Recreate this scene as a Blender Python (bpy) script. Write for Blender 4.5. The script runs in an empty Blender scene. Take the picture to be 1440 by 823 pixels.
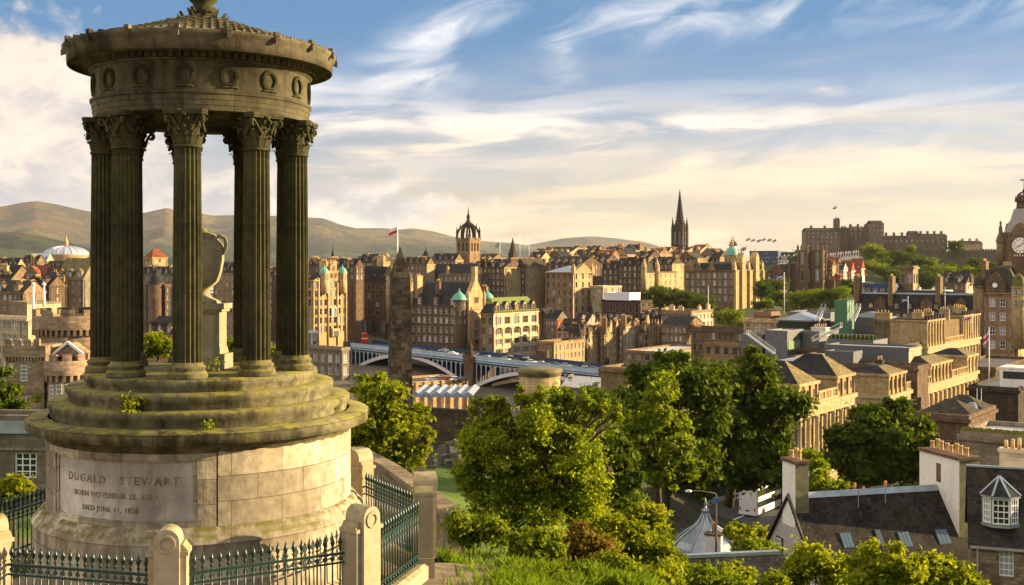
import bpy, math, random
import numpy as np
from mathutils import Vector, Matrix
R = math.radians; PI = math.pi; cos = math.cos; sin = math.sin
random.seed(7); RNG = np.random.default_rng(7)
S = bpy.context.scene
COL = S.collection
# ---------------------------------------------------------------- camera
FPX, CX, HY = 1620.0, 720.0, 372.0          # focal length and horizon of the photograph, in its own pixels
cd = bpy.data.cameras.new('camera'); cam = bpy.data.objects.new('camera', cd); COL.objects.link(cam)
cd.sensor_width = 36; cd.lens = 36 * FPX / 1440; cd.shift_y = -(411.5 - HY) / 1440
cd.clip_start = 0.3; cd.clip_end = 60000
cam.location = (0, 0, 0); cam.rotation_euler = (R(90), 0, 0); S.camera = cam
# ---------------------------------------------------------------- view
S.view_settings.view_transform = 'Standard'; S.view_settings.look = 'None'
S.view_settings.exposure = 1.62; S.view_settings.gamma = 1; S.view_settings.use_curve_mapping = False
S.cycles.max_bounces = 5; S.cycles.diffuse_bounces = 2; S.cycles.glossy_bounces = 2
S.cycles.transmission_bounces = 3; S.cycles.transparent_max_bounces = 6; S.cycles.volume_bounces = 0
S.cycles.caustics_reflective = False; S.cycles.caustics_refractive = False
S.cycles.use_denoising = True
SUN_AZ, SUN_EL = 81.0, 14.0                  # degrees right of the view direction, and up
# ---------------------------------------------------------------- node helper
class NT:
    def __init__(s, tree): s.t = tree; s.n = tree.nodes; s.l = tree.links
    def new(s, typ, **kw):
        n = s.n.new(typ)
        for k, v in kw.items(): setattr(n, k, v)
        return n
    def put(s, sock, v):
        if isinstance(v, bpy.types.NodeSocket): s.l.new(v, sock)
        elif v is not None:
            if hasattr(sock.default_value, '__len__') and not hasattr(v, '__len__'): v = [v] * len(sock.default_value)
            if hasattr(v, '__len__') and len(v) == 3 and len(sock.default_value) == 4: v = tuple(v) + (1,)
            sock.default_value = v
    def m(s, op, a, b=None, c=None, clamp=False):
        n = s.new('ShaderNodeMath', operation=op, use_clamp=clamp)
        s.put(n.inputs[0], a)
        if b is not None: s.put(n.inputs[1], b)
        if c is not None: s.put(n.inputs[2], c)
        return n.outputs[0]
    def mix(s, f, a, b, mode='MIX'):
        n = s.new('ShaderNodeMix', data_type='RGBA', blend_type=mode)
        s.put(n.inputs[0], f); s.put(n.inputs[6], a); s.put(n.inputs[7], b)
        return n.outputs[2]
    def ss(s, v, a, b, lo=0., hi=1.):
        n = s.new('ShaderNodeMapRange', interpolation_type='SMOOTHSTEP')
        for i, x in enumerate((v, a, b, lo, hi)): s.put(n.inputs[i], x)
        return n.outputs[0]
    def noise(s, vec, scale, detail=4., rough=.55, dist=0.):
        n = s.new('ShaderNodeTexNoise'); s.put(n.inputs['Vector'], vec)
        for k, v in (('Scale', scale), ('Detail', detail), ('Roughness', rough), ('Distortion', dist)): n.inputs[k].default_value = v
        return n.outputs[0]
    def comb(s, x, y, z=0.):
        n = s.new('ShaderNodeCombineXYZ')
        for i, v in enumerate((x, y, z)): s.put(n.inputs[i], v)
        return n.outputs[0]
    def sep(s, v):
        n = s.new('ShaderNodeSeparateXYZ'); s.put(n.inputs[0], v); return n.outputs
# ---------------------------------------------------------------- sky
W = bpy.data.worlds.new('World'); S.world = W; W.use_nodes = True
W.node_tree.nodes.clear(); n = NT(W.node_tree)
SKY_STRENGTH = 0.055
sky = n.new('ShaderNodeTexSky', sky_type='NISHITA', sun_disc=False)
sky.sun_elevation = R(SUN_EL); sky.sun_rotation = R(SUN_AZ); sky.altitude = 100
sky.air_density = 1.0; sky.dust_density = 1.2; sky.ozone_density = 1.6
d = n.sep(n.new('ShaderNodeTexCoord').outputs['Generated'])
az = n.m('MULTIPLY', n.m('ARCTAN2', d[0], d[1]), 180 / PI)        # degrees right of the view axis
el = n.m('MULTIPLY', n.m('ARCSINE', d[2]), 180 / PI)
def gauss(a0, e0, sa, se, rot=0.):
    da, de = n.m('SUBTRACT', az, a0), n.m('SUBTRACT', el, e0)
    c_, s_ = cos(R(rot)), sin(R(rot))
    u = n.m('ADD', n.m('MULTIPLY', da, c_), n.m('MULTIPLY', de, s_))
    v = n.m('SUBTRACT', n.m('MULTIPLY', de, c_), n.m('MULTIPLY', da, s_))
    q = n.m('ADD', n.m('POWER', n.m('ABSOLUTE', n.m('DIVIDE', u, sa)), 2.), n.m('POWER', n.m('ABSOLUTE', n.m('DIVIDE', v, se)), 2.))
    return n.m('POWER', 2.718, n.m('MULTIPLY', q, -1.))
def add(*a):
    r = a[0]
    for b in a[1:]: r = n.m('ADD', r, b)
    return r
K = .45 / SKY_STRENGTH
base = n.mix(1., sky.outputs[0], (0.66, 0.80, 1.10, 1), 'MULTIPLY')
base = n.mix(n.ss(el, 4.5, 12.5, 0, .85), base, (.072 * K, .205 * K, .39 * K, 1))
# warm veil low in the sky, stronger towards the sun
veil = n.m('MULTIPLY', n.ss(el, 11.5, 0.0), n.ss(az, -40, 24, .55, 1.))
base = n.mix(n.m('MULTIPLY', veil, .66), base, (0.70 * K, 0.50 * K, 0.30 * K, 1))
# streaky layer cloud
v1 = n.comb(n.m('MULTIPLY', az, .10), n.m('ADD', n.m('MULTIPLY', el, .62), n.m('MULTIPLY', az, -.012)), 3.1)
c1 = n.ss(n.noise(v1, 1.0, 7, .56, .5), .42, .64)
c1 = n.m('MULTIPLY', c1, add(n.ss(el, 10.2, 4.8, 0, .85), gauss(4, 6.5, 12, .9), n.m('MULTIPLY', gauss(-12, 8.2, 4, 1.3), .9)), clamp=True)
# wisps of cirrus rising to the right
v2r = n.comb(n.m('ADD', n.m('MULTIPLY', az, .16), n.m('MULTIPLY', el, .10)), n.m('SUBTRACT', n.m('MULTIPLY', el, .55), n.m('MULTIPLY', az, .16)), 7.7)
c2 = n.ss(n.noise(v2r, 0.95, 8, .54, .8), .36, .78)
m2 = add(gauss(-3.0, 11.6, 4.2, .9, 26), gauss(-5.3, 9.0, 3.0, 1.0, 4), gauss(9.5, 12.2, 6.5, 1.1, 6), n.m('MULTIPLY', gauss(20, 11.8, 6, .9, 0), .7),
         n.m('MULTIPLY', gauss(2.4, 10.8, .8, 2.2, 12), .6), n.m('MULTIPLY', gauss(15.5, 7.2, 3.2, .28, -4), .9), n.m('MULTIPLY', gauss(12, 5.2, 10, 1.2, 0), .9))
c2 = n.m('MULTIPLY', c2, n.m('MULTIPLY', m2, 1.25), clamp=True)
# heaped cloud at the left, and small heads along the hills
v3 = n.comb(n.m('MULTIPLY', az, .22), n.m('MULTIPLY', el, .36), 1.3)
f3 = n.noise(v3, 1.25, 8, .58, .25)
m3 = add(gauss(-25.5, 8.4, 5.6, 3.6, -12), n.m('MULTIPLY', gauss(-22, 4.4, 12, 2.4), .95), n.m('MULTIPLY', gauss(-9, 2.6, 7, 1.3), .8))
c3 = n.ss(n.m('ADD', f3, n.m('MULTIPLY', m3, .62)), .66, .88)
cumcol = n.mix(n.ss(f3, .36, .62), (0.42 * K, 0.41 * K, 0.44 * K, 1), (0.78 * K, 0.67 * K, 0.57 * K, 1))
warm = n.ss(el, 10.5, 2.)
streakcol = n.mix(warm, (0.80 * K, 0.79 * K, 0.79 * K, 1), (0.88 * K, 0.63 * K, 0.39 * K, 1))
# grey undersides of the layer cloud
c4 = n.ss(n.noise(n.comb(n.m('MULTIPLY', az, .075), n.m('MULTIPLY', el, .75), 11.), 1., 6, .55, .6), .50, .70)
c4 = n.m('MULTIPLY', c4, n.m('MULTIPLY', n.ss(el, 11.5, 5.5, 0, .75), n.ss(el, 0, 3.)))
cl = n.mix(c2, base, streakcol)
cl = n.mix(c1, cl, streakcol)
cl = n.mix(c4, cl, n.mix(n.ss(az, -15, 18), (0.44 * K, 0.455 * K, 0.50 * K, 1), (0.56 * K, 0.50 * K, 0.42 * K, 1)))
cl = n.mix(c3, cl, cumcol)
# bright broken cloud added over the unseen sky to fill the shadows
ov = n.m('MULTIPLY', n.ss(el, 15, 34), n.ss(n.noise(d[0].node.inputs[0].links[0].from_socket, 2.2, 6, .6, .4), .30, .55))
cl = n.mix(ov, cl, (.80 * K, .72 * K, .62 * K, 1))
# bright cloud added out of view opposite the sun, to lighten left-facing walls
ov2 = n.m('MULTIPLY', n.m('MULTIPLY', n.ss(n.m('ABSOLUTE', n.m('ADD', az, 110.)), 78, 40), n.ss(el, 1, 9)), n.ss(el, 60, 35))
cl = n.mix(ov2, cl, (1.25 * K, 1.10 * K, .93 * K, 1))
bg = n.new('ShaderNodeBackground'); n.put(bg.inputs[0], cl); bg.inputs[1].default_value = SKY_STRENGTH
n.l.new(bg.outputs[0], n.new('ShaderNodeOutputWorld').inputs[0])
# ---------------------------------------------------------------- sun
sl = bpy.data.lights.new('sun', 'SUN'); sl.energy = 5.0; sl.angle = R(0.55); sl.color = (1, .75, .41)
so = bpy.data.objects.new('sun', sl); COL.objects.link(so)
sd = Vector((sin(R(SUN_AZ)) * cos(R(SUN_EL)), cos(R(SUN_AZ)) * cos(R(SUN_EL)), sin(R(SUN_EL))))
so.rotation_euler = sd.to_track_quat('Z', 'Y').to_euler()

# ---------------------------------------------------------------- objects
def px(x, y, D): return Vector(((x - CX) / FPX * D, D, (HY - y) / FPX * D))   # a point of the place seen at (x, y), D metres ahead
def tag(o, label=None, cat=None, group=None, kind=None):
    for k, v in (('label', label), ('category', cat), ('group', group), ('kind', kind)):
        if v: o[k] = v
    return o
def thing(name, label, cat, loc=(0, 0, 0), rz=0., group=None):
    o = bpy.data.objects.new(name, None); COL.objects.link(o); o.empty_display_size = .1
    o.location = loc; o.rotation_euler = (0, 0, rz)
    return tag(o, label, cat, group)
def link(name, me, parent=None, loc=(0, 0, 0), rz=0., sc=None):
    o = bpy.data.objects.new(name, me); COL.objects.link(o)
    if parent: o.parent = parent
    o.location = loc; o.rotation_euler = (0, 0, rz)
    if sc: o.scale = sc
    return o
KIDS = {}
def dup(o, loc=None, rz=None, sc=None, parent=None, label=None):
    c = o.copy(); COL.objects.link(c)
    if parent: c.parent = parent
    for ch in list(o.children): dup(ch, parent=c)
    if loc is not None: c.location = loc
    if rz is not None: c.rotation_euler = (0, 0, rz)
    if sc is not None: c.scale = (sc, sc, sc) if not hasattr(sc, '__len__') else sc
    if label: c['label'] = label
    return c
class MB:
    """collects faces and links them as one mesh"""
    def __init__(s): s.v = []; s.f = []; s.mi = []; s.uv = []; s.sm = []
    def face(s, pts, m=0, uv=None, smooth=False):
        b = len(s.v); s.v += [tuple(p) for p in pts]; s.f.append(tuple(range(b, b + len(pts)))); s.mi.append(m); s.uv.append(uv); s.sm.append(smooth)
    def poly(s, vs, fs, m=0, smooth=False, uvs=None):
        b = len(s.v); s.v += [tuple(p) for p in vs]
        for i, f in enumerate(fs):
            s.f.append(tuple(b + k for k in f)); s.mi.append(m); s.uv.append(uvs[i] if uvs else None); s.sm.append(smooth)
    def box(s, x0, x1, y0, y1, z0, z1, m=0, bottom=True):
        v = [(x0, y0, z0), (x1, y0, z0), (x1, y1, z0), (x0, y1, z0), (x0, y0, z1), (x1, y0, z1), (x1, y1, z1), (x0, y1, z1)]
        f = [(0, 1, 5, 4), (1, 2, 6, 5), (2, 3, 7, 6), (3, 0, 4, 7), (4, 5, 6, 7)] + ([(3, 2, 1, 0)] if bottom else [])
        s.poly(v, f, m)
    def obox(s, c, ax, ay, az_, m=0):
        """box about c with half-axes"""
        c, ax, ay, az_ = map(Vector, (c, ax, ay, az_))
        v = [c + ax * i + ay * j + az_ * k for k in (-1, 1) for i, j in ((-1, -1), (1, -1), (1, 1), (-1, 1))]
        s.poly(v, [(0, 1, 5, 4), (1, 2, 6, 5), (2, 3, 7, 6), (3, 0, 4, 7), (4, 5, 6, 7), (3, 2, 1, 0)], m)
    def bar(s, a, b, w, h=None, m=0):
        a, b = Vector(a), Vector(b); d_ = b - a; L = d_.length
        if L < 1e-6: return
        d_ /= L; up = Vector((0, 0, 1)) if abs(d_.z) < .95 else Vector((1, 0, 0))
        x = d_.cross(up).normalized(); y = x.cross(d_)
        s.obox((a + b) / 2, x * w / 2, d_ * L / 2, y * (h or w) / 2, m)
    def lathe(s, prof, seg=24, a0=0., a1=2 * PI, c=(0, 0, 0), m=0, smooth=True, caps=True, rmod=None):
        full = abs(a1 - a0 - 2 * PI) < 1e-6; na = seg if full else seg + 1; b = len(s.v)
        for r, z in prof:
            for i in range(na):
                a = a0 + (a1 - a0) * i / seg; rr = r * (rmod(i) if rmod else 1)
                s.v.append((c[0] + rr * cos(a), c[1] + rr * sin(a), c[2] + z))
        vl = 0
        for j in range(len(prof) - 1):
            dv = math.hypot(prof[j + 1][0] - prof[j][0], prof[j + 1][1] - prof[j][1]); rm = max(prof[j][0], prof[j + 1][0])
            for i in range(seg):
                i2 = (i + 1) % na
                s.f.append((b + j * na + i, b + j * na + i2, b + (j + 1) * na + i2, b + (j + 1) * na + i)); s.mi.append(m); s.sm.append(smooth)
                u0, u1 = (a0 + (a1 - a0) * i / seg) * rm, (a0 + (a1 - a0) * (i + 1) / seg) * rm
                s.uv.append(((u0, vl), (u1, vl), (u1, vl + dv), (u0, vl + dv)))
            vl += dv
        if full and caps:
            s.f.append(tuple(b + i for i in reversed(range(na)))); s.f.append(tuple(b + (len(prof) - 1) * na + i for i in range(na)))
            s.mi += [m, m]; s.sm += [False, False]; s.uv += [None, None]
    def cyl(s, c, r, z0, z1, seg=12, r1=None, m=0, smooth=True): s.lathe([(r, z0), (r if r1 is None else r1, z1)], seg, c=c, m=m, smooth=smooth)
    def tube(s, pts, rad, seg=6, m=0):
        pts = [Vector(p) for p in pts]; b = len(s.v); up = None
        for i, p in enumerate(pts):
            d_ = (pts[min(i + 1, len(pts) - 1)] - pts[max(i - 1, 0)]).normalized()
            if up is None: up = Vector((0, 0, 1)) if abs(d_.z) < .9 else Vector((1, 0, 0))
            x = d_.cross(up).normalized(); y = x.cross(d_); up = y
            r = rad[i] if hasattr(rad, '__len__') else rad
            for k in range(seg): s.v.append(tuple(p + (x * cos(2 * PI * k / seg) + y * sin(2 * PI * k / seg)) * r))
        for i in range(len(pts) - 1):
            for k in range(seg):
                s.f.append((b + i * seg + k, b + i * seg + (k + 1) % seg, b + (i + 1) * seg + (k + 1) % seg, b + (i + 1) * seg + k)); s.mi.append(m); s.sm.append(True); s.uv.append(None)
        s.f += [tuple(b + k for k in reversed(range(seg))), tuple(b + (len(pts) - 1) * seg + k for k in range(seg))]; s.mi += [m, m]; s.sm += [False] * 2; s.uv += [None] * 2
    def ext(s, pl, d0, d1, axis='y', m=0):
        """polygon pl (a, b) pushed along an axis from d0 to d1"""
        f = {'y': lambda a, b, t: (a, t, b), 'x': lambda a, b, t: (t, a, b), 'z': lambda a, b, t: (a, b, t)}[axis]
        k = len(pl); v = [f(a, b, d0) for a, b in pl] + [f(a, b, d1) for a, b in pl]
        fs = [tuple(range(k)), tuple(reversed(range(k, 2 * k)))] + [(i, i + k, (i + 1) % k + k, (i + 1) % k) for i in range(k)]
        s.poly(v, fs, m)
    def xf(s, M, start=0):
        for i in range(start, len(s.v)): s.v[i] = tuple(M @ Vector(s.v[i]))
    def mesh(s, name, mats):
        me = bpy.data.meshes.new(name); me.from_pydata(s.v, [], s.f)
        for mt in (mats if isinstance(mats, (list, tuple)) else [mats]): me.materials.append(mt)
        me.polygons.foreach_set('material_index', s.mi); me.polygons.foreach_set('use_smooth', s.sm)
        uvl = me.uv_layers.new(name='UVMap'); buf = []
        for f, uv in zip(s.f, s.uv):
            if uv: buf += [c for p in uv for c in p]; continue
            p0, p1, p2 = (s.v[f[0]], s.v[f[1]], s.v[f[2]])
            nx = ny = nz = 0.
            for k in range(len(f)):
                a, b = s.v[f[k]], s.v[f[(k + 1) % len(f)]]
                nx += (a[1] - b[1]) * (a[2] + b[2]); ny += (a[2] - b[2]) * (a[0] + b[0]); nz += (a[0] - b[0]) * (a[1] + b[1])
            h = math.hypot(nx, ny); l = math.sqrt(h * h + nz * nz) or 1.
            if h / l < .15:
                for k in f: buf += [s.v[k][0], s.v[k][1]]
            else:
                tx, ty = -ny / h, nx / h; k_ = l / h
                for k in f: q = s.v[k]; buf += [q[0] * tx + q[1] * ty, q[2] * k_]
        uvl.data.foreach_set('uv', buf); me.update()
        return me
    def build(s, name, mats, parent=None, loc=(0, 0, 0), rz=0.): return link(name, s.mesh(name, mats), parent, loc, rz)

# ---------------------------------------------------------------- materials
MATS = {}
def mat(name, f):
    if name in MATS: return MATS[name]
    m = bpy.data.materials.new(name); m.use_nodes = True; m.node_tree.nodes.clear(); t = NT(m.node_tree)
    b = t.new('ShaderNodeBsdfPrincipled'); o = t.new('ShaderNodeOutputMaterial'); t.l.new(b.outputs[0], o.inputs[0])
    b.inputs['Roughness'].default_value = .85; b.inputs['Specular IOR Level'].default_value = .25
    f(t, b, o); MATS[name] = m; return m
def plain(name, col, rough=.7, metal=0., var=.12, spec=.3, scale=1.5):
    def f(t, b, o):
        p = t.new('ShaderNodeTexCoord').outputs['Object']
        k = t.ss(t.noise(p, scale, 5), .3, .7)
        t.put(b.inputs['Base Color'], t.mix(k, tuple(c * (1 - var) for c in col) + (1,), tuple(min(1, c * (1 + var)) for c in col) + (1,)))
        b.inputs['Roughness'].default_value = rough; b.inputs['Metallic'].default_value = metal; b.inputs['Specular IOR Level'].default_value = spec
    return mat(name, f)
def bump(t, b, h, strength=.4, dist=.02):
    n_ = t.new('ShaderNodeBump'); n_.inputs['Strength'].default_value = strength; n_.inputs['Distance'].default_value = dist
    t.put(n_.inputs['Height'], h); t.put(b.inputs['Normal'], n_.outputs[0])
def ashlar(name, c1, c2, stain, bw=.7, bh=.32, vary=.25, mort=.012, mortcol=.55, moss=None, stain_amt=.6, objvar=.22, bstr=.5, sharp=.15, fine=.28):
    """coursed stone: block to block colour, blotches of soot, optional moss on ledges"""
    def f(t, b, o):
        tc = t.new('ShaderNodeTexCoord'); p = tc.outputs['Object']; g = t.new('ShaderNodeNewGeometry')
        br = t.new('ShaderNodeTexBrick'); t.put(br.inputs['Vector'], tc.outputs['UV'])
        br.inputs['Scale'].default_value = 1.; br.inputs['Mortar Size'].default_value = mort; br.inputs['Brick Width'].default_value = bw; br.inputs['Row Height'].default_value = bh
        br.inputs['Color1'].default_value = (1 - vary,) * 3 + (1,); br.inputs['Color2'].default_value = (1 + vary * .5,) * 3 + (1,); br.inputs['Mortar'].default_value = (mortcol,) * 3 + (1,); br.inputs['Mortar Smooth'].default_value = .3
        nb = t.noise(p, .45, 6, .6); nf = t.noise(p, 5., 5, .6)
        c = t.mix(t.ss(nb, .35, .65), tuple(c1) + (1,), tuple(c2) + (1,))
        c = t.mix(1., c, br.outputs['Color'], 'MULTIPLY')
        pz = t.new('ShaderNodeMapping'); t.put(pz.inputs[0], p); pz.inputs['Scale'].default_value = (1.2, 1.2, .22)
        st = t.ss(t.noise(pz.outputs[0], .8, 7, .68), .57 - sharp, .57 + sharp)
        c = t.mix(t.m('MULTIPLY', st, stain_amt), c, tuple(stain) + (1,))
        c = t.mix(t.ss(nf, .3, .75, .0, fine), c, tuple(x * .35 for x in stain) + (1,))
        if objvar:
            rn = t.new('ShaderNodeObjectInfo').outputs['Random']
            hs = t.new('ShaderNodeHueSaturation'); t.put(hs.inputs['Value'], t.m('MULTIPLY_ADD', rn, objvar * 2, 1 - objvar)); t.put(hs.inputs['Hue'], t.m('MULTIPLY_ADD', rn, -.016, .508)); t.put(hs.inputs['Color'], c); c = hs.outputs[0]
        if moss:
            up = t.sep(g.outputs['Normal'])[2]
            mk = t.m('MULTIPLY', t.ss(up, .15, .9), t.ss(t.noise(p, 3.1, 9, .74), .44, .56))
            mk = t.m('MAXIMUM', mk, t.m('MULTIPLY', t.ss(t.noise(p, .9, 6, .6), .46, .70), moss[1]))
            c = t.mix(mk, c, tuple(moss[0]) + (1,))
        t.put(b.inputs['Base Color'], c)
        bump(t, b, t.m('ADD', t.m('MULTIPLY', br.outputs['Fac'], -.7), t.m('MULTIPLY', nf, .6)), bstr, .03)
        b.inputs['Roughness'].default_value = .92; b.inputs['Specular IOR Level'].default_value = .15
    return mat(name, f)
def slate(name, c1, c2, row=.25, lich=None):
    def f(t, b, o):
        tc = t.new('ShaderNodeTexCoord')
        br = t.new('ShaderNodeTexBrick'); t.put(br.inputs['Vector'], tc.outputs['UV']); br.inputs['Scale'].default_value = 1.
        br.inputs['Brick Width'].default_value = row * 1.1; br.inputs['Row Height'].default_value = row; br.inputs['Mortar Size'].default_value = row * .06
        br.inputs['Color1'].default_value = (.55,) * 3 + (1,); br.inputs['Color2'].default_value = (1.45,) * 3 + (1,); br.inputs['Mortar'].default_value = (.4,) * 3 + (1,)
        nb = t.noise(tc.outputs['Object'], .5, 6, .62)
        c = t.mix(t.ss(nb, .35, .65), tuple(c1) + (1,), tuple(c2) + (1,)); c = t.mix(1., c, br.outputs['Color'], 'MULTIPLY')
        if lich: c = t.mix(t.ss(t.noise(tc.outputs['Object'], .8, 7, .68), .48, .7, 0, .8), c, tuple(lich) + (1,))
        t.put(b.inputs['Base Color'], c); bump(t, b, br.outputs['Fac'], -.5, .015)
        b.inputs['Roughness'].default_value = .75; b.inputs['Specular IOR Level'].default_value = .12
    return mat(name, f)
def leafmat(name, c1, c2, trans=.45, tcol=None):
    def f(t, b, o):
        g = t.new('ShaderNodeNewGeometry'); p = t.new('ShaderNodeTexCoord').outputs['Object']
        k = t.m('ADD', t.m('MULTIPLY', g.outputs['Random Per Island'], .55), t.m('MULTIPLY', t.ss(t.noise(p, .7, 4), .35, .65), .45))
        c = t.mix(k, tuple(c1) + (1,), tuple(c2) + (1,))
        df = t.new('ShaderNodeBsdfDiffuse'); tr = t.new('ShaderNodeBsdfTranslucent'); t.put(df.inputs[0], c)
        t.put(tr.inputs[0], t.mix(1., c, tuple(tcol or (1.5, 1.5, .5)) + (1,), 'MULTIPLY'))
        gl = t.new('ShaderNodeBsdfGlossy'); gl.inputs['Roughness'].default_value = .6; gl.inputs[0].default_value = (.6, .7, .3, 1)
        mx = t.new('ShaderNodeMixShader'); mx.inputs[0].default_value = trans; t.l.new(df.outputs[0], mx.inputs[1]); t.l.new(tr.outputs[0], mx.inputs[2])
        m2 = t.new('ShaderNodeMixShader'); m2.inputs[0].default_value = .025; t.l.new(mx.outputs[0], m2.inputs[1]); t.l.new(gl.outputs[0], m2.inputs[2])
        t.l.new(m2.outputs[0], o.inputs[0])
    return mat(name, f)
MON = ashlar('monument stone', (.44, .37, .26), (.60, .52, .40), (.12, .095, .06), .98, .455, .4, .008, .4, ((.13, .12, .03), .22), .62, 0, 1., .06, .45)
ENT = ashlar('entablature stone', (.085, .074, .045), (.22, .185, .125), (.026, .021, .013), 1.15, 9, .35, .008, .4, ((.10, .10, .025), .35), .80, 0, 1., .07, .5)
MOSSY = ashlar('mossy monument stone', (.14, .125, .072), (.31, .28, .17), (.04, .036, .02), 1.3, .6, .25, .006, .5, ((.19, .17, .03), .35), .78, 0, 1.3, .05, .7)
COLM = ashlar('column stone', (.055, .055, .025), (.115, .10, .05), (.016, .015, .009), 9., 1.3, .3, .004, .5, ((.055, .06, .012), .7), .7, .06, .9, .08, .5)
PIER = ashlar('pier stone', (.38, .32, .21), (.46, .40, .28), (.20, .16, .09), 9, 9, .1, .0, 1, ((.2, .19, .06), .05), .4, .08)
SLAB = ashlar('plaque stone', (.36, .33, .29), (.66, .62, .56), (.16, .135, .11), 99, 99, .0, 0, 1, None, .8, 0, .25)
IRON = plain('painted iron', (.006, .030, .026), .38, 0, .3, .5)
SAND = ashlar('golden sandstone', (.44, .305, .145), (.55, .40, .21), (.16, .10, .045), .8, .35, .22, .014, .6)  # doubles as the painted sunlit tone on right walls of darker buildings
BROWN = ashlar('brown sandstone', (.215, .145, .08), (.30, .205, .115), (.06, .04, .023), .8, .35, .22, .014, .55)  # kept dark so walls turned from the sun carry shade in their colour
SOOT_SHADE = ashlar('sooty shaded sandstone', (.115, .076, .046), (.175, .118, .072), (.034, .023, .015), .8, .35, .22, .014, .5)  # real soot, with shade of the viewer-facing walls put into the colour
GREYST = ashlar('grey stone', (.20, .165, .12), (.28, .235, .175), (.07, .057, .045), .8, .35, .22, .014, .6)
PALE = ashlar('pale sandstone', (.50, .40, .26), (.58, .48, .33), (.28, .20, .12), .9, .4, .12, .01, .75)
RUBBLE = ashlar('rubble stone', (.19, .145, .09), (.33, .26, .165), (.07, .055, .036), .42, .24, .45, .03, .7)
BLACK = ashlar('blackened stone', (.055, .040, .030), (.10, .075, .055), (.018, .013, .011), .8, .35, .25, .014, .5)
HARL = ashlar('white harling', (.76, .74, .71), (.84, .81, .77), (.42, .38, .34), 99, 99, 0, 0, 1, None, .35, 0, .3)
PINK = ashlar('pink harling', (.52, .31, .22), (.58, .36, .26), (.3, .2, .14), 99, 99, 0, 0, 1, None, .3, 0, .2)
REDB = ashlar('red brick', (.34, .09, .035), (.42, .13, .05), (.18, .06, .03), .4, .12, .25, .02, .8)
SLATE = slate('dark slate', (.020, .020, .023), (.036, .034, .034))
SLATEW = slate('brown slate', (.036, .030, .024), (.06, .048, .034), .25, (.10, .085, .035))
SLATEG = slate('mossy slate', (.09, .085, .03), (.13, .12, .035), .3, (.16, .16, .03))
SLATEO = slate('ochre slate', (.14, .11, .05), (.20, .155, .075), .3, (.2, .16, .05))
SLATER = slate('red tile', (.16, .045, .025), (.22, .07, .035))
GREYSL = plain('grey slates', (.25, .24, .245), .6, 0, .2, .3, 2)
LEAD = plain('lead sheet', (.30, .34, .39), .38, .55, .18, .5, .8)
VERDI = plain('verdigris copper', (.13, .34, .27), .6, .1, .22)
WHITE = plain('white paint', (.78, .78, .76), .5, 0, .05)
DARKMET = plain('dark metal', (.03, .03, .033), .45, .3, .2)
ZINC = plain('grey zinc cladding', (.115, .12, .13), .42, .35, .1, .5, .5)
FLATROOF = plain('pale flat roof', (.48, .46, .44), .55, 0, .15, .3, .4)
DARKROOF = plain('dark flat roof', (.08, .08, .085), .7, 0, .3, .3, .4)
ASPH = plain('asphalt', (.05, .05, .052), .8, 0, .2, .3, .6)
POT = plain('clay pot', (.52, .33, .16), .8, 0, .25)
BLUEP = plain('pale blue paint', (.36, .47, .58), .5, 0, .12, .3, .3)
NAVY = plain('dark blue paint', (.03, .06, .15), .5, 0, .15)
BARK = plain('bark', (.085, .062, .042), .95, 0, .4, .1, 6)
def _glass(t, b, o):
    rn = t.new('ShaderNodeObjectInfo').outputs['Random']
    t.put(b.inputs['Base Color'], t.mix(t.ss(rn, .45, .95), (.012, .013, .016, 1), (.33, .35, .38, 1)))  # paler panes have reflections painted into their base colour
    b.inputs['Roughness'].default_value = .08; b.inputs['Specular IOR Level'].default_value = .7
GLASS = mat('window glass', _glass)
# ================================================================ THE MONUMENT
MX, MY, MG = -6.3, 23.5, -6.5
def zz(z): return z - MG
MON_T = thing('monument', 'round stone temple monument with fluted columns and a domed tile roof on a stepped drum', 'monument', (MX, MY, MG), R(-75))
# drum: plinth, moulding, wall, big cornice, three steps, floor
mb = MB(); mb.lathe([(3.34, zz(-6.52)), (3.34, zz(-6.1)), (3.24, zz(-6.05)), (3.22, zz(-5.0)), (3.24, zz(-4.97))], 128, m=0, caps=False)
mb.lathe([(3.24, zz(-4.97)), (3.235, zz(-4.93)), (3.16, zz(-4.85)), (3.12, zz(-4.83)), (3.11, zz(-4.78)), (3.05, zz(-4.72)), (2.985, zz(-4.70))], 128, caps=False)
mb.build('plinth', MON, MON_T)
A0, A1 = R(-70), R(5)                       # the plaque recess, in degrees right of the viewer
mb = MB()
mb.lathe([(2.98, zz(-4.72)), (2.98, zz(-3.36))], 120, A1, A0 + 2 * PI)
mb.lathe([(2.90, zz(-4.72)), (2.90, zz(-3.36))], 40, A0, A1)
for a in (A0, A1):
    mb.face([(2.98 * cos(a), 2.98 * sin(a), zz(-4.72)), (2.8 * cos(a), 2.8 * sin(a), zz(-4.72)), (2.8 * cos(a), 2.8 * sin(a), zz(-3.36)), (2.98 * cos(a), 2.98 * sin(a), zz(-3.36))])
mb.build('drum_wall', MON, MON_T)
mb = MB()                                   # frame and slab of the plaque
def arcbox(mb, a0, a1, r0, r1, z0, z1, m=0, seg=24):
    seg = max(1, int(seg * (a1 - a0) / R(75)) or 1)
    mb.lathe([(r0, z0), (r1, z0), (r1, z1), (r0, z1)], seg, a0, a1, smooth=False, m=m)
    for a in (a0, a1): mb.face([(r * cos(a), r * sin(a), z) for r, z in ((r0, z0), (r1, z0), (r1, z1), (r0, z1))][::(1 if a == a1 else -1)], m)
arcbox(mb, A0 + .01, A1 - .01, 2.85, 2.995, zz(-3.50), zz(-3.38)); arcbox(mb, A0 + .01, A1 - .01, 2.85, 2.99, zz(-4.71), zz(-4.63))
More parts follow.
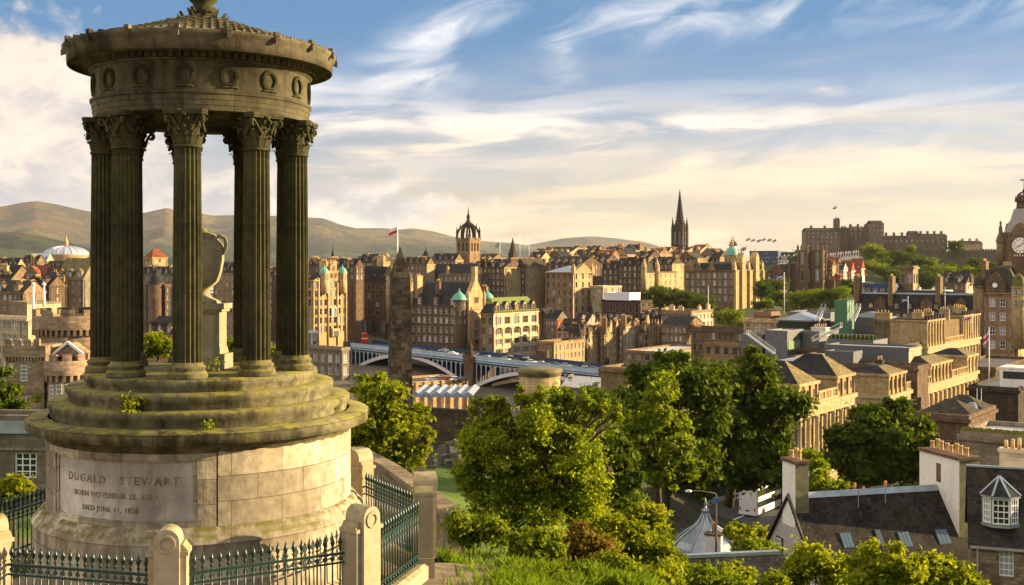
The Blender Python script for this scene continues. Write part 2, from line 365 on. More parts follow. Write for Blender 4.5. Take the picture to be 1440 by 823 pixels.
arcbox(mb, A0 + .01, A0 + .12, 2.85, 2.985, zz(-4.63), zz(-3.50)); arcbox(mb, A1 - .12, A1 - .01, 2.85, 2.985, zz(-4.63), zz(-3.50))
arcbox(mb, A0 + .12, A1 - .12, 2.85, 2.955, zz(-3.545), zz(-3.50)); arcbox(mb, A0 + .12, A1 - .12, 2.85, 2.955, zz(-4.63), zz(-4.595))
arcbox(mb, A0 + .12, A0 + .145, 2.85, 2.955, zz(-4.595), zz(-3.545)); arcbox(mb, A1 - .145, A1 - .12, 2.85, 2.955, zz(-4.595), zz(-3.545))
pf = mb.build('plaque_frame', MON, MON_T)
mb = MB(); arcbox(mb, A0 + .145, A1 - .145, 2.86, 2.925, zz(-4.595), zz(-3.545)); pl = mb.build('plaque', SLAB, MON_T)
def text_mesh(body, size, extrude=.006, spacing=1.):
    cu = bpy.data.curves.new('t', 'FONT'); cu.body = body; cu.size = size; cu.extrude = extrude; cu.align_x = 'CENTER'; cu.space_character = spacing; cu.resolution_u = 2; cu.offset = size * .012
    ob = bpy.data.objects.new('t', cu); COL.objects.link(ob); dg = bpy.context.evaluated_depsgraph_get()
    me = bpy.data.meshes.new_from_object(ob.evaluated_get(dg)); bpy.data.objects.remove(ob); bpy.data.curves.remove(cu)
    return me
LETTER = plain('cut lettering', (.20, .16, .12), .9, 0, .5, .1, 9)
for body, a_mid, zc, size, sp in (('DUGALD   STEWART', -31.5, -3.95, .205, 1.30), ('BORN NOVEMBER 22, 1753', -33.5, -4.205, .138, 1.10), ('DIED JUNE 11, 1828', -34.5, -4.455, .132, 1.10)):
    me = text_mesh(body, size, .007, sp)
    for v in me.vertices:
        a = R(a_mid) + v.co.x / 2.925; r = 2.926 + v.co.z; v.co = (r * cos(a), r * sin(a), zz(zc) + v.co.y)
    me.materials.clear(); me.materials.append(LETTER); link('inscription', me, pl)
mb = MB()
mb.lathe([(2.98, zz(-3.38)), (3.0, zz(-3.33)), (3.10, zz(-3.28)), (3.12, zz(-3.25)), (3.28, zz(-3.2)), (3.33, zz(-3.19)), (3.345, zz(-3.02)), (3.34, zz(-2.98)), (2.95, zz(-2.945))], 128, caps=False, rmod=lambda i: 1 + .003 * sin(i * 2.3) + .002 * sin(i * 5.1))
mb.build('cornice', MOSSY, MON_T)
for (r, z0, z1) in ((2.955, -2.96, -2.67), (2.625, -2.69, -2.38), (2.30, -2.40, -2.14)):
    mb = MB(); w = random.random() * 9
    mb.lathe([(r - .06, zz(z0)), (r - .05, zz(z1 - .16)), (r - .01, zz(z1 - .12)), (r, zz(z1 - .05)), (r - .015, zz(z1)), (r - .42, zz(z1) + .012)], 120, caps=False, rmod=lambda i: 1 + .003 * sin(i * 1.7 + w) + .002 * sin(i * 4.3 + w))
    if r < 2.4: mb.lathe([(1.9, zz(z1) + .012), (.01, zz(z1) + .016)], 60, caps=False)
    mb.build('step', MOSSY, MON_T)
# ---- columns
FZ0, FZ1 = -2.14, 2.88
def fluted(mb, prof, nf=20, sub=5, depth=.13):
    seg = nf * sub
    ph = [1 - depth * math.sin(PI * (i % sub) / sub) ** .8 if i % sub else 1. for i in range(seg)]
    mb.lathe(prof, seg, caps=False, rmod=lambda i: ph[i % seg], smooth=False)
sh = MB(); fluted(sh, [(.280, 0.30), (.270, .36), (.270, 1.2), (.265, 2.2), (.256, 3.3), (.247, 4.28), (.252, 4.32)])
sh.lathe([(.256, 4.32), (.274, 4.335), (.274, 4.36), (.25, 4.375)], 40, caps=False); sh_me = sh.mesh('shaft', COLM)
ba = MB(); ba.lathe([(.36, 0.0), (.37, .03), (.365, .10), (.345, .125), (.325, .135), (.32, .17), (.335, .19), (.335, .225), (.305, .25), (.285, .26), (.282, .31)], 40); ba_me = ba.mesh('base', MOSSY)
ca = MB()
ca.lathe([(.255, 4.37), (.262, 4.6), (.285, 4.78), (.34, 4.90), (.34, 4.93)], 32)
def leaf(a, r0, z0, h, w, curl):
    pts = [(r0, z0), (r0 + .012, z0 + h * .35), (r0 + .03, z0 + h * .7), (r0 + .055, z0 + h * .93), (r0 + curl * .8, z0 + h), (r0 + curl * 1.15, z0 + h * .93), (r0 + curl * 1.1, z0 + h * .84)]
    ws = [w * .8, w, w * .95, w * .8, w * .6, w * .4, w * .15]
    for i in range(len(pts) - 1):
        for s_ in (-1, 1):
            q = []
            for (k, s2) in ((i, 0), (i, 1), (i + 1, 1), (i + 1, 0)):
                r, z = pts[k]; t = s_ * s2 * ws[k] * .5; rr = r - abs(s2) * .018
                q.append((rr * cos(a) - t * sin(a), rr * sin(a) + t * cos(a), z))
            ca.face(q if s_ > 0 else q[::-1], smooth=True)
for k in range(8): leaf(k * PI / 4 + PI / 8, .262, 4.375, .20, .19, .085)
for k in range(8): leaf(k * PI / 4, .264, 4.42, .31, .17, .11)
def volute(a, side, r0, r1, z0, z1, rad, turns=1.6, w=.032):
    pts = [];
    for i in range(5):
        t = i / 5.; pts.append((r0 + (r1 - rad - r0) * (.25 * t + .75 * t * t), z0 + (z1 - z0) * t))
    c_ = (r1 - rad, z1 - rad)
    for i in range(13):
        t = i / 12.; an = PI / 2 - turns * 2 * PI * t; rr = rad * (1 - .78 * t); pts.append((c_[0] + rr * cos(an), c_[1] + rr * sin(an)))
    P_ = []
    for i, (r, z) in enumerate(pts):
        t = side * (.15 * (1 - min(1, i / 5.)) + .012); P_.append((r * cos(a) - t * sin(a), r * sin(a) + t * cos(a), z))
    ca.tube(P_, [w * (1 - .5 * i / len(P_)) for i in range(len(P_))], 5)
for k in range(4):
    a = PI / 4 + k * PI / 2
    for s_ in (-1, 1): volute(a, s_, .30, .50, 4.62, 4.91, .075)
    a = k * PI / 2
    for s_ in (-1, 1): volute(a + s_ * .17, s_ * .4, .285, .385, 4.64, 4.88, .045, 1.4, .022)
    ca.tube([(.34 * cos(a), .34 * sin(a), 4.9), (.39 * cos(a), .39 * sin(a), 4.96)], [.05, .06], 6)
pl_ = []
for k in range(4):
    a = PI / 4 + k * PI / 2
    for da, r in ((-.10, .505), (.10, .505), (PI / 4 - .30, .40), (PI / 4, .355), (PI / 4 + .30, .40)): pl_.append((r * cos(a + da), r * sin(a + da)))
ca.ext(pl_, 4.925, 4.965, 'z'); ca.ext([(x * 1.03, y * 1.03) for x, y in pl_], 4.965, 5.02, 'z')
ca_me = ca.mesh('capital', COLM)
for k in range(9):
    a = R(-8.5 + 40 * k)
    c = link('column', sh_me, MON_T, (1.9 * cos(a), 1.9 * sin(a), zz(FZ0)), a + R(k * 7) * 0)
    link('column_base', ba_me, c); link('capital', ca_me, c)
# ---- entablature
mb = MB()
mb.lathe([(1.60, zz(2.98)), (1.60, zz(2.88)), (2.115, zz(2.88)), (2.12, zz(2.975)), (2.13, zz(2.98)), (2.135, zz(3.075)), (2.145, zz(3.08)), (2.15, zz(3.17)), (2.175, zz(3.19)), (2.185, zz(3.235)), (2.12, zz(3.25))], 128, caps=False, smooth=False)
mb.lathe([(1.62, zz(2.98)), (.01, zz(3.05))], 48, caps=False)
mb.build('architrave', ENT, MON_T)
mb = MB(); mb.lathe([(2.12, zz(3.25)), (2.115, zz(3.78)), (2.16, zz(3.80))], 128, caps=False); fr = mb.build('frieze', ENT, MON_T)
wr = MB()
for i in range(28):
    a = 2 * PI * i / 28; r = .165
    if 19 <= i <= 23: r = .165
    q = (0, r * cos(a) * .86, r * sin(a)); wr.obox(q, (.035, 0, 0), (0, -sin(a + .5) * .028, cos(a + .5) * .028), (0, cos(a + .5) * .022, sin(a + .5) * .022))
    wr.obox((0, q[1] * 1.14, q[2] * 1.14), (.025, 0, 0), (0, -sin(a - .5) * .022, cos(a - .5) * .022), (0, cos(a - .5) * .018, sin(a - .5) * .018))
for s_ in (-1, 1): wr.tube([(0, 0, -.17), (.02, s_ * .06, -.2), (0, s_ * .13, -.19), (0, s_ * .17, -.21)], .018, 5)
wr_me = wr.mesh('wreath', COLM)
for k in range(16):
    a = R(-9.5 + 22.5 * k); link('wreath', wr_me, fr, (2.125 * cos(a), 2.125 * sin(a), zz(3.52)), a)
mb = MB()
mb.lathe([(2.16, zz(3.80)), (2.2, zz(3.83)), (2.2, zz(3.84))], 128, caps=False)
for k in range(96):                          # dentils
    a = 2 * PI * k / 96; c, s_ = cos(a), sin(a)
    mb.obox((2.24 * c, 2.24 * s_, zz(3.90)), (.05 * c, .05 * s_, 0), (-.043 * s_, .043 * c, 0), (0, 0, .055))
mb.lathe([(2.19, zz(3.84)), (2.19, zz(3.955)), (2.31, zz(3.96)), (2.33, zz(3.985)), (2.36, zz(4.0)), (2.57, zz(3.985)), (2.575, zz(3.93)), (2.605, zz(3.93)), (2.61, zz(4.12)), (2.615, zz(4.13)), (2.62, zz(4.16)), (2.66, zz(4.21)), (2.685, zz(4.275)), (2.67, zz(4.285)), (2.45, zz(4.285))], 128, caps=False)
for k in range(18):                          # antefixes and lion spouts
    a = R(10 + 20 * k); c, s_ = cos(a), sin(a)
    mb.obox((2.655 * c, 2.655 * s_, zz(4.315)), (.05 * c, .05 * s_, .0), (-.05 * s_, .05 * c, 0), (0, 0, .04))
    mb.obox((2.67 * c, 2.67 * s_, zz(4.215)), (.05 * c, .05 * s_, -.02), (-.045 * s_, .045 * c, 0), (0, 0, .055))
mb.build('roof_cornice', ENT, MON_T)
mb = MB(); NR = 11
def rz_roof(r): t = (2.62 - r) / 2.2; return zz(4.27) + .70 * (t ** 1.0) * (.80 + .2 * t)
mb.lathe([(2.62, rz_roof(2.62) - .02), (1.5, rz_roof(1.5) - .02), (.40, rz_roof(.4) - .02)], 64, caps=False)
for j in range(NR):
    r0, r1 = 2.62 - 2.15 * j / NR, 2.62 - 2.15 * (j + 1.15) / NR; nt = max(16, int(r0 * 22))
    for k in range(nt):
        a = 2 * PI * (k + .5 * (j % 2)) / nt; da = PI / nt * .97
        z0, z1 = rz_roof(r0) + .045, rz_roof(r1) + .005; jx = random.uniform(-.012, .012)
        p = [(r0 * .985 * cos(a - da), r0 * .985 * sin(a - da), z0 - .01), ((r0 + .04) * cos(a), (r0 + .04) * sin(a), z0 + .012 + jx), (r0 * .985 * cos(a + da), r0 * .985 * sin(a + da), z0 - .01), (r1 * cos(a + da), r1 * sin(a + da), z1), (r1 * cos(a - da), r1 * sin(a - da), z1)]
        mb.face(p); mb.face([p[1], p[0], (p[0][0], p[0][1], z0 - .06), (p[1][0], p[1][1], z0 - .05)]); mb.face([p[2], p[1], (p[1][0], p[1][1], z0 - .05), (p[2][0], p[2][1], z0 - .06)])
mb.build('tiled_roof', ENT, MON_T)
mb = MB()
mb.lathe([(.52, zz(4.93)), (.44, zz(5.0)), (.30, zz(5.04)), (.22, zz(5.10)), (.19, zz(5.22)), (.2, zz(5.3)), (.27, zz(5.36)), (.30, zz(5.45)), (.30, zz(5.6)), (.36, zz(5.7)), (.42, zz(5.9)), (.3, zz(6.0)), (.05, zz(6.1))], 28, caps=False)
for j, (r, z, hh) in enumerate(((.47, 4.98, .1), (.27, 5.08, .12), (.25, 5.36, .14), (.32, 5.45, .16), (.34, 5.62, .2))):
    for k in range(12):
        a = 2 * PI * (k + .5 * (j % 2)) / 12; mb.obox((r * cos(a), r * sin(a), zz(z) + hh * .4), (.03 * cos(a), .03 * sin(a), .03), (-.05 * sin(a), .05 * cos(a), 0), (.02 * cos(a), .02 * sin(a), hh * .4))
mb.build('finial', COLM, MON_T)
# ---- urn on its pedestal, inside the columns
UR = thing('urn', 'carved stone urn with looped handles standing on a square pedestal inside the columned temple', 'urn', (MX, MY, zz(FZ0) + MG + .016), R(-75 - 22))
mb = MB()
mb.box(-.46, .46, -.46, .46, 0, .30); mb.ext([(-.46, .30), (.46, .30), (.37, .44), (-.37, .44)], -.37, .37)
mb.box(-.36, .36, -.36, .36, .44, 1.16); mb.box(-.41, .41, -.41, .41, 1.16, 1.22); mb.box(-.45, .45, -.45, .45, 1.22, 1.33); mb.lathe([(.40, 1.33), (.36, 1.38)], 4, R(45), R(405), smooth=False)
URN_S = ashlar('urn stone', (.30, .26, .165), (.38, .33, .21), (.13, .11, .07), 9, 9, .0, 0, 1, ((.17, .17, .05), .3), .5, 0, .3)
mb.build('pedestal', URN_S, UR)
mb = MB()
mb.lathe([(.33, 1.33), (.31, 1.39), (.19, 1.45), (.135, 1.52), (.13, 1.60), (.20, 1.67), (.31, 1.78), (.375, 1.97), (.415, 2.2), (.425, 2.4), (.41, 2.52), (.355, 2.58), (.32, 2.61), (.28, 2.66), (.31, 2.68), (.31, 2.71), (.2, 2.76), (.10, 2.79), (.07, 2.84), (.01, 2.86)], 40)
mb.build('vase', URN_S, UR)
for s_ in (-1, 1):
    mb = MB(); mb.tube([(0, s_ * .40, 2.34), (0, s_ * .46, 2.42), (0, s_ * .485, 2.54), (0, s_ * .46, 2.65), (0, s_ * .38, 2.70), (0, s_ * .31, 2.70), (0, s_ * .25, 2.67)], [.045, .045, .042, .04, .04, .04, .04], 8); mb.build('handle', URN_S, UR)
# ================================================================ THE ENCLOSURE
pr = MB()                                    # pier faces local +x
pr.box(-.24, .20, -.34, .34, 0, .42); pr.box(-.21, .17, -.305, .305, .42, 1.72)
pr.box(-.24, .20, -.34, .34, 1.72, 1.79); pr.ext([(-.33, 1.79), (.33, 1.79), (.25, 1.90), (-.25, 1.90)], -.21, .16, 'x')
arch = [(-.205, .40)] + [(.205, .40)] + [(.205 * cos(PI * i / 12), 1.96 + .205 * sin(PI * i / 12)) for i in range(13)]
pr.ext(arch, -.215, .25, 'x'); pr_me = pr.mesh('pier', PIER)
pw = MB()
for i in range(18):
    a = 2 * PI * i / 18; pw.obox((.255, .12 * cos(a), 1.93 + .12 * sin(a)), (.02, 0, 0), (0, -sin(a) * .024, cos(a) * .024), (0, cos(a) * .026, sin(a) * .026))
pw_me = pw.mesh('wreath', PIER)
PLAB = ['round-topped stone pier nearest the viewer, standing in front of the inscribed plaque', 'round-topped stone pier where the dark front railing meets the green side railing', 'square-shouldered stone pier at the right corner of the enclosure beside the dirt path', 'round-topped stone pier close behind the right edge of the drum', None, None, 'stone pier at the far left, cut by the left edge, seen behind the drum', 'round-topped stone pier at the bottom left edge of the picture']
PA = [8 + 45 * k for k in range(8)]          # angles as in the monument's own frame, right of the viewer
def fence_pt(k): a = R(PA[k % 8] - 75 + 15 - 15 + 15) ; return None
def ring(a, r): t = R(-90 + a); return Vector((MX + r * cos(t), MY + r * sin(t), MG))
for k in range(8):
    if PLAB[k] is None: continue
    p = ring(PA[k], 4.5); t = thing('stone_pier', PLAB[k], 'pier', p, R(-90 + PA[k]), 'stone piers of the monument enclosure')
    link('shaft', pr_me, t); link('wreath', pw_me, t)
L_ = 2 * 4.5 * sin(R(22.5)) - .70; NB = 19
rl = MB(); rl.box(-L_ / 2, L_ / 2, -.02, .02, 1.32, 1.36); rl.box(-L_ / 2, L_ / 2, -.02, .02, 1.16, 1.19); rl.box(-L_ / 2, L_ / 2, -.022, .022, .50, .535); rl.box(-L_ / 2, L_ / 2, -.022, .022, .36, .395)
for i in range(NB * 2 - 1):
    x = -L_ / 2 + (i + 1) * L_ / (NB * 2)
    if i % 2 == 0: rl.lathe([(.045, -.008), (.045, .008)], 8, c=(0, 0, 0)); rl.xf(Matrix.Translation((x, 0, 1.255)) @ Matrix.Rotation(R(90), 4, 'X'), len(rl.v) - 16)
rl_me = rl.mesh('rails', IRON)
br = MB()
for i in range(NB):
    x = -L_ / 2 + (i + .5) * L_ / NB
    br.cyl((x, 0, 0), .016, .32, 1.42, 6); br.lathe([(.016, 1.40), (.034, 1.43), (.016, 1.46), (.02, 1.48), (.045, 1.535), (.034, 1.58), (.004, 1.68)], 8, c=(x, 0, 0)); br.lathe([(.016, .40), (.03, .44), (.016, .48)], 6, c=(x, 0, 0))
br_me = br.mesh('bars', IRON)
kb = MB(); kb.box(-L_ / 2 - .05, L_ / 2 + .05, -.2, .2, 0, .26); kb.ext([(-.2, .26), (.2, .26), (.12, .32), (-.12, .32)], -L_ / 2 - .05, L_ / 2 + .05, 'x'); kb_me = kb.mesh('kerb', PIER)
FLAB = ['green iron railing panel on the right, running back from the corner pier to the path', 'dark railing panel behind the drum on the right, sloping away toward the cemetery wall', None, None, 'dark iron railing panel at the far left behind the drum', None, 'black iron railing panel at the bottom left, under the plaque', 'black iron spear railing in front of the drum, between the two front piers']
FIDX = {0: 7, 1: 0, 2: 1, 5: 4, 6: 5, 7: 6}
FTXT = {0: FLAB[7], 1: FLAB[0], 2: FLAB[1], 5: FLAB[4], 6: 'black iron railing panel beside the yellow bush at the left edge', 7: FLAB[6]}
for k, lab in FTXT.items():
    c = (ring(PA[k], 4.5) + ring(PA[(k + 1) % 8], 4.5)) / 2; t = thing('iron_railing', lab, 'railing', c, R(PA[k] + 22.5), 'iron railings of the monument enclosure')
    link('rail', rl_me, t); link('spear_row', br_me, t); link('kerb', kb_me, t)
# ================================================================ GROUND
CTRL = [  # x, y, z : heights the picture shows
 (0, 0, -2.2), (-8, 4, -3.0), (8, 4, -4.6), (-3, 10, -4.6), (-12, 12, -5.0), (4, 12, -6.0), (10, 14, -7.8), (2.6, 20, -6.9), (-6, 17, -6.3), (-6, 23.5, -6.6), (-13, 23, -7.2), (-6, 30, -7.2), (-1.0, 23.5, -6.7), (-.9, 20, -5.95), (.3, 22, -6.3), (1, 26, -7.1), (2, 32, -9.4), (6, 22, -9.0), (9, 30, -12.2), (5, 42, -13.8), (0, 45, -12.5),
 (12, 45, -16), (20, 40, -16), (22, 55, -21), (30, 60, -23), (20, 70, -22), (8, 62, -17), (16, 95, -29), (30, 85, -26), (45, 80, -25), (60, 85, -25), (28, 115, -34), (40, 130, -35.5), (-14, 60, -13), (-14, 80, -15.5), (-10, 105, -18.3), (-16, 125, -20), (-2, 120, -20.5), (6, 135, -24), (-10, 150, -24), (10, 160, -25.5), (-25, 190, -25.5), (20, 200, -27),
 (-40, 60, -17), (-60, 100, -26), (-50, 150, -28), (-90, 160, -30), (34.8, 165, -36), (47, 181, -36), (22, 148, -36), (8, 130, -36), (70, 212, -36.5), (110, 270, -38), (60, 150, -36), (90, 150, -36), (140, 250, -38), (170, 390, -39), (120, 330, -39), (60, 300, -46), (0, 270, -50), (-60, 260, -48), (-120, 260, -46), (-180, 300, -44),
 (60, 420, -50), (-20, 380, -50), (-80, 380, -48), (-150, 420, -44), (-60, 480, -40), (-120, 520, -34), (0, 520, -42), (60, 560, -44), (130, 600, -46), (200, 560, -44), (-150, 600, -28), (-60, 640, -24), (0, 700, -20), (60, 760, -22), (120, 820, -20), (190, 900, -12), (150, 735, -30), (110, 690, -38), (260, 1000, 4), (330, 1150, -4), (250, 760, -38), (400, 900, -38), (420, 1150, -36), (300, 620, -42),
 (0, 900, -36), (-150, 800, -38), (-300, 700, -38), (-400, 1000, -36), (0, 1200, -32), (200, 1400, -26), (500, 1500, -28), (-500, 1500, -34), (0, 1700, -34)]
CT = np.array(CTRL)
def ground_z(x, y):
    x = np.asarray(x, float); y = np.asarray(y, float); sh_ = x.shape
    d2 = (x.reshape(-1, 1) - CT[:, 0]) ** 2 + (y.reshape(-1, 1) - CT[:, 1]) ** 2
    rr = 1.5 + .0009 * d2.min(1, keepdims=True); w = 1 / (d2 + rr) ** 1.6
    return ((w * CT[:, 2]).sum(1) / w.sum(1)).reshape(sh_)
def gz(x, y): return float(ground_z(np.array([x]), np.array([y]))[0])
def vnoise(x, y, seed=0):
    xi = np.floor(x).astype(np.int64); yi = np.floor(y).astype(np.int64); fx = x - xi; fy = y - yi; fx = fx * fx * (3 - 2 * fx); fy = fy * fy * (3 - 2 * fy)
    def h(a, b):
        q = (a * 374761393 + b * 668265263 + seed * 1442695041) & 0xffffffff; q = ((q ^ (q >> 13)) * 1274126177) & 0xffffffff; return ((q ^ (q >> 16)) & 0xffff) / 65535.
    return (h(xi, yi) * (1 - fx) + h(xi + 1, yi) * fx) * (1 - fy) + (h(xi, yi + 1) * (1 - fx) + h(xi + 1, yi + 1) * fx) * fy
def fbm(x, y, o=5, seed=0):
    r = 0; a = .5
    for i in range(o): r = r + a * vnoise(x * 2 ** i, y * 2 ** i, seed + i); a *= .5
    return r
def sheet(name, X, Y, Z, m, smooth=True):
    nr, nc = X.shape; v = np.stack([X, Y, Z], -1).reshape(-1, 3); i = np.arange(nr * nc).reshape(nr, nc)
    f = np.stack([i[:-1, :-1], i[:-1, 1:], i[1:, 1:], i[1:, :-1]], -1).reshape(-1, 4)
    me = bpy.data.meshes.new(name); me.vertices.add(len(v)); me.vertices.foreach_set('co', v.astype(np.float32).ravel())
    me.loops.add(f.size); me.loops.foreach_set('vertex_index', f.ravel().astype(np.int32)); me.polygons.add(len(f)); me.polygons.foreach_set('loop_start', np.arange(0, f.size, 4, dtype=np.int32))
    me.polygons.foreach_set('use_smooth', np.ones(len(f), bool) if smooth else np.zeros(len(f), bool)); me.update(calc_edges=True); me.materials.append(m); return me
def _soil(t, b, o):
    p = t.new('ShaderNodeTexCoord').outputs['Object']; q = t.sep(p)
    g = t.mix(t.ss(t.noise(p, .25, 6), .35, .65), (.045, .085, .010, 1), (.085, .125, .014, 1))
    far = t.ss(q[1], 190, 260)
    c = t.mix(far, g, t.mix(t.ss(t.noise(p, .02, 5), .4, .6), (.09, .075, .06, 1), (.14, .115, .09, 1)))
    c = t.mix(t.ss(q[1], 540, 640), c, t.mix(t.ss(t.noise(p, .03, 5), .4, .6), (.022, .035, .010, 1), (.07, .075, .03, 1)))
    sl_ = t.m('MULTIPLY', t.m('MULTIPLY', t.ss(q[1], 52, 66), t.ss(q[1], 300, 240)), t.ss(q[0], 2, 9)); c = t.mix(sl_, c, t.mix(t.ss(t.noise(p, .3, 6), .4, .6), (.012, .016, .006, 1), (.035, .032, .016, 1)))
    near = t.m('MULTIPLY', t.ss(q[1], 34, 26), t.ss(q[0], .9, .2))   # bare earth by the enclosure and along its path
    c = t.mix(t.m('MULTIPLY', near, t.ss(t.noise(p, 1.2, 5), .3, .5)), c, (.20, .145, .09, 1))
    out = t.ss(q[1], 1400, 2200); fl = t.mix(t.ss(t.noise(p, .0022, 6, .62), .42, .58), (.030, .045, .018, 1), (.12, .12, .05, 1))
    t.put(b.inputs['Base Color'], t.mix(out, c, fl)); bump(t, b, t.noise(p, 3., 5), .6, .08)
rr_ = np.concatenate([np.linspace(0.6, 60, 110), np.geomspace(60.6, 20000, 150)[1:]]); aa_ = np.radians(np.concatenate([np.linspace(-75, -32, 22)[:-1], np.linspace(-32, 32, 129), np.linspace(32, 75, 22)[1:]]))
RR, AA = np.meshgrid(rr_, aa_, indexing='ij'); XX, YY = RR * np.sin(AA), RR * np.cos(AA) - .0
ZZ = ground_z(XX, YY) + (fbm(XX * .35, YY * .35, 4, 3) - .47) * np.clip(RR / 14, .25, 1.0) * .8 * np.clip(1.5 - RR / 200, 0, 1)
ZZ = np.where(RR > 1500, -34 - (RR - 1500) * .0025, ZZ)
tag(link('ground', sheet('ground', XX, YY, ZZ, mat('soil and turf', _soil))), kind='structure')
# ---- hills far behind the town
def _hill(t, b, o):
    p = t.new('ShaderNodeTexCoord').outputs['Object']; q = t.sep(p); nz = t.sep(t.new('ShaderNodeNewGeometry').outputs['Normal'])[2]
    heath = t.mix(t.ss(t.noise(p, .0011, 7, .6), .40, .60), (.14, .085, .042, 1), (.15, .12, .045, 1))
    heath = t.mix(t.ss(t.noise(p, .0024, 8, .68), .47, .56), heath, (.075, .065, .045, 1))
    wood = t.mix(t.ss(t.noise(p, .012, 6, .65), .4, .6), (.012, .024, .014, 1), (.030, .044, .022, 1))
    fld = t.mix(t.ss(t.noise(p, .0019, 4, .5), .54, .60), wood, (.065, .085, .024, 1))
    h = t.m('ADD', q[2], t.m('MULTIPLY', t.m('SUBTRACT', t.noise(p, .0015, 6, .6), .5), 220.))
    t.put(b.inputs['Base Color'], t.mix(t.ss(h, 95, 215), fld, heath))
    bump(t, b, t.noise(p, .006, 8, .7), 1., 110.)
HILL = mat('moorland', _hill)
def hill(profile, r0, wf, wb, seed, rough, name='hill', base=-60, a_pad=2.):
    xs = np.array([p_[0] for p_ in profile], float); ys = np.array([p_[1] for p_ in profile], float)
    an = np.arctan((xs - CX) / FPX); a = np.linspace(an[0], an[-1], max(60, int((xs[-1] - xs[0]) * .9)))
    pxx = CX + FPX * np.tan(a); yy = np.interp(pxx, xs, ys); k = np.ones(9) / 9; yy = np.convolve(np.pad(yy, 4, 'edge'), k, 'valid')
    u = np.concatenate([np.linspace(-1, 0, 70), np.linspace(0, 1, 25)[1:]]); U, A = np.meshgrid(u, a, indexing='ij')
    wob = (fbm(A * 14 + seed, A * 0 + .5, 3, seed) - .45) * .35
    Rr = r0 * (1 + wob * .12) + np.where(U < 0, U * wf, U * wb); Zt = (HY - yy)[None, :] / FPX * (r0 * np.cos(a))[None, :] * (Rr * 0 + 1)
    fall = np.where(U < 0, (1 + U) ** 1.25, (1 - U) ** 1.5)
    X, Y = Rr * np.sin(A), Rr * np.cos(A)
    dn = (fbm(X / 900, Y / 900, 6, seed + 9) - .49); gul = np.abs(fbm(X / 1500 + 7, Y / 2600, 4, seed + 20) - .47)
    edge = np.clip(1 - np.abs(U), 0, 1)
    Zh = base + (Zt - base) * fall + dn * rough * (1 - fall * .92) * np.clip(edge * 6, 0, 1) - gul * rough * 1.6 * np.sin(np.pi * np.clip(fall, 0, 1)) 
    tag(link(name, sheet(name, X, Y, Zh, HILL)), kind='structure')
hill([(-260, 320), (-120, 300), (-40, 293), (5, 290), (30, 285), (52, 283), (78, 287), (100, 292), (135, 300), (175, 303), (205, 299), (236, 292), (252, 298), (270, 298), (300, 304), (350, 303), (395, 305), (430, 307), (455, 308), (480, 317), (515, 325), (560, 328), (600, 336), (640, 347), (700, 356), (760, 372)], 9800, 4200, 2500, 3, 420)
hill([(400, 335), (450, 326), (500, 321), (540, 321), (560, 323), (580, 321), (610, 325), (640, 334), (680, 340), (720, 343), (780, 352), (850, 362), (900, 372)], 11500, 3600, 2500, 8, 340)
hill([(640, 360), (700, 350), (740, 345), (790, 335), (830, 332), (870, 335), (905, 340), (930, 348), (980, 362), (1040, 372)], 13500, 3000, 2500, 15, 260)
hill([(740, 362), (790, 350), (830, 345), (850, 346), (880, 352), (930, 362), (980, 370)], 9000, 2500, 2000, 21, 220)
hill([(-260, 345), (-100, 336), (-20, 327), (20, 326), (60, 332), (100, 342), (140, 352), (200, 360), (300, 366), (420, 372)], 4600, 1500, 1300, 27, 130)
# ================================================================ BUILDING KIT
def win_mesh(name, bars_x, bars_z, fr, mats, fw=.07, sill=True):
    """window of 1 x 1 m, sill at z = 0, looking along -y; frame and glass"""
    mb = MB(); d0, d1 = -.04, .04
    mb.box(-.5, -.5 + fw, d0, d1, 0, 1, fr); mb.box(.5 - fw, .5, d0, d1, 0, 1, fr); mb.box(-.5 + fw, .5 - fw, d0, d1, 0, fw * .7, fr); mb.box(-.5 + fw, .5 - fw, d0, d1, 1 - fw * .6, 1, fr)
    for i in range(1, bars_x): x = -.5 + i / bars_x; mb.box(x - fw * .35, x + fw * .35, d0 + .01, d1 - .01, fw * .7, 1 - fw * .6, fr)
    for j in range(1, bars_z): z = j / bars_z; mb.box(-.5 + fw, .5 - fw, d0 + .015, d1 - .015, z - fw * .28, z + fw * .28, fr)
    mb.face([(-.5, .02, 0), (.5, .02, 0), (.5, .02, 1), (-.5, .02, 1)], 1)
    if sill: mb.box(-.62, .62, -.27, -.05, -.07, 0, 2); mb.box(-.62, -.5, -.2, -.15, 0, 1, 2); mb.box(.5, .62, -.2, -.15, 0, 1, 2); mb.box(-.66, .66, -.22, -.15, 1, 1.09, 2)
    return mb.mesh(name, mats)
STONEFR = plain('window stone', (.17, .13, .085), .9, 0, .15)
SURR = ashlar('window surround', (.25, .18, .11), (.33, .245, .15), (.09, .06, .04), 9, 9, 0, 0, 1, None, .5, .25)
WIN = {'sash': win_mesh('sash', 2, 2, 0, [WHITE, GLASS, SURR], .085), 'grid': win_mesh('grid', 3, 4, 0, [WHITE, GLASS, SURR], .07, False), 'dark': win_mesh('dark', 1, 2, 0, [STONEFR, GLASS, SURR], .07),
       'mull': win_mesh('mull', 3, 2, 0, [STONEFR, GLASS, SURR], .09), 'sky': win_mesh('sky', 1, 1, 0, [DARKMET, GLASS], .09, False), 'two': win_mesh('two', 2, 1, 0, [STONEFR, GLASS, SURR], .12)}
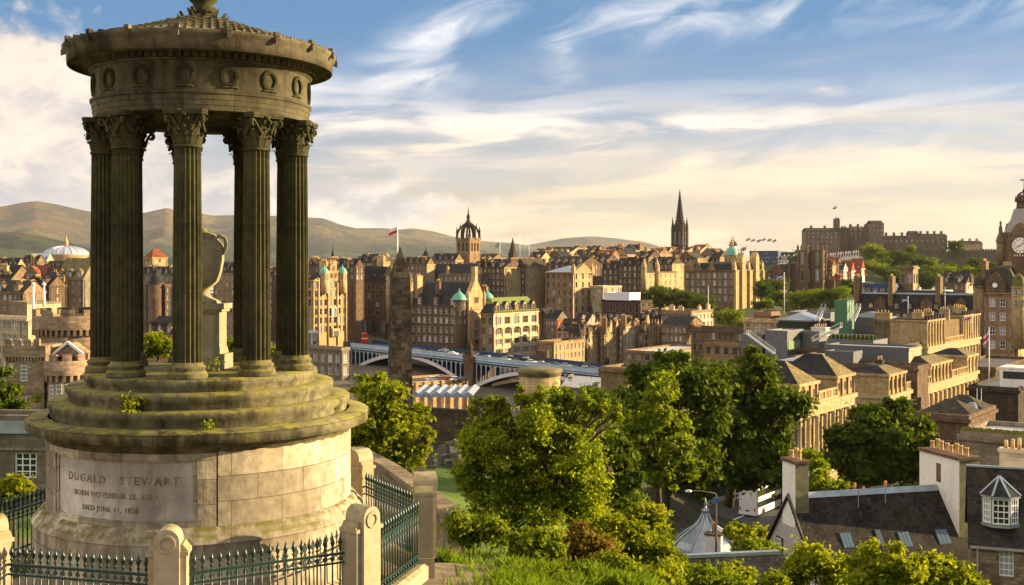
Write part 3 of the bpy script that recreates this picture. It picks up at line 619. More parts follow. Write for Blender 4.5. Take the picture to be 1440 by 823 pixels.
def facade(mb, o, t, nrm, Wd, H, wins, rec=.2, m=0):
    """a wall of Wd x H with openings (u0, u1, v0, v1) on a grid, with their reveals"""
    o, t, nrm = Vector(o), Vector(t), Vector(nrm)
    us = sorted({0., Wd} | {round(w[k], 4) for w in wins for k in (0, 1)}); vs = sorted({0., H} | {round(w[k], 4) for w in wins for k in (2, 3)})
    holes = {(round(w[0], 4), round(w[2], 4)): w for w in wins}; P_ = lambda u, v, dd=0.: o + t * u + Vector((0, 0, v)) - nrm * dd
    iu = {u: i for i, u in enumerate(us)}; iv = {v: i for i, v in enumerate(vs)}
    covered = set()
    for w in wins:
        for a in range(iu[round(w[0], 4)], iu[round(w[1], 4)]):
            for b in range(iv[round(w[2], 4)], iv[round(w[3], 4)]): covered.add((a, b))
    for j in range(len(vs) - 1):
        i = 0
        while i < len(us) - 1:
            if (i, j) in covered: i += 1; continue
            k = i
            while k < len(us) - 1 and (k, j) not in covered: k += 1
            mb.face([P_(us[i], vs[j]), P_(us[k], vs[j]), P_(us[k], vs[j + 1]), P_(us[i], vs[j + 1])], m); i = k
    for u0, u1, v0, v1 in wins:
        for a, b in (((u0, v0), (u1, v0)), ((u1, v0), (u1, v1)), ((u1, v1), (u0, v1)), ((u0, v1), (u0, v0))):
            mb.face([P_(*a), P_(*a, rec), P_(*b, rec), P_(*b)][::-1], m)
        c = .12
        mb.face([P_(u0, v0, rec + .06), P_(u1, v0, rec + .06), P_(u1, v1, rec + .06), P_(u0, v1, rec + .06)], m)
def solve(xc, D, xl, xr, th):
    al, ar = (xl - CX) / FPX, (xr - CX) / FPX; Xc = (xc - CX) / FPX * D; c, s = cos(R(th)), sin(R(th))
    return (Xc - al * D) / (c + al * s), (ar * D - Xc) / (s - ar * c)
class Bld: pass
CHIM = {}
def chimney(parent, x, y, z, w, d_, h, wall, pots=3, real=False, axis=None):
    mb = MB(); mb.box(-w / 2, w / 2, -d_ / 2, d_ / 2, -1.2, h, 0); mb.box(-w / 2 - .12, w / 2 + .12, -d_ / 2 - .12, d_ / 2 + .12, h, h + .28, 0)
    P_ = []
    for i in range(pots):
        f = (i + .5) / pots - .5; px_, py_ = (f * w * .9, 0) if w > d_ else (0, f * d_ * .9)
        if real: P_.append((px_, py_))
        else: mb.cyl((px_, py_, 0), .17, h + .28, h + .95 + .25 * ((i * 7) % 3) / 2, 6, .14, 1)
    o = mb.build('chimney', [wall, POT], parent, (x, y, z))
    if real:
        pt = MB(); pt.lathe([(.17, 0), (.15, .1), (.145, .75), (.17, .78), (.17, .86), (.12, .86), (.12, .6)], 12); pm = pt.mesh('chimney_pot', POT)
        for i, (a, b) in enumerate(P_): link('chimney_pot', pm, o, (a, b, h + .28), 0, (1, 1, .8 + .35 * ((i * 5) % 4) / 3))
    return o
def dormer(parent, x, y, z, rz, w, h, dep, wall, roof, win='sash', gable=.55, real=True):
    mb = MB(); g = w * gable
    facade(mb, (-w / 2, 0, 0), (1, 0, 0), (0, -1, 0), w, h, [(w * .2, w * .8, h * .12, h * .9)], .1)
    mb.face([(-w / 2, 0, h), (w / 2, 0, h), (0, 0, h + g)], 0); mb.face([(w / 2, 0, 0), (w / 2, dep, 0), (w / 2, dep, h), (w / 2, 0, h)]); mb.face([(-w / 2, dep, 0), (-w / 2, 0, 0), (-w / 2, 0, h), (-w / 2, dep, h)])
    for s_ in (-1, 1):
        q = [(s_ * (w / 2 + .1), -.12, h - .08), (0, -.12, h + g + .06), (0, dep, h + g + .06), (s_ * (w / 2 + .1), dep, h - .08)]
        mb.face(q if s_ < 0 else q[::-1], 1)
    o = mb.build('dormer', [wall, roof], parent, (x, y, z), rz)
    link('window', WIN[win], o, (0, .08, h * .12), 0, (w * .6, 1, h * .78)); return o
def roof_mesh(mb, kind, W, Dp, z, h, ov=.25, wallm=0, roofm=1):
    x0, x1, y0, y1 = -W - ov, ov, -ov, Dp + ov; th = .18
    if kind == 'gx':
        ym = Dp / 2; s = h / (Dp / 2 + ov) * 1.0
        for q in ([(x0, y0, z), (x1, y0, z), (x1, ym, z + h), (x0, ym, z + h)], [(x1, y1, z), (x0, y1, z), (x0, ym, z + h), (x1, ym, z + h)]):
            mb.face(q, roofm); mb.face([(a, b, c - th) for a, b, c in reversed(q)], roofm); mb.face([(q[0][0], q[0][1], z - th), (q[1][0], q[1][1], z - th), q[1], q[0]], roofm)
        for x in (x0, x1): mb.face([(x, y0, z - th), (x, y0, z), (x, ym, z + h), (x, ym, z + h - th)], roofm); mb.face([(x, y1, z), (x, y1, z - th), (x, ym, z + h - th), (x, ym, z + h)], roofm)
        for x, r in ((0, 1), (-W, -1)): mb.face([(x, 0, z - .01), (x, Dp, z - .01), (x, ym, z + h - th * .6)][::r], wallm)
    elif kind == 'gy':
        xm = -W / 2
        for q in ([(x1, y0, z), (x1, y1, z), (xm, y1, z + h), (xm, y0, z + h)], [(x0, y1, z), (x0, y0, z), (xm, y0, z + h), (xm, y1, z + h)]):
            mb.face(q, roofm); mb.face([(a, b, c - th) for a, b, c in reversed(q)], roofm); mb.face([(q[0][0], q[0][1], z - th), (q[1][0], q[1][1], z - th), q[1], q[0]], roofm)
        for y in (y0, y1): mb.face([(x0, y, z - th), (x0, y, z), (xm, y, z + h), (xm, y, z + h - th)], roofm); mb.face([(x1, y, z), (x1, y, z - th), (xm, y, z + h - th), (xm, y, z + h)], roofm)
        for y, r in ((0, 1), (Dp, -1)): mb.face([(-W, y, z - .01), (0, y, z - .01), (xm, y, z + h - th * .6)][::r], wallm)
    elif kind in ('hip', 'pyr'):
        if kind == 'pyr': i = j = 1.
        if W > Dp: k = min(Dp / 2, W / 2); r0, r1 = (x0 + k, Dp / 2), (x1 - k, Dp / 2)
        else: k = min(W / 2, Dp / 2); r0, r1 = (-W / 2, y0 + k), (-W / 2, y1 - k)
        a, b, c, d_ = (x0, y0, z), (x1, y0, z), (x1, y1, z), (x0, y1, z); e, f = (r0[0], r0[1], z + h), (r1[0], r1[1], z + h)
        if W > Dp: fs = [[a, b, f, e], [b, c, f], [c, d_, e, f], [d_, a, e]]
        else: fs = [[a, b, e], [b, c, f, e], [c, d_, f], [d_, a, e, f]]
        for q in fs: mb.face(q, roofm)
        mb.face([d_, c, b, a], roofm)
    elif kind == 'man':
        i = min(h * .45, W * .3, Dp * .3); a = [(x0, y0), (x1, y0), (x1, y1), (x0, y1)]; b = [(x0 + i, y0 + i), (x1 - i, y0 + i), (x1 - i, y1 - i), (x0 + i, y1 - i)]
        for k in range(4): l = (k + 1) % 4; mb.face([(*a[k], z), (*a[l], z), (*b[l], z + h), (*b[k], z + h)], roofm)
        k2 = min((x1 - x0 - 2 * i), (y1 - y0 - 2 * i)) * .5; cx_, cy_ = (b[0][0] + b[1][0]) / 2, (b[0][1] + b[3][1]) / 2; hh = min(1.6, k2 * .3)
        top = [(cx_ + (p[0] - cx_) * .35, cy_ + (p[1] - cy_) * .35) for p in b]
        for k in range(4): l = (k + 1) % 4; mb.face([(*b[k], z + h), (*b[l], z + h), (*top[l], z + h + hh), (*top[k], z + h + hh)], roofm)
        mb.face([(*p, z + h + hh) for p in top], roofm); mb.face([(*p, z) for p in reversed(a)], roofm)
    elif kind == 'flat':
        mb.face([(-W + .35, .35, z - .15), (-.35, .35, z - .15), (-.35, Dp - .35, z - .15), (-W + .35, Dp - .35, z - .15)], roofm)
        for q in ((-W - .06, .06, -.06, .35), (-W - .06, .06, Dp - .35, Dp + .06), (-W - .06, -W + .35, .35, Dp - .35), (-.35, .06, .35, Dp - .35)): mb.box(q[0], q[1], q[2], q[3], z - .3, z + h, wallm)
def B(label, xc, D, xl, xr, yt, rows=4, nl=4, nr=4, wall=BROWN, roof=('gx', 4., SLATE), win='sash', ww=1.05, wh=1.9, sh=3.4, th=36, zb=None, W=None, Dp=None, top=.9, ch=(), dl=0, dr=0, dwin=None, name='tenement', cat='tenement', group='tenements of the old town',
      cornice=.35, strings=0, lit=None, chw=None, dsz=(1.5, 2.1), rwall=None, minW=None):
    c = px(xc, yt, D); W_, D_ = solve(xc, D, xl, xr, th); W_ = W if W is not None else W_; D_ = Dp if Dp is not None else D_
    W_ = max(W_, .8); D_ = max(D_, .8)
    if zb is None: zb = gz(c.x, c.y) - 4.
    H = c.z - zb
    T = thing(name, label, cat, (c.x, c.y, zb), R(-th), group)
    def lay(L, nb):
        out = []
        if nb <= 0: return out
        p = L / nb; w = min(ww, p * .55)
        for r in range(rows):
            v1 = H - top - r * sh; v0 = v1 - wh
            if v0 < .6: break
            for i in range(nb): u = (i + .5) * p; out.append((u - w / 2, u + w / 2, v0, v1))
        return out
    wl, wr = lay(W_, nl), lay(D_, nr); mb = MB()
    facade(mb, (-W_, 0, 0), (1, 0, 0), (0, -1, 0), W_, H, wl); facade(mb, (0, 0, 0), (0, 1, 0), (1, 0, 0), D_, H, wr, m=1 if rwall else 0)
    mb.face([(0, D_, 0), (-W_, D_, 0), (-W_, D_, H), (0, D_, H)]); mb.face([(-W_, D_, 0), (-W_, 0, 0), (-W_, 0, H), (-W_, D_, H)])
    if cornice:
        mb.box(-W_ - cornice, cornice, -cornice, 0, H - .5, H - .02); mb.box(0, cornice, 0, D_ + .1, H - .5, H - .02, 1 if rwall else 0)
    for k in range(strings):
        z = H - top - (k + 1) * sh + (sh - wh) * .42
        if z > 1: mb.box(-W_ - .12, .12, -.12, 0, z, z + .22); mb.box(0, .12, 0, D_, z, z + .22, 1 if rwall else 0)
    mb.build('wall', [wall, rwall or wall], T)  # rwall: own material for the right wall, often paler to paint in sunlight
    for u0, u1, v0, v1 in wl: link('window', WIN[win], T, (-W_ + (u0 + u1) / 2, .16, v0), 0, (u1 - u0, 1, v1 - v0))
    for u0, u1, v0, v1 in wr: link('window', WIN[win], T, (-.16, (u0 + u1) / 2, v0), R(90), (u1 - u0, 1, v1 - v0))
    kind, h, rm = roof; mb = MB(); roof_mesh(mb, kind, W_, D_, H, h)
    ro = mb.build('roof', [wall, rm], T)
    if not ch and kind in ('gx', 'gy', 'man') and W_ > 4: ch = ((.06, .5, 1., 2.6, 2.4, 1), (.95, .5, 1., 2.6, 2.8, 1)) if kind != 'gy' else ((.5, .04, 2.6, 1., 2.6, 1), (.5, .95, 2.6, 1., 2.6, 1))
    for x_, y_ in ((-W_ * .07, -.1), (.1, D_ * .06), (-W_ * .93, -.1), (.1, D_ * .94)):
        if rows > 1: mb = MB(); mb.box(x_ - .07, x_ + .07, y_ - .07, y_ + .07, 0, H - .5); mb.build('downpipe', DARKMET, T)
    if name == 'tenement' and kind == 'gx':
        rg = random.Random(int(xc * 7 + yt)); ch = tuple(ch) + tuple((rg.uniform(.12, .9), rg.choice((.16, .5, .84)), *rg.choice(((3., 1.), (1., 3.), (1.6, 1.)))  , rg.uniform(1.6, 4.2), 1) for _ in range(2 + int(W_ / 7)))
        if not dl and W_ > 7: dl = int(W_ / 4.2); dsz = (1.7, 2.1); dwin = dwin or 'sash'
        if dr == 0 and False: pass
    for q in ch:
        u, v, w, dd, hh = q[:5]; chimney(ro, -W_ * (1 - u), D_ * v, H + (h if kind in ('gx', 'gy') and len(q) < 6 else 0) * .55, w, dd, hh, chw or wall, max(2, int(max(w, dd) / .55)))
    dw = dwin or win
    for n_, side in ((dl, 0), (dr, 1)):
        L = W_ if side == 0 else D_
        for i in range(n_):
            u = (i + .5) * L / n_
            if side == 0: dormer(ro, -W_ + u, .25, H + .15, 0, dsz[0], dsz[1], 2.4, wall, rm, dw)
            else: dormer(ro, -.25, u, H + .15, R(90), dsz[0], dsz[1], 2.4, rwall or wall, rm, dw)
    b = Bld(); b.T, b.W, b.D, b.H, b.roof, b.c, b.zb = T, W_, D_, H, ro, c, zb; return b
def part(b, name, mb, mats, loc=(0, 0, 0), rz=0.): return mb.build(name, mats, b.T if hasattr(b, 'T') else b, loc, rz)
def turret(b, x, y, r, z0, z1, cap, capm, wall, seg=12, wins=0, name='turret'):
    """round corner turret with a cap profile [(r, z above z1)]"""
    mb = MB(); mb.cyl((x, y, 0), r, z0, z1, seg, m=0); mb.cyl((x, y, 0), r + .2, z1 - .45, z1 + .02, seg, m=0)
    o = part(b, name, mb, [wall])
    m2 = MB(); m2.lathe([(q[0], z1 + .02 + q[1]) for q in cap], seg, c=(x, y, 0), caps=False); m2.build('turret_cap', capm, o)
    for k in range(wins):
        for a in (-100, -45, 10):
            link('window', WIN['sash'], o, (x + (r + .0) * cos(R(a)), y + r * sin(R(a)), z1 - 2.8 - 3.4 * k), R(a + 90), (.7, 1, 1.8))
    return o
OGEE = lambda r, h: [(r * 1.12, 0), (r * 1.05, h * .12), (r * .85, h * .35), (r * .5, h * .52), (r * .2, h * .65), (r * .08, h * .8), (.04, h)]
CONE = lambda r, h: [(r * 1.1, 0), (.03, h)]
DOME = lambda r, h: [(r * 1.05, 0)] + [(r * cos(R(a)), h * .85 * sin(R(a))) for a in (10, 30, 50, 70, 84)] + [(.06, h * .9), (.03, h)]
def arches(b, xs, z0, w, h, wall, y=0.):
    """round-headed openings standing on the front wall, each its own part"""
    for x in xs:
        mb = MB(); n_ = 10; pl = [(-w / 2, 0), (w / 2, 0)] + [(w / 2 * cos(PI * i / n_), h - w / 2 + w / 2 * sin(PI * i / n_)) for i in range(n_ + 1)]
        mb.face([(p[0], -.03, p[1]) for p in pl], 1); w2 = w / 2 + .35
        for i in range(n_):
            a0, a1 = PI * i / n_, PI * (i + 1) / n_; zc = h - w / 2
            mb.ext([(w / 2 * cos(a0), zc + w / 2 * sin(a0)), (w2 * cos(a0), zc + w2 * sin(a0)), (w2 * cos(a1), zc + w2 * sin(a1)), (w / 2 * cos(a1), zc + w / 2 * sin(a1))], -.3, 0)
        mb.box(-w2, -w / 2, -.3, 0, 0, h - w / 2); mb.box(w / 2, w2, -.3, 0, 0, h - w / 2); mb.box(-.06, .06, -.08, -.031, 0, h - .1); mb.box(-w / 2, w / 2, -.08, -.031, h - w / 2 - .08, h - w / 2 + .08)
        part(b, 'arched_window', mb, [wall, GLASS], (x, y, z0))
def mast(label, x, yb, yt, D, r=.09, flag=None, name='flagpole', cat='flagpole', group='flagpoles over the town', m=None, sz=(2.6, 1.6)):
    a, t_ = px(x, yb, D), px(x, yt, D); T = thing(name, label, cat, a, 0, group); mb = MB(); H = t_.z - a.z
    mb.lathe([(r, 0), (r * .6, H)], 8); mb.lathe([(.0, H), (r * 1.4, H + r), (r * 1.3, H + 2 * r), (.0, H + 3 * r)], 8, caps=False); mb.build('pole', m or WHITE, T)
    if flag:
        f = MB(); nx, nz = 10, 6; w, h = sz
        for j in range(nz):
            for i in range(nx):
                q = [(-(i + a_) * w / nx, .25 * sin((i + a_) * .9) * (i + a_) / nx, H - .2 - h + (j + b_) * h / nz - (i + a_) / nx * h * .55 + .06 * sin((i + a_) * 1.3)) for a_, b_ in ((0, 0), (1, 0), (1, 1), (0, 1))]
                f.face(q, flag(i / nx, j / (nz - 1)), smooth=True)
        f.build('flag', FLAGM, T)
    return T
FLAGM = [plain('flag blue', (.02, .035, .16), .8), plain('flag white', (.75, .74, .72), .8), plain('flag red', (.5, .03, .03), .8)]
def union(u, v):
    if abs(u - .45) < .08 or abs(v - .5) < .12: return 2
    if abs(u - .45) < .17 or abs(v - .5) < .32: return 1
    return 1 if abs(abs(u - .45) * 1.1 - abs(v - .5)) < .12 else 0
def redf(u, v): return 2 if v < .6 else 1
def saltire(u, v): return 1 if abs(abs(u - .45) - abs(v - .5)) < .13 else 0
# ================================================================ THE TOWN, left to right
OT = 'tenements of the old town'
# ---- left, beyond the columns
b = B('pale office block with a grid of white windows, at the left edge below the flues', 38, 300, -70, 52, 449, 6, 16, 0, PALE, ('flat', .6, DARKROOF), 'sash', 1.5, 1.9, 3.3, top=1.0, name='office_block', cat='office block', group=None)
b = B('blank walled concrete block behind the two white flues', 38, 345, 12, 86, 427, 0, 0, 0, GREYST, ('flat', .5, DARKROOF), group=None, rwall=PALE, name='concrete_block', cat='building', cornice=0)
mast('tall white flue on the blank concrete block, the left of two', 47, 447, 403, 296, .38, None, 'flue', 'flue', 'white flues')
mast('white flue on the blank concrete block, shorter and to the right', 62, 432, 403, 338, .42, None, 'flue', 'flue', 'white flues')
b = B('tenement with a big ochre slate roof and three white dormers, under the ribbed dome', 117, 400, 79, 131, 392, 4, 4, 1, GREYST, ('gx', 7.2, SLATEO), 'sash', .8, 1.25, 2.9, th=12, Dp=13, ch=((.02, .5, 1.2, 4.5, 4.2, 1), (.42, .55, 1.4, 2.2, 4.6, 1), (.97, .55, 1.3, 4., 4.4, 1)), dl=3, dsz=(1.9, 2.2), chw=SAND)
b = B('narrow tenement with two gabled stone dormers, left of the big ochre roof', 79, 405, 56, 84, 389, 4, 3, 0, BROWN, ('gx', 5.6, SLATEW), 'sash', .9, 1.5, 3.1, th=12, Dp=12, dl=2, dsz=(2.2, 3.), ch=((.03, .5, .9, 4, 2.5, 1),), chw=SAND)
b = B('tenement with a bright red gable and red tiled roof', 57, 400, 30, 61, 395, 4, 3, 1, BROWN, ('gx', 5.4, SLATER), 'sash', .9, 1.5, 3.1, th=12, Dp=11, ch=((.02, .5, .9, 3.4, 3, 1),), dl=1, dsz=(5.2, 2.2), chw=SAND)
b = B('brown tenement with a long dark roof at the far left, above the pale office', 33, 360, -12, 46, 411, 4, 6, 1, BROWN, ('gx', 3.6, SLATEW), 'sash', 1., 1.7, 3.2, th=14, Dp=11)
b = B('dark slate tenement with a stone chimney gable at the left edge', 16, 415, -20, 30, 392, 3, 4, 1, BROWN, ('gx', 5., SLATE), 'sash', 1., 1.6, 3.2, th=14, Dp=12, ch=((.55, .2, 3.2, 1.2, 4.4, 1),), dl=1, chw=SAND)
b = B('dark fronted house below the red gable, left of the blank lit wall', 69, 372, 36, 81, 402, 4, 4, 1, SOOT_SHADE, ('gx', 3.4, SLATE), 'sash', .9, 1.6, 3.2, th=14, Dp=9, ch=((.03, .5, 4, 1, 2.2, 1),))
b = B('pale sandstone house with a lit end wall, beside the ochre roofed tenement', 81, 396, 62, 86, 402, 4, 2, 2, SAND, ('gx', 3.4, SLATEW), 'sash', .9, 1.6, 3.2, th=14, Dp=9)
b = B('lower annexe with a slate hip at the right foot of the ochre roofed tenement', 150, 410, 116, 170, 396, 4, 4, 2, BROWN, ('hip', 3.4, SLATE), 'sash', .9, 1.5, 3.1, th=12)
b = B('house with a rust red roof seen just left of the first columns', 150, 520, 116, 165, 374, 3, 3, 2, SAND, ('gx', 4., SLATER), 'sash', .9, 1.5, 3.1, th=12)
for i, (xc, xl, xr, y, D, wl, rm, lab) in enumerate((
        (24, -20, 36, 374, 640, SAND, SLATE, 'low lit house with a curved pale roof at the left edge of the town'), (52, 30, 64, 369, 700, BROWN, SLATE, 'slate roofed house left of the glass roof under the ribbed dome'), (66, 40, 76, 367, 820, PALE, FLATROOF, 'pale roofed hall with a sloping glazed roof left of the ribbed dome'))):
    B(lab, xc, D, xl, xr, y, 2, 3, 2, wl, ('gx', 4.5 if i < 2 else 5.5, rm if i < 2 else LEAD), ch=((.1, .5, 1., 3, 3, 1), (.8, .5, 1., 3, 3, 1)) if i < 2 else (), chw=SAND)
c = px(93, 358, 900); T = thing('domed_hall', 'hall with a shallow ribbed lead dome and stone lantern, above the ochre roof', 'hall', (c.x, c.y, -34))
mb = MB(); mb.lathe([(16.6, 0), (16.6, c.z + 34 - 1), (17, c.z + 34)], 40); mb.build('drum', SAND, T)
mb = MB(); mb.lathe([(16.6 * cos(R(a)), c.z + 34 + 6.6 * sin(R(a))) for a in (0, 12, 25, 38, 52, 66, 80, 88)], 40, caps=False)
for k in range(20):
    a = 2 * PI * k / 20; mb.tube([(16.7 * cos(R(e)) * cos(a), 16.7 * cos(R(e)) * sin(a), c.z + 34 + 6.7 * sin(R(e))) for e in range(0, 90, 11)], .3, 4)
mb.build('dome', plain('pale lead', (.42, .46, .54), .4, .4, .15), T)
mb = MB(); mb.cyl((0, 0, 0), 1.7, c.z + 34 + 6, c.z + 34 + 9.4, 10); mb.lathe([(2, c.z + 43.4), (1.1, c.z + 45), (.5, c.z + 47.5), (.1, c.z + 49.5)], 10, caps=False); mb.build('lantern', SAND, T)
# between the columns
b = B('lit square tower house with a red pyramid roof, seen between the first and second columns', 214, 560, 203, 237, 362, 2, 1, 1, SAND, ('pyr', 4.2, SLATER), 'dark', .8, 1.4, 4, rwall=SAND, Dp=9)
b = B('grey tenement with many white windows seen between the first columns', 246, 520, 196, 262, 386, 6, 7, 2, GREYST, ('gx', 3.6, SLATE), 'sash', 1.1, 2., 3.3, ch=((.2, .5, 1, 4, 3, 1), (.8, .5, 1, 4, 3, 1)))
b = B('dark stair tower tenement between the first columns', 232, 470, 205, 240, 402, 5, 3, 1, SOOT_SHADE, ('flat', .6, DARKROOF), 'sash', .9, 1.7, 3.3)
turret(b, -4, -1.2, 3.1, 0, b.H + 1.0, CONE(3.1, 7.), SLATE, SOOT_SHADE, 8)
b = B('low house with a dark slate roof, behind the small tree between the columns', 243, 330, 204, 262, 471, 1, 4, 1, BROWN, ('gx', 5., SLATE), 'sash', ch=((.15, .2, 2.6, .9, 1.2, 1), (.85, .2, 1.4, .9, 1.4, 1)), Dp=10, chw=PALE)
b = B('brown gabled tenement seen right of the urn', 331, 500, 300, 345, 384, 6, 4, 2, BROWN, ('gx', 4.6, SLATE), 'sash', 1., 1.9, 3.3, ch=((.6, .5, 1, 4, 3, 1),))
b = B('grey house with tall white windows low behind the urn pedestal', 345, 440, 306, 356, 440, 3, 5, 2, GREYST, ('gx', 4., SLATE), 'sash', 1.3, 2.3, 3.5)
b = B('sooty tenement half hidden by the right hand columns', 402, 510, 352, 436, 388, 6, 6, 3, SOOT_SHADE, ('gx', 4., SLATE), 'sash', 1., 1.9, 3.3, ch=((.3, .5, 1, 4, 3, 1),))
# ---- hotel with turrets, lit
b = B('golden ornate hotel with two small copper capped turrets at the left end of the bridge', 441, 500, 430, 487, 394, 6, 1, 7, SAND, ('gx', 5., SLATE), 'dark', 1.3, 2.5, 3.9, Dp=None, strings=5, name='hotel', cat='hotel', group=None, cornice=.5, rwall=SAND)
HB = b
for f, w in ((.30, 2.), (.86, 2.)): turret(b, .3, b.D * f, 2., b.H - 6, b.H + 3.0, OGEE(2., 4.2), VERDI, SAND, 10, 1)
mb = MB(); g = b.D * .58; st = [(-4.4, 0), (4.4, 0), (4.4, 2.2), (3.2, 2.2), (3.2, 4.), (2.1, 4.), (2.1, 5.8), (1.1, 6.9), (0, 8.2), (-1.1, 6.9), (-2.1, 5.8), (-2.1, 4.), (-3.2, 4.), (-3.2, 2.2), (-4.4, 2.2)]
mb.ext([(g + u, b.H + v) for u, v in st], -.3, .45, 'x'); o = part(b, 'stepped_gable', mb, SAND)
for u, v in ((-1.2, 1.), (1.2, 1.), (0, 4.2)): link('window', WIN['dark'], o, (.47, g + u, b.H + v), R(90), (1., 1, 1.7))
for k in (.145, .43, .715, .985):
    mb = MB(); mb.cyl((.1, b.D * k, 0), .5, 6, b.H + (.8 if k < .2 else -1.), 8); part(b, 'pilaster', mb, SAND)
for k in (.5, .643): 
    mb = MB(); n_ = 10; w = 2.1; pl = [(-w / 2, 0), (w / 2, 0)] + [(w / 2 * cos(PI * i / n_), 3.4 + w / 2 * sin(PI * i / n_)) for i in range(n_ + 1)]
    mb.ext(pl, .0, .25, 'x', 1); mb.ext([(u * .75, v * .93 + .1) for u, v in pl], .25, .28, 'x', 0); part(b, 'arched_window', mb, [GLASS, WHITE], (0, b.D * k, b.H - 16.3))
mb = MB(); mb.box(0, 1.6, b.D * .5, b.D * .72, b.H - 25., b.H - 21.5); mb.box(1.6, 1.65, b.D * .53, b.D * .69, b.H - 25., b.H - 22.6, 1); part(b, 'porch', mb, [PALE, DARKMET])
chimney(b.roof, -3, b.D * .45, b.H + 4, 4.5, 1.2, 4.2, SAND, 6); chimney(b.roof, -6.5, b.D * .9, b.H + 4, 1.2, 4, 4, SAND, 5); chimney(b.roof, -9, b.D * .1, b.H + 4, 6, 1.4, 4.2, SAND, 7)
b = B('long dark slate roofed range behind the golden hotel', 500, 535, 432, 512, 374, 2, 7, 2, SOOT_SHADE, ('gx', 3.6, SLATE), 'sash', ch=((.12, .3, 5, 1.3, 3.6, 1), (.5, .4, 5., 1.3, 3.4, 1), (.78, .4, 3.4, 1.3, 2.8, 1)), chw=SAND)
b = B('white fronted shop with tall windows at the bridge end, left of the golden hotel', 430, 462, 420, 447, 468, 2, 1, 2, HARL, ('flat', .5, DARKROOF), 'sash', 2., 2.6, 3.2, zb=-38, name='shop', cat='shop', group=None, top=.6)
b = B('dark stone building below the bridge deck at its left end, with large white windows', 480, 430, 418, 492, 492, 4, 6, 1, GREYST, ('flat', .8, DARKROOF), 'grid', 2.3, 3., 4.6, name='warehouse', cat='building', group=None, strings=1, top=2.0)
# ---- dark hotel with arches
b = B('dark brown hotel with round arched ground floor and domed corner turret, left of the obelisk', 548, 552, 491, 556, 396, 4, 5, 1, SOOT_SHADE, ('man', 7., SLATE), 'two', 2., 2.4, 4.1, strings=4, dl=4, dsz=(2.2, 3.), dwin='two', name='hotel', cat='hotel', group=None, rwall=SAND, cornice=.5, top=1.8)
arches(b, [-b.W * f for f in (.86, .62, .38, .15)], b.H - 24.5, 2.7, 5.8, SOOT_SHADE)
turret(b, .3, .2, 2.3, b.H - 20, b.H + 3.2, DOME(2.3, 5.4), SLATEG, SAND, 12, 2)
chimney(b.roof, -11, 6, b.H + 6, 4.4, 1.5, 6., SAND, 6); chimney(b.roof, -3.6, 7, b.H + 6, 3., 1.4, 4.6, SAND, 4); chimney(b.roof, -15.6, 3., b.H + 1, 1.2, 2.4, 6.5, SAND, 3)
# ---- newspaper building turned hotel with copper caps
b = B('dark fronted hotel with copper capped turrets and a lit gable tower, right of the obelisk', 648, 468, 578, 690, 431, 4, 9, 5, SOOT_SHADE, ('gx', 9.5, SLATE), 'sash', 1.3, 2.3, 3.9, strings=2, name='hotel', cat='hotel', group=None, rwall=SAND, cornice=.5, dl=3, dsz=(2.6, 3.2))
SC = b
turret(b, -.6, -.2, 2.6, 2, b.H + 2.6, OGEE(2.8, 5.), VERDI, SOOT_SHADE, 12, 3)
turret(b, .4, b.D * .86, 2.4, 2, b.H + 2.6, OGEE(2.6, 4.6), VERDI, SAND, 12, 3)
mb = MB(); g = b.D * .45; w = b.D * .26
mb.ext([(g - w, 0), (g + w, 0), (g + w, b.H + 3), (g + w * .75, b.H + 5.6), (g + .9, b.H + 10.5), (g + .9, b.H + 16.2), (g - .9, b.H + 16.2), (g - .9, b.H + 10.5), (g - w * .75, b.H + 5.6), (g - w, b.H + 3)], -1.2, 1., 'x'); o = part(b, 'gable_tower', mb, SAND)
mb.__init__(); mb.box(1., 1.5, g - w * .7, g + w * .7, b.H - 1.4, b.H - .4); part(b, 'balcony', mb, SAND)
for k in range(5): link('window', WIN['mull'], o, (1.02, g, b.H - 3.9 * k - (4.6 if k else -1.2)), R(90), (2.4, 1, 2.3))
for s_ in (-1, 1): 
    mb = MB(); mb.cyl((1., g + s_ * w, 0), .7, 0, b.H + 4, 8); mb.lathe([(.85, b.H + 4), (.05, b.H + 6.5)], 8, c=(1., g + s_ * w, 0), caps=False); part(b, 'buttress', mb, SAND)
chimney(b.roof, -b.W * .52, 2.4, b.H + 3, 2.2, 1.2, 7., SOOT_SHADE, 3); chimney(b.roof, -b.W * .97, 4, b.H + 4, 1.6, 3.4, 8, SAND, 4); chimney(b.roof, -3, b.D * .98, b.H + 2, 3., 1.4, 5.5, BROWN, 4)
turret(b, -b.W - 1.5, -.4, 2.3, b.H - 12, b.H + 9.5, DOME(2.3, 5.4), SLATEG, SAND, 12, 2)
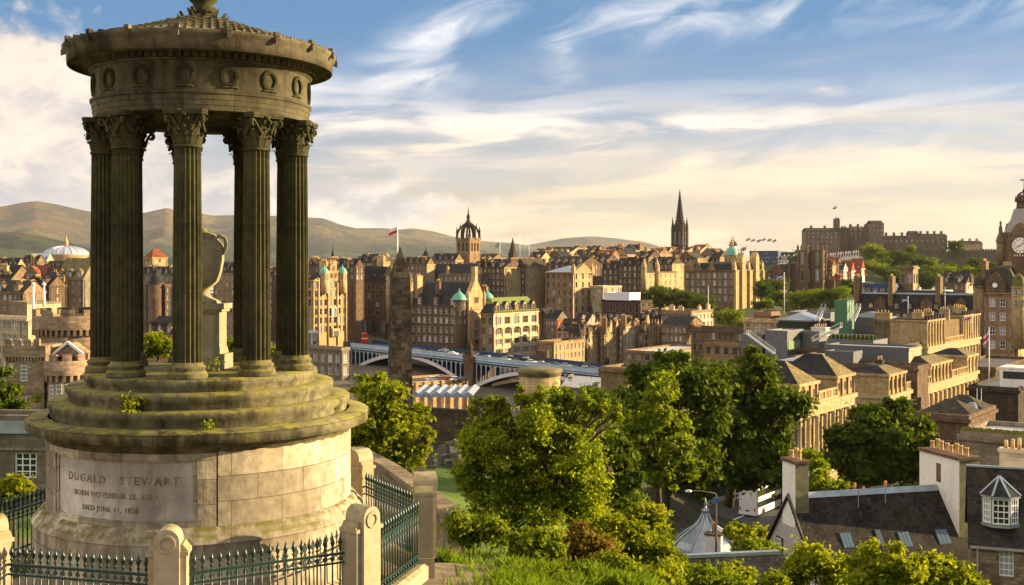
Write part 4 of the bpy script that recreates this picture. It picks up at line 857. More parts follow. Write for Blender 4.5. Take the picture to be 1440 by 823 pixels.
# ---- golden block with the green roof
b = B('golden warehouse hotel with a green roof and five gabled dormers, behind the bridge', 694, 452, 676, 757, 441, 4, 2, 5, BROWN, ('man', 3.6, SLATE), 'mull', 4.3, 2.6, 3.9, strings=0, name='hotel', cat='hotel', group=None, rwall=PALE, cornice=.45, dr=5, dsz=(2.2, 3.2), dwin='mull', top=1.7)
GB = b
mb = MB(); mb.lathe([(1, 0), (.93, 1)], 4, R(45), R(405), smooth=False); k_ = max(0.1, 1)
mb = MB(); mb.face([(-b.W + .6, 2., b.H + 3.62), (-1.6, 2., b.H + 3.62), (-b.W * .5, b.D * .5, b.H + 6.6)], 0)
mb.__init__(); x0, x1, y0, y1 = -b.W + .8, -1.4, 1.4, b.D - 1.2; xm = (x0 + x1) / 2; z = b.H + 3.66
for q in ([(x1, y0, z), (x1, y1, z), (xm, y1 - 2, z + 2.4), (xm, y0 + 1, z + 2.4)], [(x0, y1, z), (x0, y0, z), (xm, y0 + 1, z + 2.4), (xm, y1 - 2, z + 2.4)], [(x0, y0, z), (x1, y0, z), (xm, y0 + 1, z + 2.4)], [(x1, y1, z), (x0, y1, z), (xm, y1 - 2, z + 2.4)]): mb.face(q)
mb.build('green_roof', plain('green copper roof', (.12, .155, .025), .7, 0, .2), b.roof)
mb = MB()
for k in range(6): y = b.D * k / 5; mb.box(0, .4, max(0, y - .55), min(b.D, y + .55), 0, b.H - 5.6)
for k in range(5):
    yc = b.D * (k + .5) / 5; hw = b.D / 10 - .55; n_ = 8
    for i in range(n_):
        a0, a1 = PI * i / n_, PI * (i + 1) / n_; zc = b.H - 6.9
        mb.ext([(yc + hw * cos(a0), zc + 1.2 * sin(a0)), (yc + hw * cos(a0), b.H - 5.4), (yc + hw * cos(a1), b.H - 5.4), (yc + hw * cos(a1), zc + 1.2 * sin(a1))][::-1], 0, .38, 'x')
    for j in range(3): mb.box(0, .3, yc - hw, yc + hw, b.H - 10.3 - 3.9 * j, b.H - 9.2 - 3.9 * j)
part(b, 'arcade', mb, PALE); mb = MB()
for k in range(24): mb.box(.2, .5, b.D * k / 24 + .2, b.D * k / 24 + .75, b.H, b.H + .8)
mb.box(.15, .55, 0, b.D, b.H + .8, b.H + .95); part(b, 'parapet', mb, plain('mossy stone', (.22, .21, .05), .9, 0, .3))
# ---- tall blocks behind
b = B('long sooty range under the crown steeple with a lead ridge', 706, 640, 578, 722, 385, 4, 17, 1, SOOT_SHADE, ('gx', 5.4, SLATE), 'sash', 1., 1.9, 3.5, ch=((.18, .5, 3.4, 1.2, 3.8, 1), (.62, .4, 4, 1.2, 3.2, 1), (.45, .5, 1, 3., 2.4, 1)), Dp=13, name='council_building', cat='building', group=None)
b = B('grey middle range with a pale parapet, below the long sooty range', 676, 600, 618, 700, 387, 3, 9, 1, GREYST, ('flat', .6, LEAD), 'sash', 1., 1.9, 3.5, Dp=10, ch=((.12, .3, 1.2, 1, 4, 1), (.9, .3, 2, 1, 3, 1)), chw=SAND)
b = B('tall soot black tenement with one sunlit side, behind the golden warehouse hotel', 709, 600, 668, 737, 376, 8, 7, 4, SOOT_SHADE, ('gx', 4.4, SLATE), 'sash', .9, 1.7, 3.3, rwall=SAND, ch=((.2, .5, 1.2, 6, 3.6, 1), (.65, .5, 1.2, 6, 3.6, 1), (.98, .5, 1.2, 6, 4, 1)))
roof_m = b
b = B('second tall tenement with a mottled sunlit side and mossy roof', 739, 610, 725, 768, 375, 8, 2, 6, SOOT_SHADE, ('gy', 4.4, SLATEW), 'sash', .9, 1.7, 3.3, rwall=SAND, ch=((.2, .05, 5, 1.2, 3.6, 1), (.5, .6, 1.2, 4, 3.8, 1)))
b = B('long sooty tenement topped by a row of big chimney stacks, right of the crown steeple', 700, 660, 640, 775, 377, 3, 7, 7, SOOT_SHADE, ('gx', 4., SLATE), 'sash', ch=tuple((.96, v, 5, 1.3, 5.0, 1) for v in (.1, .35, .6, .85)) + ((.5, .4, 4, 1.2, 4, 1), (.15, .4, 4, 1.2, 4, 1)))
b = B('square pale brown block with a pedimented sunlit side, in the middle of the old town', 806, 545, 767, 833, 383, 5, 5, 3, BROWN, ('hip', 3., LEAD), 'dark', 1.3, 2.3, 3.9, rwall=SAND, strings=5, name='court_building', cat='building', group=None, cornice=.6)
mb = MB(); mb.ext([(.6, b.H), (b.D - .6, b.H), (b.D / 2, b.H + 4.2)], -1.5, .5, 'x'); part(b, 'pediment', mb, SAND)
for f in (.02, .98): mb = MB(); mb.box(-.9, .9, b.D * f - .9, b.D * f + .9, b.H - 1, b.H + 2.4); mb.lathe([(1.1, b.H + 2.4), (.1, b.H + 4.2)], 8, c=(0, b.D * f, 0), caps=False); part(b, 'corner_pavilion', mb, SAND)
b = B('lit annexe with stepped terraces beside the pedimented block', 848, 548, 830, 874, 404, 3, 2, 3, PALE, ('flat', .6, FLATROOF), 'sash')
b = B('dark roofed house with rust red lintels between the pedimented block and the scaffold', 818, 600, 768, 846, 371, 2, 5, 2, SOOT_SHADE, ('gx', 4., SLATE), 'sash', ch=((.1, .5, 4, 1.4, 3, 1), (.55, .5, 5, 1.4, 3.6, 1), (.9, .5, 4, 1.4, 3, 1)))
# tall dark tenements with white sashes
b = B('dark tenement wing with white sashes and skylights in its slate roof, above the white hoarding', 870, 640, 832, 880, 378, 5, 5, 1, SOOT_SHADE, ('gx', 4.6, SLATE), 'sash', 1.1, 2., 3.5, Dp=14, ch=((.05, .5, 1, 4, 3, 1), (.95, .5, 1.2, 5, 3.4, 1)))
b = B('highest dark tenement with white sashes and a tall chimney, above the white hoarding', 903, 630, 869, 912, 373, 6, 5, 1, SOOT_SHADE, ('gx', 4.6, SLATE), 'sash', 1.1, 2., 3.5, ch=((.05, .5, 1, 5, 3.6, 1), (.9, .5, 3., 1.4, 4., 1)))
b = B('narrow lit tenement with crow stepped gables, left of the flat topped lit block', 905, 610, 899, 924, 384, 5, 1, 3, SOOT_SHADE, ('gy', 5.4, SLATE), 'sash', .9, 1.8, 3.4, rwall=SAND)
turret(b, .2, 0, 1.5, b.H - 10, b.H + 3, CONE(1.5, 5), SAND, SAND, 8); turret(b, .2, b.D * .97, 1.5, b.H - 10, b.H + 3, CONE(1.5, 5), SAND, SAND, 8)
b = B('flat topped tenement catching the sun on its side, left of the dark garden trees', 926, 620, 910, 952, 384, 5, 2, 4, SOOT_SHADE, ('flat', .8, DARKROOF), 'sash', .9, 1.8, 3.4, rwall=SAND, strings=1)
# ---- scaffolded roof hoarding
b = B('scaffolded building under dark sheeting, below the white hoarding', 900, 520, 846, 917, 424, 3, 6, 2, BLACK, ('flat', .6, DARKROOF), 'dark', 3., 1.6, 2.6, name='scaffolded_building', cat='building', group=None, strings=3)
b = B('white temporary roof hoarding with a blue edge on the scaffolded building', 885, 522, 860, 902, 413, 0, 0, 0, plain('white sheeting', (.62, .60, .66), .6, 0, .08), ('flat', .35, plain('blue edge', (.10, .28, .50), .5)), name='hoarding', cat='hoarding', group=None, W=13, Dp=10, zb=px(885, 424, 522).z + .4, cornice=.12)
# ---- the curved street of small houses
G2 = 'houses of the steep curved street'
b = B('grey house with an orange red gable end, at the top left of the small houses', 783, 492, 766, 800, 449, 3, 4, 2, GREYST, ('gx', 3.8, SLATE), 'sash', .9, 1.5, 3., rwall=REDB, group=G2, Dp=9, ch=((.02, .5, 1, 3.4, 2., 1),))
b = B('white fronted house with white dormers and a dark roof, among the small houses', 810, 478, 784, 834, 467, 2, 4, 0, PINK, ('gx', 5.2, SLATE), 'sash', 1.1, 1.8, 3.2, rwall=PINK, group=G2, dl=2, Dp=11, ch=((.98, .5, 1, 4, 2.6, 1),))
b = B('small pink gabled house behind the cone roofed turret', 825, 498, 806, 838, 455, 2, 3, 2, PINK, ('gx', 4.4, SLATE), 'sash', .9, 1.4, 3., group=G2, rwall=PINK, Dp=10)
b = B('stone house with a cone roofed round stair turret, in the middle of the small houses', 838, 505, 818, 850, 452, 3, 2, 2, SOOT_SHADE, ('gx', 4., SLATE), 'sash', .9, 1.6, 3.2, group=G2, ch=((.9, .4, 2.4, 1, 2.5, 1),))
turret(b, -1.4, -1., 2.1, 0, b.H - .4, CONE(2.2, 9.), SLATE, BROWN, 10)
b = B('golden house with three window rows beside the brown boundary wall', 826, 470, 815, 847, 472, 4, 1, 4, BROWN, ('gx', 4., SLATEW), 'sash', 1., 1.8, 3.3, rwall=SAND, group=G2, strings=3, ch=((.9, .02, 2.4, .9, 3, 1), (.9, .98, 2.4, .9, 3, 1)))
mb = MB(); mb.ext([(b.D * .12, b.H), (b.D * .5, b.H), (b.D * .31, b.H + 3.4)], -.5, .2, 'x'); part(b, 'gable', mb, SAND)
b = B('dark roofed stone house with a bay turret under the pink gable', 816, 466, 800, 828, 468, 3, 2, 1, SOOT_SHADE, ('gx', 4.4, SLATE), 'sash', .9, 1.6, 3.2, group=G2, Dp=7)
turret(b, -.6, -.3, 1.6, 0, b.H - .6, CONE(1.7, 4.6), SLATE, SOOT_SHADE, 8, 1)
b = B('golden house with a tall twin gable and tall chimney, fourth along the small houses', 850, 474, 843, 874, 466, 5, 1, 4, BROWN, ('gx', 4.2, SLATEW), 'sash', 1., 1.8, 3.2, rwall=SAND, group=G2, strings=2, ch=((.9, .03, 2., 1., 5, 1), (.8, .97, 3, .9, 3.5, 1)))
for f in (.38, .72): mb = MB(); hw = b.D * .15; mb.ext([(b.D * f - hw, b.H), (b.D * f + hw, b.H), (b.D * f, b.H + 4.6)], -.5, .25, 'x'); part(b, 'gable', mb, SAND)
b = B('plain pale house with a regular grid of windows, left of the gothic gable', 877, 480, 870, 902, 460, 6, 1, 5, BROWN, ('gx', 3.2, SLATEW), 'sash', .95, 1.5, 2.8, rwall=PALE, group=G2, ch=((.9, .02, 2.4, .9, 4.4, 1),), cornice=.4)
b = B('gothic fronted house with pinnacles and a tall pointed gable', 905, 484, 897, 931, 468, 4, 1, 3, BROWN, ('gx', 4., SLATE), 'two', 1.6, 2.6, 3.8, rwall=SAND, group=G2, strings=1)
mb = MB(); hw = b.D * .17; mb.ext([(b.D * .22 - hw, b.H - 1), (b.D * .22 + hw, b.H - 1), (b.D * .22 + .3, b.H + 7.4), (b.D * .22 - .3, b.H + 7.4)], -.6, .35, 'x'); part(b, 'gable', mb, SAND)
for f in (.46, .62, .78, .97): mb = MB(); mb.box(-.4, .5, b.D * f - .4, b.D * f + .4, 0, b.H + 1.4); mb.lathe([(.62, b.H + 1.4), (.08, b.H + 5.4)], 4, R(45), R(405), c=(.05, b.D * f, 0), smooth=False); part(b, 'pinnacle', mb, SAND)
b = B('low brown building at the foot of the small houses, right beside the bridge', 779, 445, 755, 822, 483, 2, 0, 8, BROWN, ('flat', .7, DARKROOF), 'sash', 1.1, 2., 3.4, rwall=SAND, group=G2, strings=1, cornice=.3)
b = B('dark tenement gable rising behind the golden warehouse hotel', 772, 500, 752, 786, 448, 4, 2, 2, SOOT_SHADE, ('gy', 4.4, SLATE), 'sash', .9, 1.6, 3.2, group=G2, ch=((.5, .1, 1, 3, 3, 1),))
b = B('slate roofed sheds with a white gable behind the gothic house', 925, 520, 866, 948, 446, 2, 6, 2, BLACK, ('gx', 3.2, SLATE), 'dark', group=G2)
# ---- brown block and white topped block
b = B('square brown stone block with three rows of white windows, right of the gothic house', 966, 478, 930, 976, 458, 4, 6, 1, BROWN, ('gx', 3.6, SLATE), 'sash', 1.3, 2., 3.7, strings=3, name='office_building', cat='office', group=None, Dp=16, cornice=.5)
b = B('sunlit block with a busy white roofline and many windows, below the garden trees', 972, 500, 930, 1003, 441, 5, 6, 6, BROWN, ('flat', 1.2, FLATROOF), 'sash', 1.3, 1.9, 3.3, rwall=PALE, name='office_building', cat='office', group=None, strings=2, ch=((.2, .2, 2.4, 1, 2.6, 1), (.5, .2, 2.6, 1., 2.2, 1), (.9, .5, 1., 2.4, 2.4, 1), (.9, .9, 1, 2.4, 3, 1)), chw=PALE, cornice=.6)
b = B('low long market hall with a pale flat roof edge, beyond the street tree tops', 930, 425, 878, 1000, 497, 1, 4, 14, BROWN, ('flat', .6, FLATROOF), 'two', 1.8, 2., 4, rwall=SAND, name='market_hall', cat='hall', group=None)
b = B('low dark stone station block with a heavy cornice, in front of the bank', 1044, 400, 972, 1062, 466, 2, 8, 2, SOOT_SHADE, ('flat', .9, DARKROOF), 'dark', 1.6, 2.4, 4., name='station_building', cat='building', group=None, strings=1, cornice=.6)
b = B('lower brown wall building with blind arches under the heavy cornice block', 1040, 370, 990, 1050, 486, 1, 4, 1, BROWN, ('flat', .6, DARKROOF), 'dark', 2.4, 2.2, 4., name='station_building', cat='building', group=None)
# ---- bank with the green dome
b = B('grand bank with a sunlit columned side, many pavilions and a green copper dome', 1032, 750, 963, 1072, 380, 4, 9, 5, BROWN, ('man', 4., SLATE), 'sash', 1.8, 3.2, 5.0, rwall=SAND, name='bank', cat='bank', group=None, strings=3, cornice=.8, top=2.)
for f, r_, hh in ((.02, 1.3, 4), (.26, 2.6, 8), (.5, 1.2, 4), (.74, 2.6, 8.5), (.98, 1.3, 4)):
    mb = MB(); mb.box(0, 1.6, b.D * f - r_ * .8, b.D * f + r_ * .8, 0, b.H); mb.box(-r_, r_ * .7, b.D * f - r_, b.D * f + r_, b.H, b.H + hh); mb.box(-r_ - .3, r_ * .7 + .3, b.D * f - r_ - .3, b.D * f + r_ + .3, b.H + hh * .55, b.H + hh * .62)
    mb.ext([(b.D * f - r_, b.H + hh), (b.D * f + r_, b.H + hh), (b.D * f, b.H + hh + r_ * 1.3)], -r_, r_ * .7, 'x'); mb.lathe([(.5, b.H + hh + r_), (.6, b.H + hh + r_ * 1.6), (.08, b.H + hh + r_ * 2.4)], 8, c=(0, b.D * f, 0), caps=False); part(b, 'pavilion', mb, SAND)
for f in (.45, .72): mb = MB(); mb.ext([(-b.W * f - 3, b.H), (-b.W * f + 3, b.H), (-b.W * f, b.H + 5.5)], -.5, .6); part(b, 'pediment', mb, BROWN)
mb = MB(); mb.box(-b.W * .98, -b.W * .80, -1.2, 6, b.H - 1, b.H + 3.); mb.lathe([(4.4, b.H + 3), (3.6, b.H + 5), (1.2, b.H + 6.6)], 4, R(45), R(405), c=(-b.W * .89, 3, 0), smooth=False); part(b, 'pavilion', mb, BROWN)
dx, dy = -12.0, b.D * .5
mb = MB(); mb.cyl((dx, dy, 0), 4.6, b.H, b.H + 10., 16); mb.cyl((dx, dy, 0), 5, b.H + 9.4, b.H + 10.1, 16)
for k in range(12): a = 2 * PI * k / 12; mb.box(dx + 4.7 * cos(a) - .3, dx + 4.7 * cos(a) + .3, dy + 4.7 * sin(a) - .3, dy + 4.7 * sin(a) + .3, b.H + 3, b.H + 9.4)
o = part(b, 'drum', mb, SAND)
mb = MB(); mb.lathe([(4.7 * cos(R(a)), b.H + 10.1 + 5.6 * sin(R(a))) for a in (0, 15, 32, 50, 66, 80)], 20, c=(dx, dy, 0), caps=False)
mb.build('dome', VERDI, o); mb = MB(); mb.cyl((dx, dy, 0), 1.2, b.H + 15.4, b.H + 18.4, 8); mb.lathe([(1.5, b.H + 18.4), (1., b.H + 19.6), (.25, b.H + 20.4), (.2, b.H + 23), (.0, b.H + 23.4)], 8, c=(dx, dy, 0), caps=False); mb.build('lantern', SAND, o)
mast('short flagpole with a flag on the sunlit end of the bank', 1050, 370, 346, 752, .22, union, sz=(4, 2.5))
# ---- skyline roofs between the steeples
SK = 'roofs along the ridge between the steeples'
for i, (xc, xl, xr, y, D, wl, rm, rt, chs, lab) in enumerate((
    (800, 752, 826, 356, 760, SAND, SLATEW, 'gx', ((.1, .5, 1.4, 5, 3, 1), (.9, .5, 1.2, 5, 3, 1)), 'lit chimney stacked tenement at the left end of the ridge, below the far hill'),
    (812, 800, 824, 350, 800, PALE, FLATROOF, 'flat', ((.5, .5, 4, 1.4, 2, 1),), 'small lit flat roofed block on the skyline under the far hill'),
    (838, 822, 852, 354, 790, BROWN, SLATE, 'gx', ((.3, .5, 1.4, 5, 3.4, 1), (.8, .5, 1.4, 5, 3.4, 1)), 'brown tenement with two stacks left of the tall skyline chimney'),
    (866, 848, 886, 355, 780, SOOT_SHADE, SLATEW, 'gx', ((.1, .5, 1.4, 5, 4.4, 1), (.8, .5, 4, 1.6, 5.4, 1)), 'dark skyline tenement with one very broad chimney'),
    (893, 876, 912, 352, 800, SOOT_SHADE, SLATE, 'gy', ((.5, .3, 1.6, 5, 3.6, 1), (.95, .5, 1.4, 6, 4.4, 1)), 'dark gabled skyline tenement left of the rust coloured roofs'),
    (925, 905, 945, 358, 790, BROWN, SLATER, 'gx', ((.2, .5, 1.4, 5, 4, 1), (.6, .5, 1.4, 5, 4.4, 1), (.95, .5, 1.4, 5, 4, 1)), 'rust roofed tenement below and left of the black spire'),
    (850, 824, 872, 368, 690, SOOT_SHADE, SLATE, 'gx', ((.2, .5, 4, 1.4, 3.4, 1), (.7, .5, 4, 1.4, 3.4, 1)), 'slate tenement in front of the ridge, left of the white sashed rows'),
    (945, 912, 962, 371, 700, SOOT_SHADE, SLATE, 'gx', ((.1, .5, 1.4, 5, 3.4, 1), (.55, .5, 1.4, 5, 3.4, 1), (.95, .5, 1.4, 5, 4, 1)), 'slate tenement left of the bank, under the black spire'),
    (962, 938, 985, 356, 820, SAND, SLATE, 'gx', ((.1, .5, 1.4, 5, 3.4, 1), (.55, .5, 1.4, 5, 3.4, 1)), 'lit tenement directly under the black spire'),
    (985, 968, 1006, 352, 830, PALE, SLATER, 'gx', ((.2, .5, 1.4, 5, 3., 1), (.9, .5, 1.4, 5, 4, 1)), 'pale tenement with a reddish roof right of the black spire'),
    (1002, 985, 1022, 358, 800, BROWN, SLATE, 'gy', ((.2, .5, 1.4, 4, 3.6, 1), (.9, .3, 1.4, 4, 3.6, 1)), 'brown gabled tenement left of the green dome'),
    (790, 770, 806, 362, 720, SOOT_SHADE, SLATE, 'gy', ((.3, .1, 3, 1.2, 3.6, 1),), 'sooty gable front left of the pedimented block roof'),
    (826, 806, 840, 360, 740, BROWN, SLATEW, 'gx', ((.5, .5, 1.4, 4, 4.6, 1),), 'brown tenement peeping over the pedimented block'),
    (858, 836, 874, 361, 735, BROWN, SLATER, 'gx', ((.3, .5, 1.4, 4, 4., 1),), 'rust roofed tenement above the row of white sashes'),
    (882, 862, 898, 358, 745, SAND, SLATE, 'gy', ((.5, .1, 3.4, 1.2, 4., 1),), 'lit gable left of the broad skyline chimney, in the second row'),
    (912, 892, 930, 362, 730, SOOT_SHADE, SLATE, 'gx', ((.5, .5, 1.4, 5, 5., 1),), 'sooty tenement in front of the rust roofed one'),
    (938, 920, 950, 356, 815, SAND, SLATE, 'gx', ((.4, .5, 1.4, 4, 3., 1),), 'small lit tenement just left of the black spire foot'),
    (974, 955, 990, 363, 770, SOOT_SHADE, SLATEW, 'gy', ((.5, .1, 3, 1.2, 4., 1),), 'sooty gable between the black spire and the bank'),
    (1012, 1000, 1024, 362, 790, SOOT_SHADE, SLATE, 'gx', ((.4, .5, 1.4, 4, 4., 1),), 'sooty tenement close beside the green dome'),
    (640, 606, 652, 366, 720, BROWN, SLATE, 'gx', ((.3, .5, 1.4, 4, 3., 1),), 'brown tenement left of the crown steeple foot'),
    (690, 668, 712, 366, 760, BROWN, SLATEW, 'gx', ((.3, .5, 1.4, 4, 3., 1),), 'brown tenement right of the crown steeple foot'),
    (530, 500, 552, 368, 640, SOOT_SHADE, SLATE, 'gx', ((.3, .5, 1.4, 4, 3.6, 1),), 'sooty tenement behind the dark arched hotel'),
    (600, 566, 612, 372, 660, BROWN, SLATEW, 'gx', ((.3, .5, 1.4, 4, 3., 1),), 'brown tenement behind the obelisk tip'),
    (760, 742, 776, 364, 700, SAND, SLATE, 'gx', ((.3, .5, 3.4, 1.4, 4., 1),), 'lit tenement end right of the chimney row'),
    (985, 960, 1006, 368, 780, BROWN, SLATEW, 'gx', ((.2, .5, 1.4, 4, 3.6, 1), (.7, .3, 1.4, 4, 3.6, 1)), 'brown tenement behind the left end of the bank'))):
    B(lab, xc, D, xl, xr, y, 3, max(2, (xc - xl) // 5), max(1, (xr - xc) // 6), wl, (rt, 4.4 if rt != 'flat' else .6, rm), 'sash', 1.1, 1.9, 3.5, ch=chs, group=SK, rwall=SAND if wl in (SOOT_SHADE, BROWN) else None, zb=-16, chw=SAND if i % 3 == 0 else BROWN)  # dark tenements get golden right walls, sunlight put into the stone colour
mast('bare white flagpole rising between the crown steeple and the black church spirelet', 731, 360, 330, 660, .2); mast('bare flagpole at the right end of the long chimney row', 744, 362, 338, 660, .16); mast('short flagpole with a dark flag left of the small black spire', 703, 360, 341, 650, .2, saltire, sz=(2.6, 1.8))
c = px(721, 366, 900); T = thing('church_spire', 'slim black church spire above the chimney row, right of the crown steeple', 'spire', (c.x, c.y, -16)); mb = MB(); mb.box(-2.6, 2.6, -2.6, 2.6, 0, c.z + 22); mb.build('tower', BLACK, T, rz=R(-36)); mb = MB(); mb.lathe([(2.8, c.z + 22), (.1, px(721, 334, 900).z + 16)], 8, caps=False); mb.build('spire', BLACK, T)
mast('tall white flagpole with a red and white flag, directly above the obelisk', 559, 372, 318, 560, .36, redf, sz=(4.2, 3.))
for x, yb, yt, D, lab in ((468, 372, 344, 620, 'small dark spirelet behind the golden hotel chimneys'), (599, 366, 345, 700, 'small dark cupola with a finial left of the crown steeple')):
    c = px(x, yb, D); T = thing('cupola', lab, 'cupola', (c.x, c.y, c.z - 14)); H = px(x, yt, D).z - c.z
    mb = MB(); mb.cyl((0, 0, 0), 2. if x > 500 else 1.2, 0, 14 + H * .3, 8); mb.build('drum', SOOT_SHADE, T); mb = MB(); mb.lathe([(2.3 if x > 500 else 1.3, 14 + H * .3), (1.4 if x > 500 else .8, 14 + H * .5), (.3, 14 + H * .66), (.08, 14 + H)], 8, caps=False); mb.build('cap', SLATE, T)
# ---- crown steeple
c = px(658.5, 356, 735); T = thing('crown_steeple', 'church tower with an open stone crown of arched buttresses and a small spire', 'church tower', (c.x, c.y, -26), R(-36)); k = 735 / FPX; zt = px(0, 337, 735).z + 26; hw = 5.4
mb = MB(); facade(mb, (-hw, -hw, 0), (1, 0, 0), (0, -1, 0), 2 * hw, zt, [(1.5 + 3.1 * i, 3.1 + 3.1 * i, zt - 7.5, zt - 2.2) for i in range(3)], .7); facade(mb, (hw, -hw, 0), (0, 1, 0), (1, 0, 0), 2 * hw, zt, [(1.5 + 3.1 * i, 3.1 + 3.1 * i, zt - 7.5, zt - 2.2) for i in range(3)], .7)
mb.face([(hw, hw, 0), (-hw, hw, 0), (-hw, hw, zt), (hw, hw, zt)]); mb.face([(-hw, hw, 0), (-hw, -hw, 0), (-hw, -hw, zt), (-hw, hw, zt)]); mb.face([(-hw, -hw, zt), (hw, -hw, zt), (hw, hw, zt), (-hw, hw, zt)]); mb.box(-hw - .4, hw + .4, -hw - .4, hw + .4, zt - .2, zt + 1.); mb.build('tower', BROWN, T)
for i in range(3):
    for rz, p in ((0, (-hw + 2.3 + 3.1 * i, -hw + .55, zt - 7.5)), (R(90), (hw - .55, -hw + 2.3 + 3.1 * i, zt - 7.5))): link('belfry_window', WIN['dark'], T, p, rz, (1.6, 1, 5.3))
mb = MB()
for q in range(8):
    a = R(45) * q; r = hw * (1.34 if q % 2 else 1.0); cx_, cy_ = cos(a), sin(a)
    pts = [(r * cx_, r * sin(a), zt + .5), (r * .97 * cx_, r * .97 * cy_, zt + 3.6), (r * .78 * cx_, r * .78 * cy_, zt + 6.6), (r * .42 * cx_, r * .42 * cy_, zt + 9.2), (.5 * cx_, .5 * cy_, zt + 11.)]
    for i in range(4): mb.bar(pts[i], pts[i + 1], 1.0, 1.2)
    mb.lathe([(.75, zt), (.7, zt + 4.4), (.9, zt + 4.6), (.08, zt + 8.4)], 4, c=(r * cx_, r * cy_, 0), smooth=False); mb.lathe([(.5, zt + 6.4), (.5, zt + 8), (.06, zt + 10.6)], 4, c=(r * .72 * cx_, r * .72 * cy_, 0), smooth=False)
mb.lathe([(1.5, zt + 10), (1.7, zt + 11.6), (1.1, zt + 12), (1., zt + 14), (1.3, zt + 14.4), (.5, zt + 16.4), (.2, zt + 19.5), (.05, zt + 21)], 8, caps=False); mb.build('crown', BLACK, T)
# ---- black spire
c = px(956, 352, 955); T = thing('gothic_spire', 'tall black gothic spire with corner pinnacles, highest on the skyline', 'spire', (c.x, c.y, -10), R(-36)); k = 955 / FPX; z1 = px(0, 316, 955).z + 10; z2 = px(0, 267, 955).z + 10; h = 4.3
mb = MB(); mb.box(-h, h, -h, h, 0, z1); 
for i in (-1, 1):
    for j in (-1, 1):
        mb.box(i * h - 1.0, i * h + 1.0, j * h - 1.0, j * h + 1.0, 0, z1 - 3); mb.lathe([(1.35, z1 - 3), (1., z1), (.05, z1 + 6.5)], 8, c=(i * h, j * h, 0), caps=False)
    mb.box(-.7, .7, i * h - .7, i * h + .7, 0, z1 - 1); mb.lathe([(.8, z1 - 1), (.04, z1 + 3.5)], 4, c=(0, i * h, 0)); mb.box(i * h - .7, i * h + .7, -.7, .7, 0, z1 - 1); mb.lathe([(.8, z1 - 1), (.04, z1 + 3.5)], 4, c=(i * h, 0, 0))
mb.build('tower', BLACK, T)
for rz, p in ((0, (-2.2, -h - .05, z1 - 16)), (0, (2.2, -h - .05, z1 - 16)), (R(90), (h + .05, -2.2, z1 - 16)), (R(90), (h + .05, 2.2, z1 - 16))): link('lancet', WIN['dark'], T, p, rz, (1.5, 1, 9))
mb = MB(); mb.lathe([(4.2, z1), (3.5, z1 + 2.4), (.18, z2)], 8, caps=False, smooth=False)
for q in range(8):
    for i in range(9): t = i / 9; r = 3.4 * (1 - t) + .25; a = R(45 * q); mb.box(r * cos(a) - .22, r * cos(a) + .22, r * sin(a) - .22, r * sin(a) + .22, z1 + 3 + t * (z2 - z1 - 4), z1 + 3.6 + t * (z2 - z1 - 4))
mb.build('spire', BLACK, T)
# ---- black cupola tower right of the dome
c = px(1031, 366, 900); T = thing('lookout_tower', 'tower with a black cupola and white balcony, just right of the green dome', 'tower', (c.x, c.y, -10), R(-36)); zt = px(0, 350, 900).z + 10
mb = MB(); mb.box(-3.4, 3.4, -3.4, 3.4, 0, zt); mb.build('shaft', BROWN, T); mb = MB(); mb.box(-3.8, 3.8, -3.8, 3.8, zt, zt + .5); mb.cyl((0, 0, 0), 2.9, zt + .5, zt + 2.2, 12); mb.build('balcony', WHITE, T)
mb = MB(); mb.lathe([(3.4, zt + 2.2), (3.2, zt + 3), (2.6, zt + 4.8), (1.2, zt + 6.3), (.3, zt + 7), (.2, zt + 9.4)], 12, caps=False); mb.build('cupola', BLACK, T)
# ---- arena stands, white house, college, garden houses
b = B('dark blue arena grandstand under a row of flags, on the skyline left of the castle', 1094, 980, 1054, 1104, 354, 3, 14, 1, NAVY, ('flat', .8, NAVY), 'two', 1.6, 1.4, 3.4, zb=-12, name='grandstand', cat='grandstand', group=None, Dp=20)
for i, x in enumerate((1055, 1062, 1070, 1077, 1085, 1092)): mast('small %s flag flying above the dark blue grandstand' % ('first red', 'second red', 'third white', 'middle red', 'fifth dark', 'last pale')[i], x, 354, 334 + (i % 3), 985, .1, (redf, redf, saltire, redf, saltire, union)[i], sz=(3.6, 2.), group='flags above the grandstand')
b = B('white harled house with a dark gambrel roof and three white gables, right of the grandstand', 1112, 920, 1094, 1122, 366, 3, 4, 2, HARL, ('gx', 6.5, SLATE), 'dark', .9, 1.3, 3.4, zb=-16, name='white_house', cat='house', group=None, dl=3, dsz=(3., 3.))
b = B('brown house with a lit gable and mossy roof edge, below the white harled house', 1106, 840, 1078, 1124, 384, 3, 4, 3, SOOT_SHADE, ('gy', 6.5, SLATEW), 'dark', zb=-24, group=OT)
b = B('low dark slate roofed row with a pale gable, left of the college towers', 1092, 800, 1070, 1110, 398, 2, 4, 2, SOOT_SHADE, ('gx', 5, SLATE), 'dark', zb=-30, group=OT)
b = B('dark gothic college with twin pinnacled towers in front of the castle', 1140, 830, 1107, 1180, 371, 3, 5, 4, BLACK, ('gx', 4., SLATE), 'dark', 1.4, 4.5, 6.5, zb=-34, name='college', cat='college', group=None, rwall=SOOT_SHADE, W=None)
k = 830 / FPX
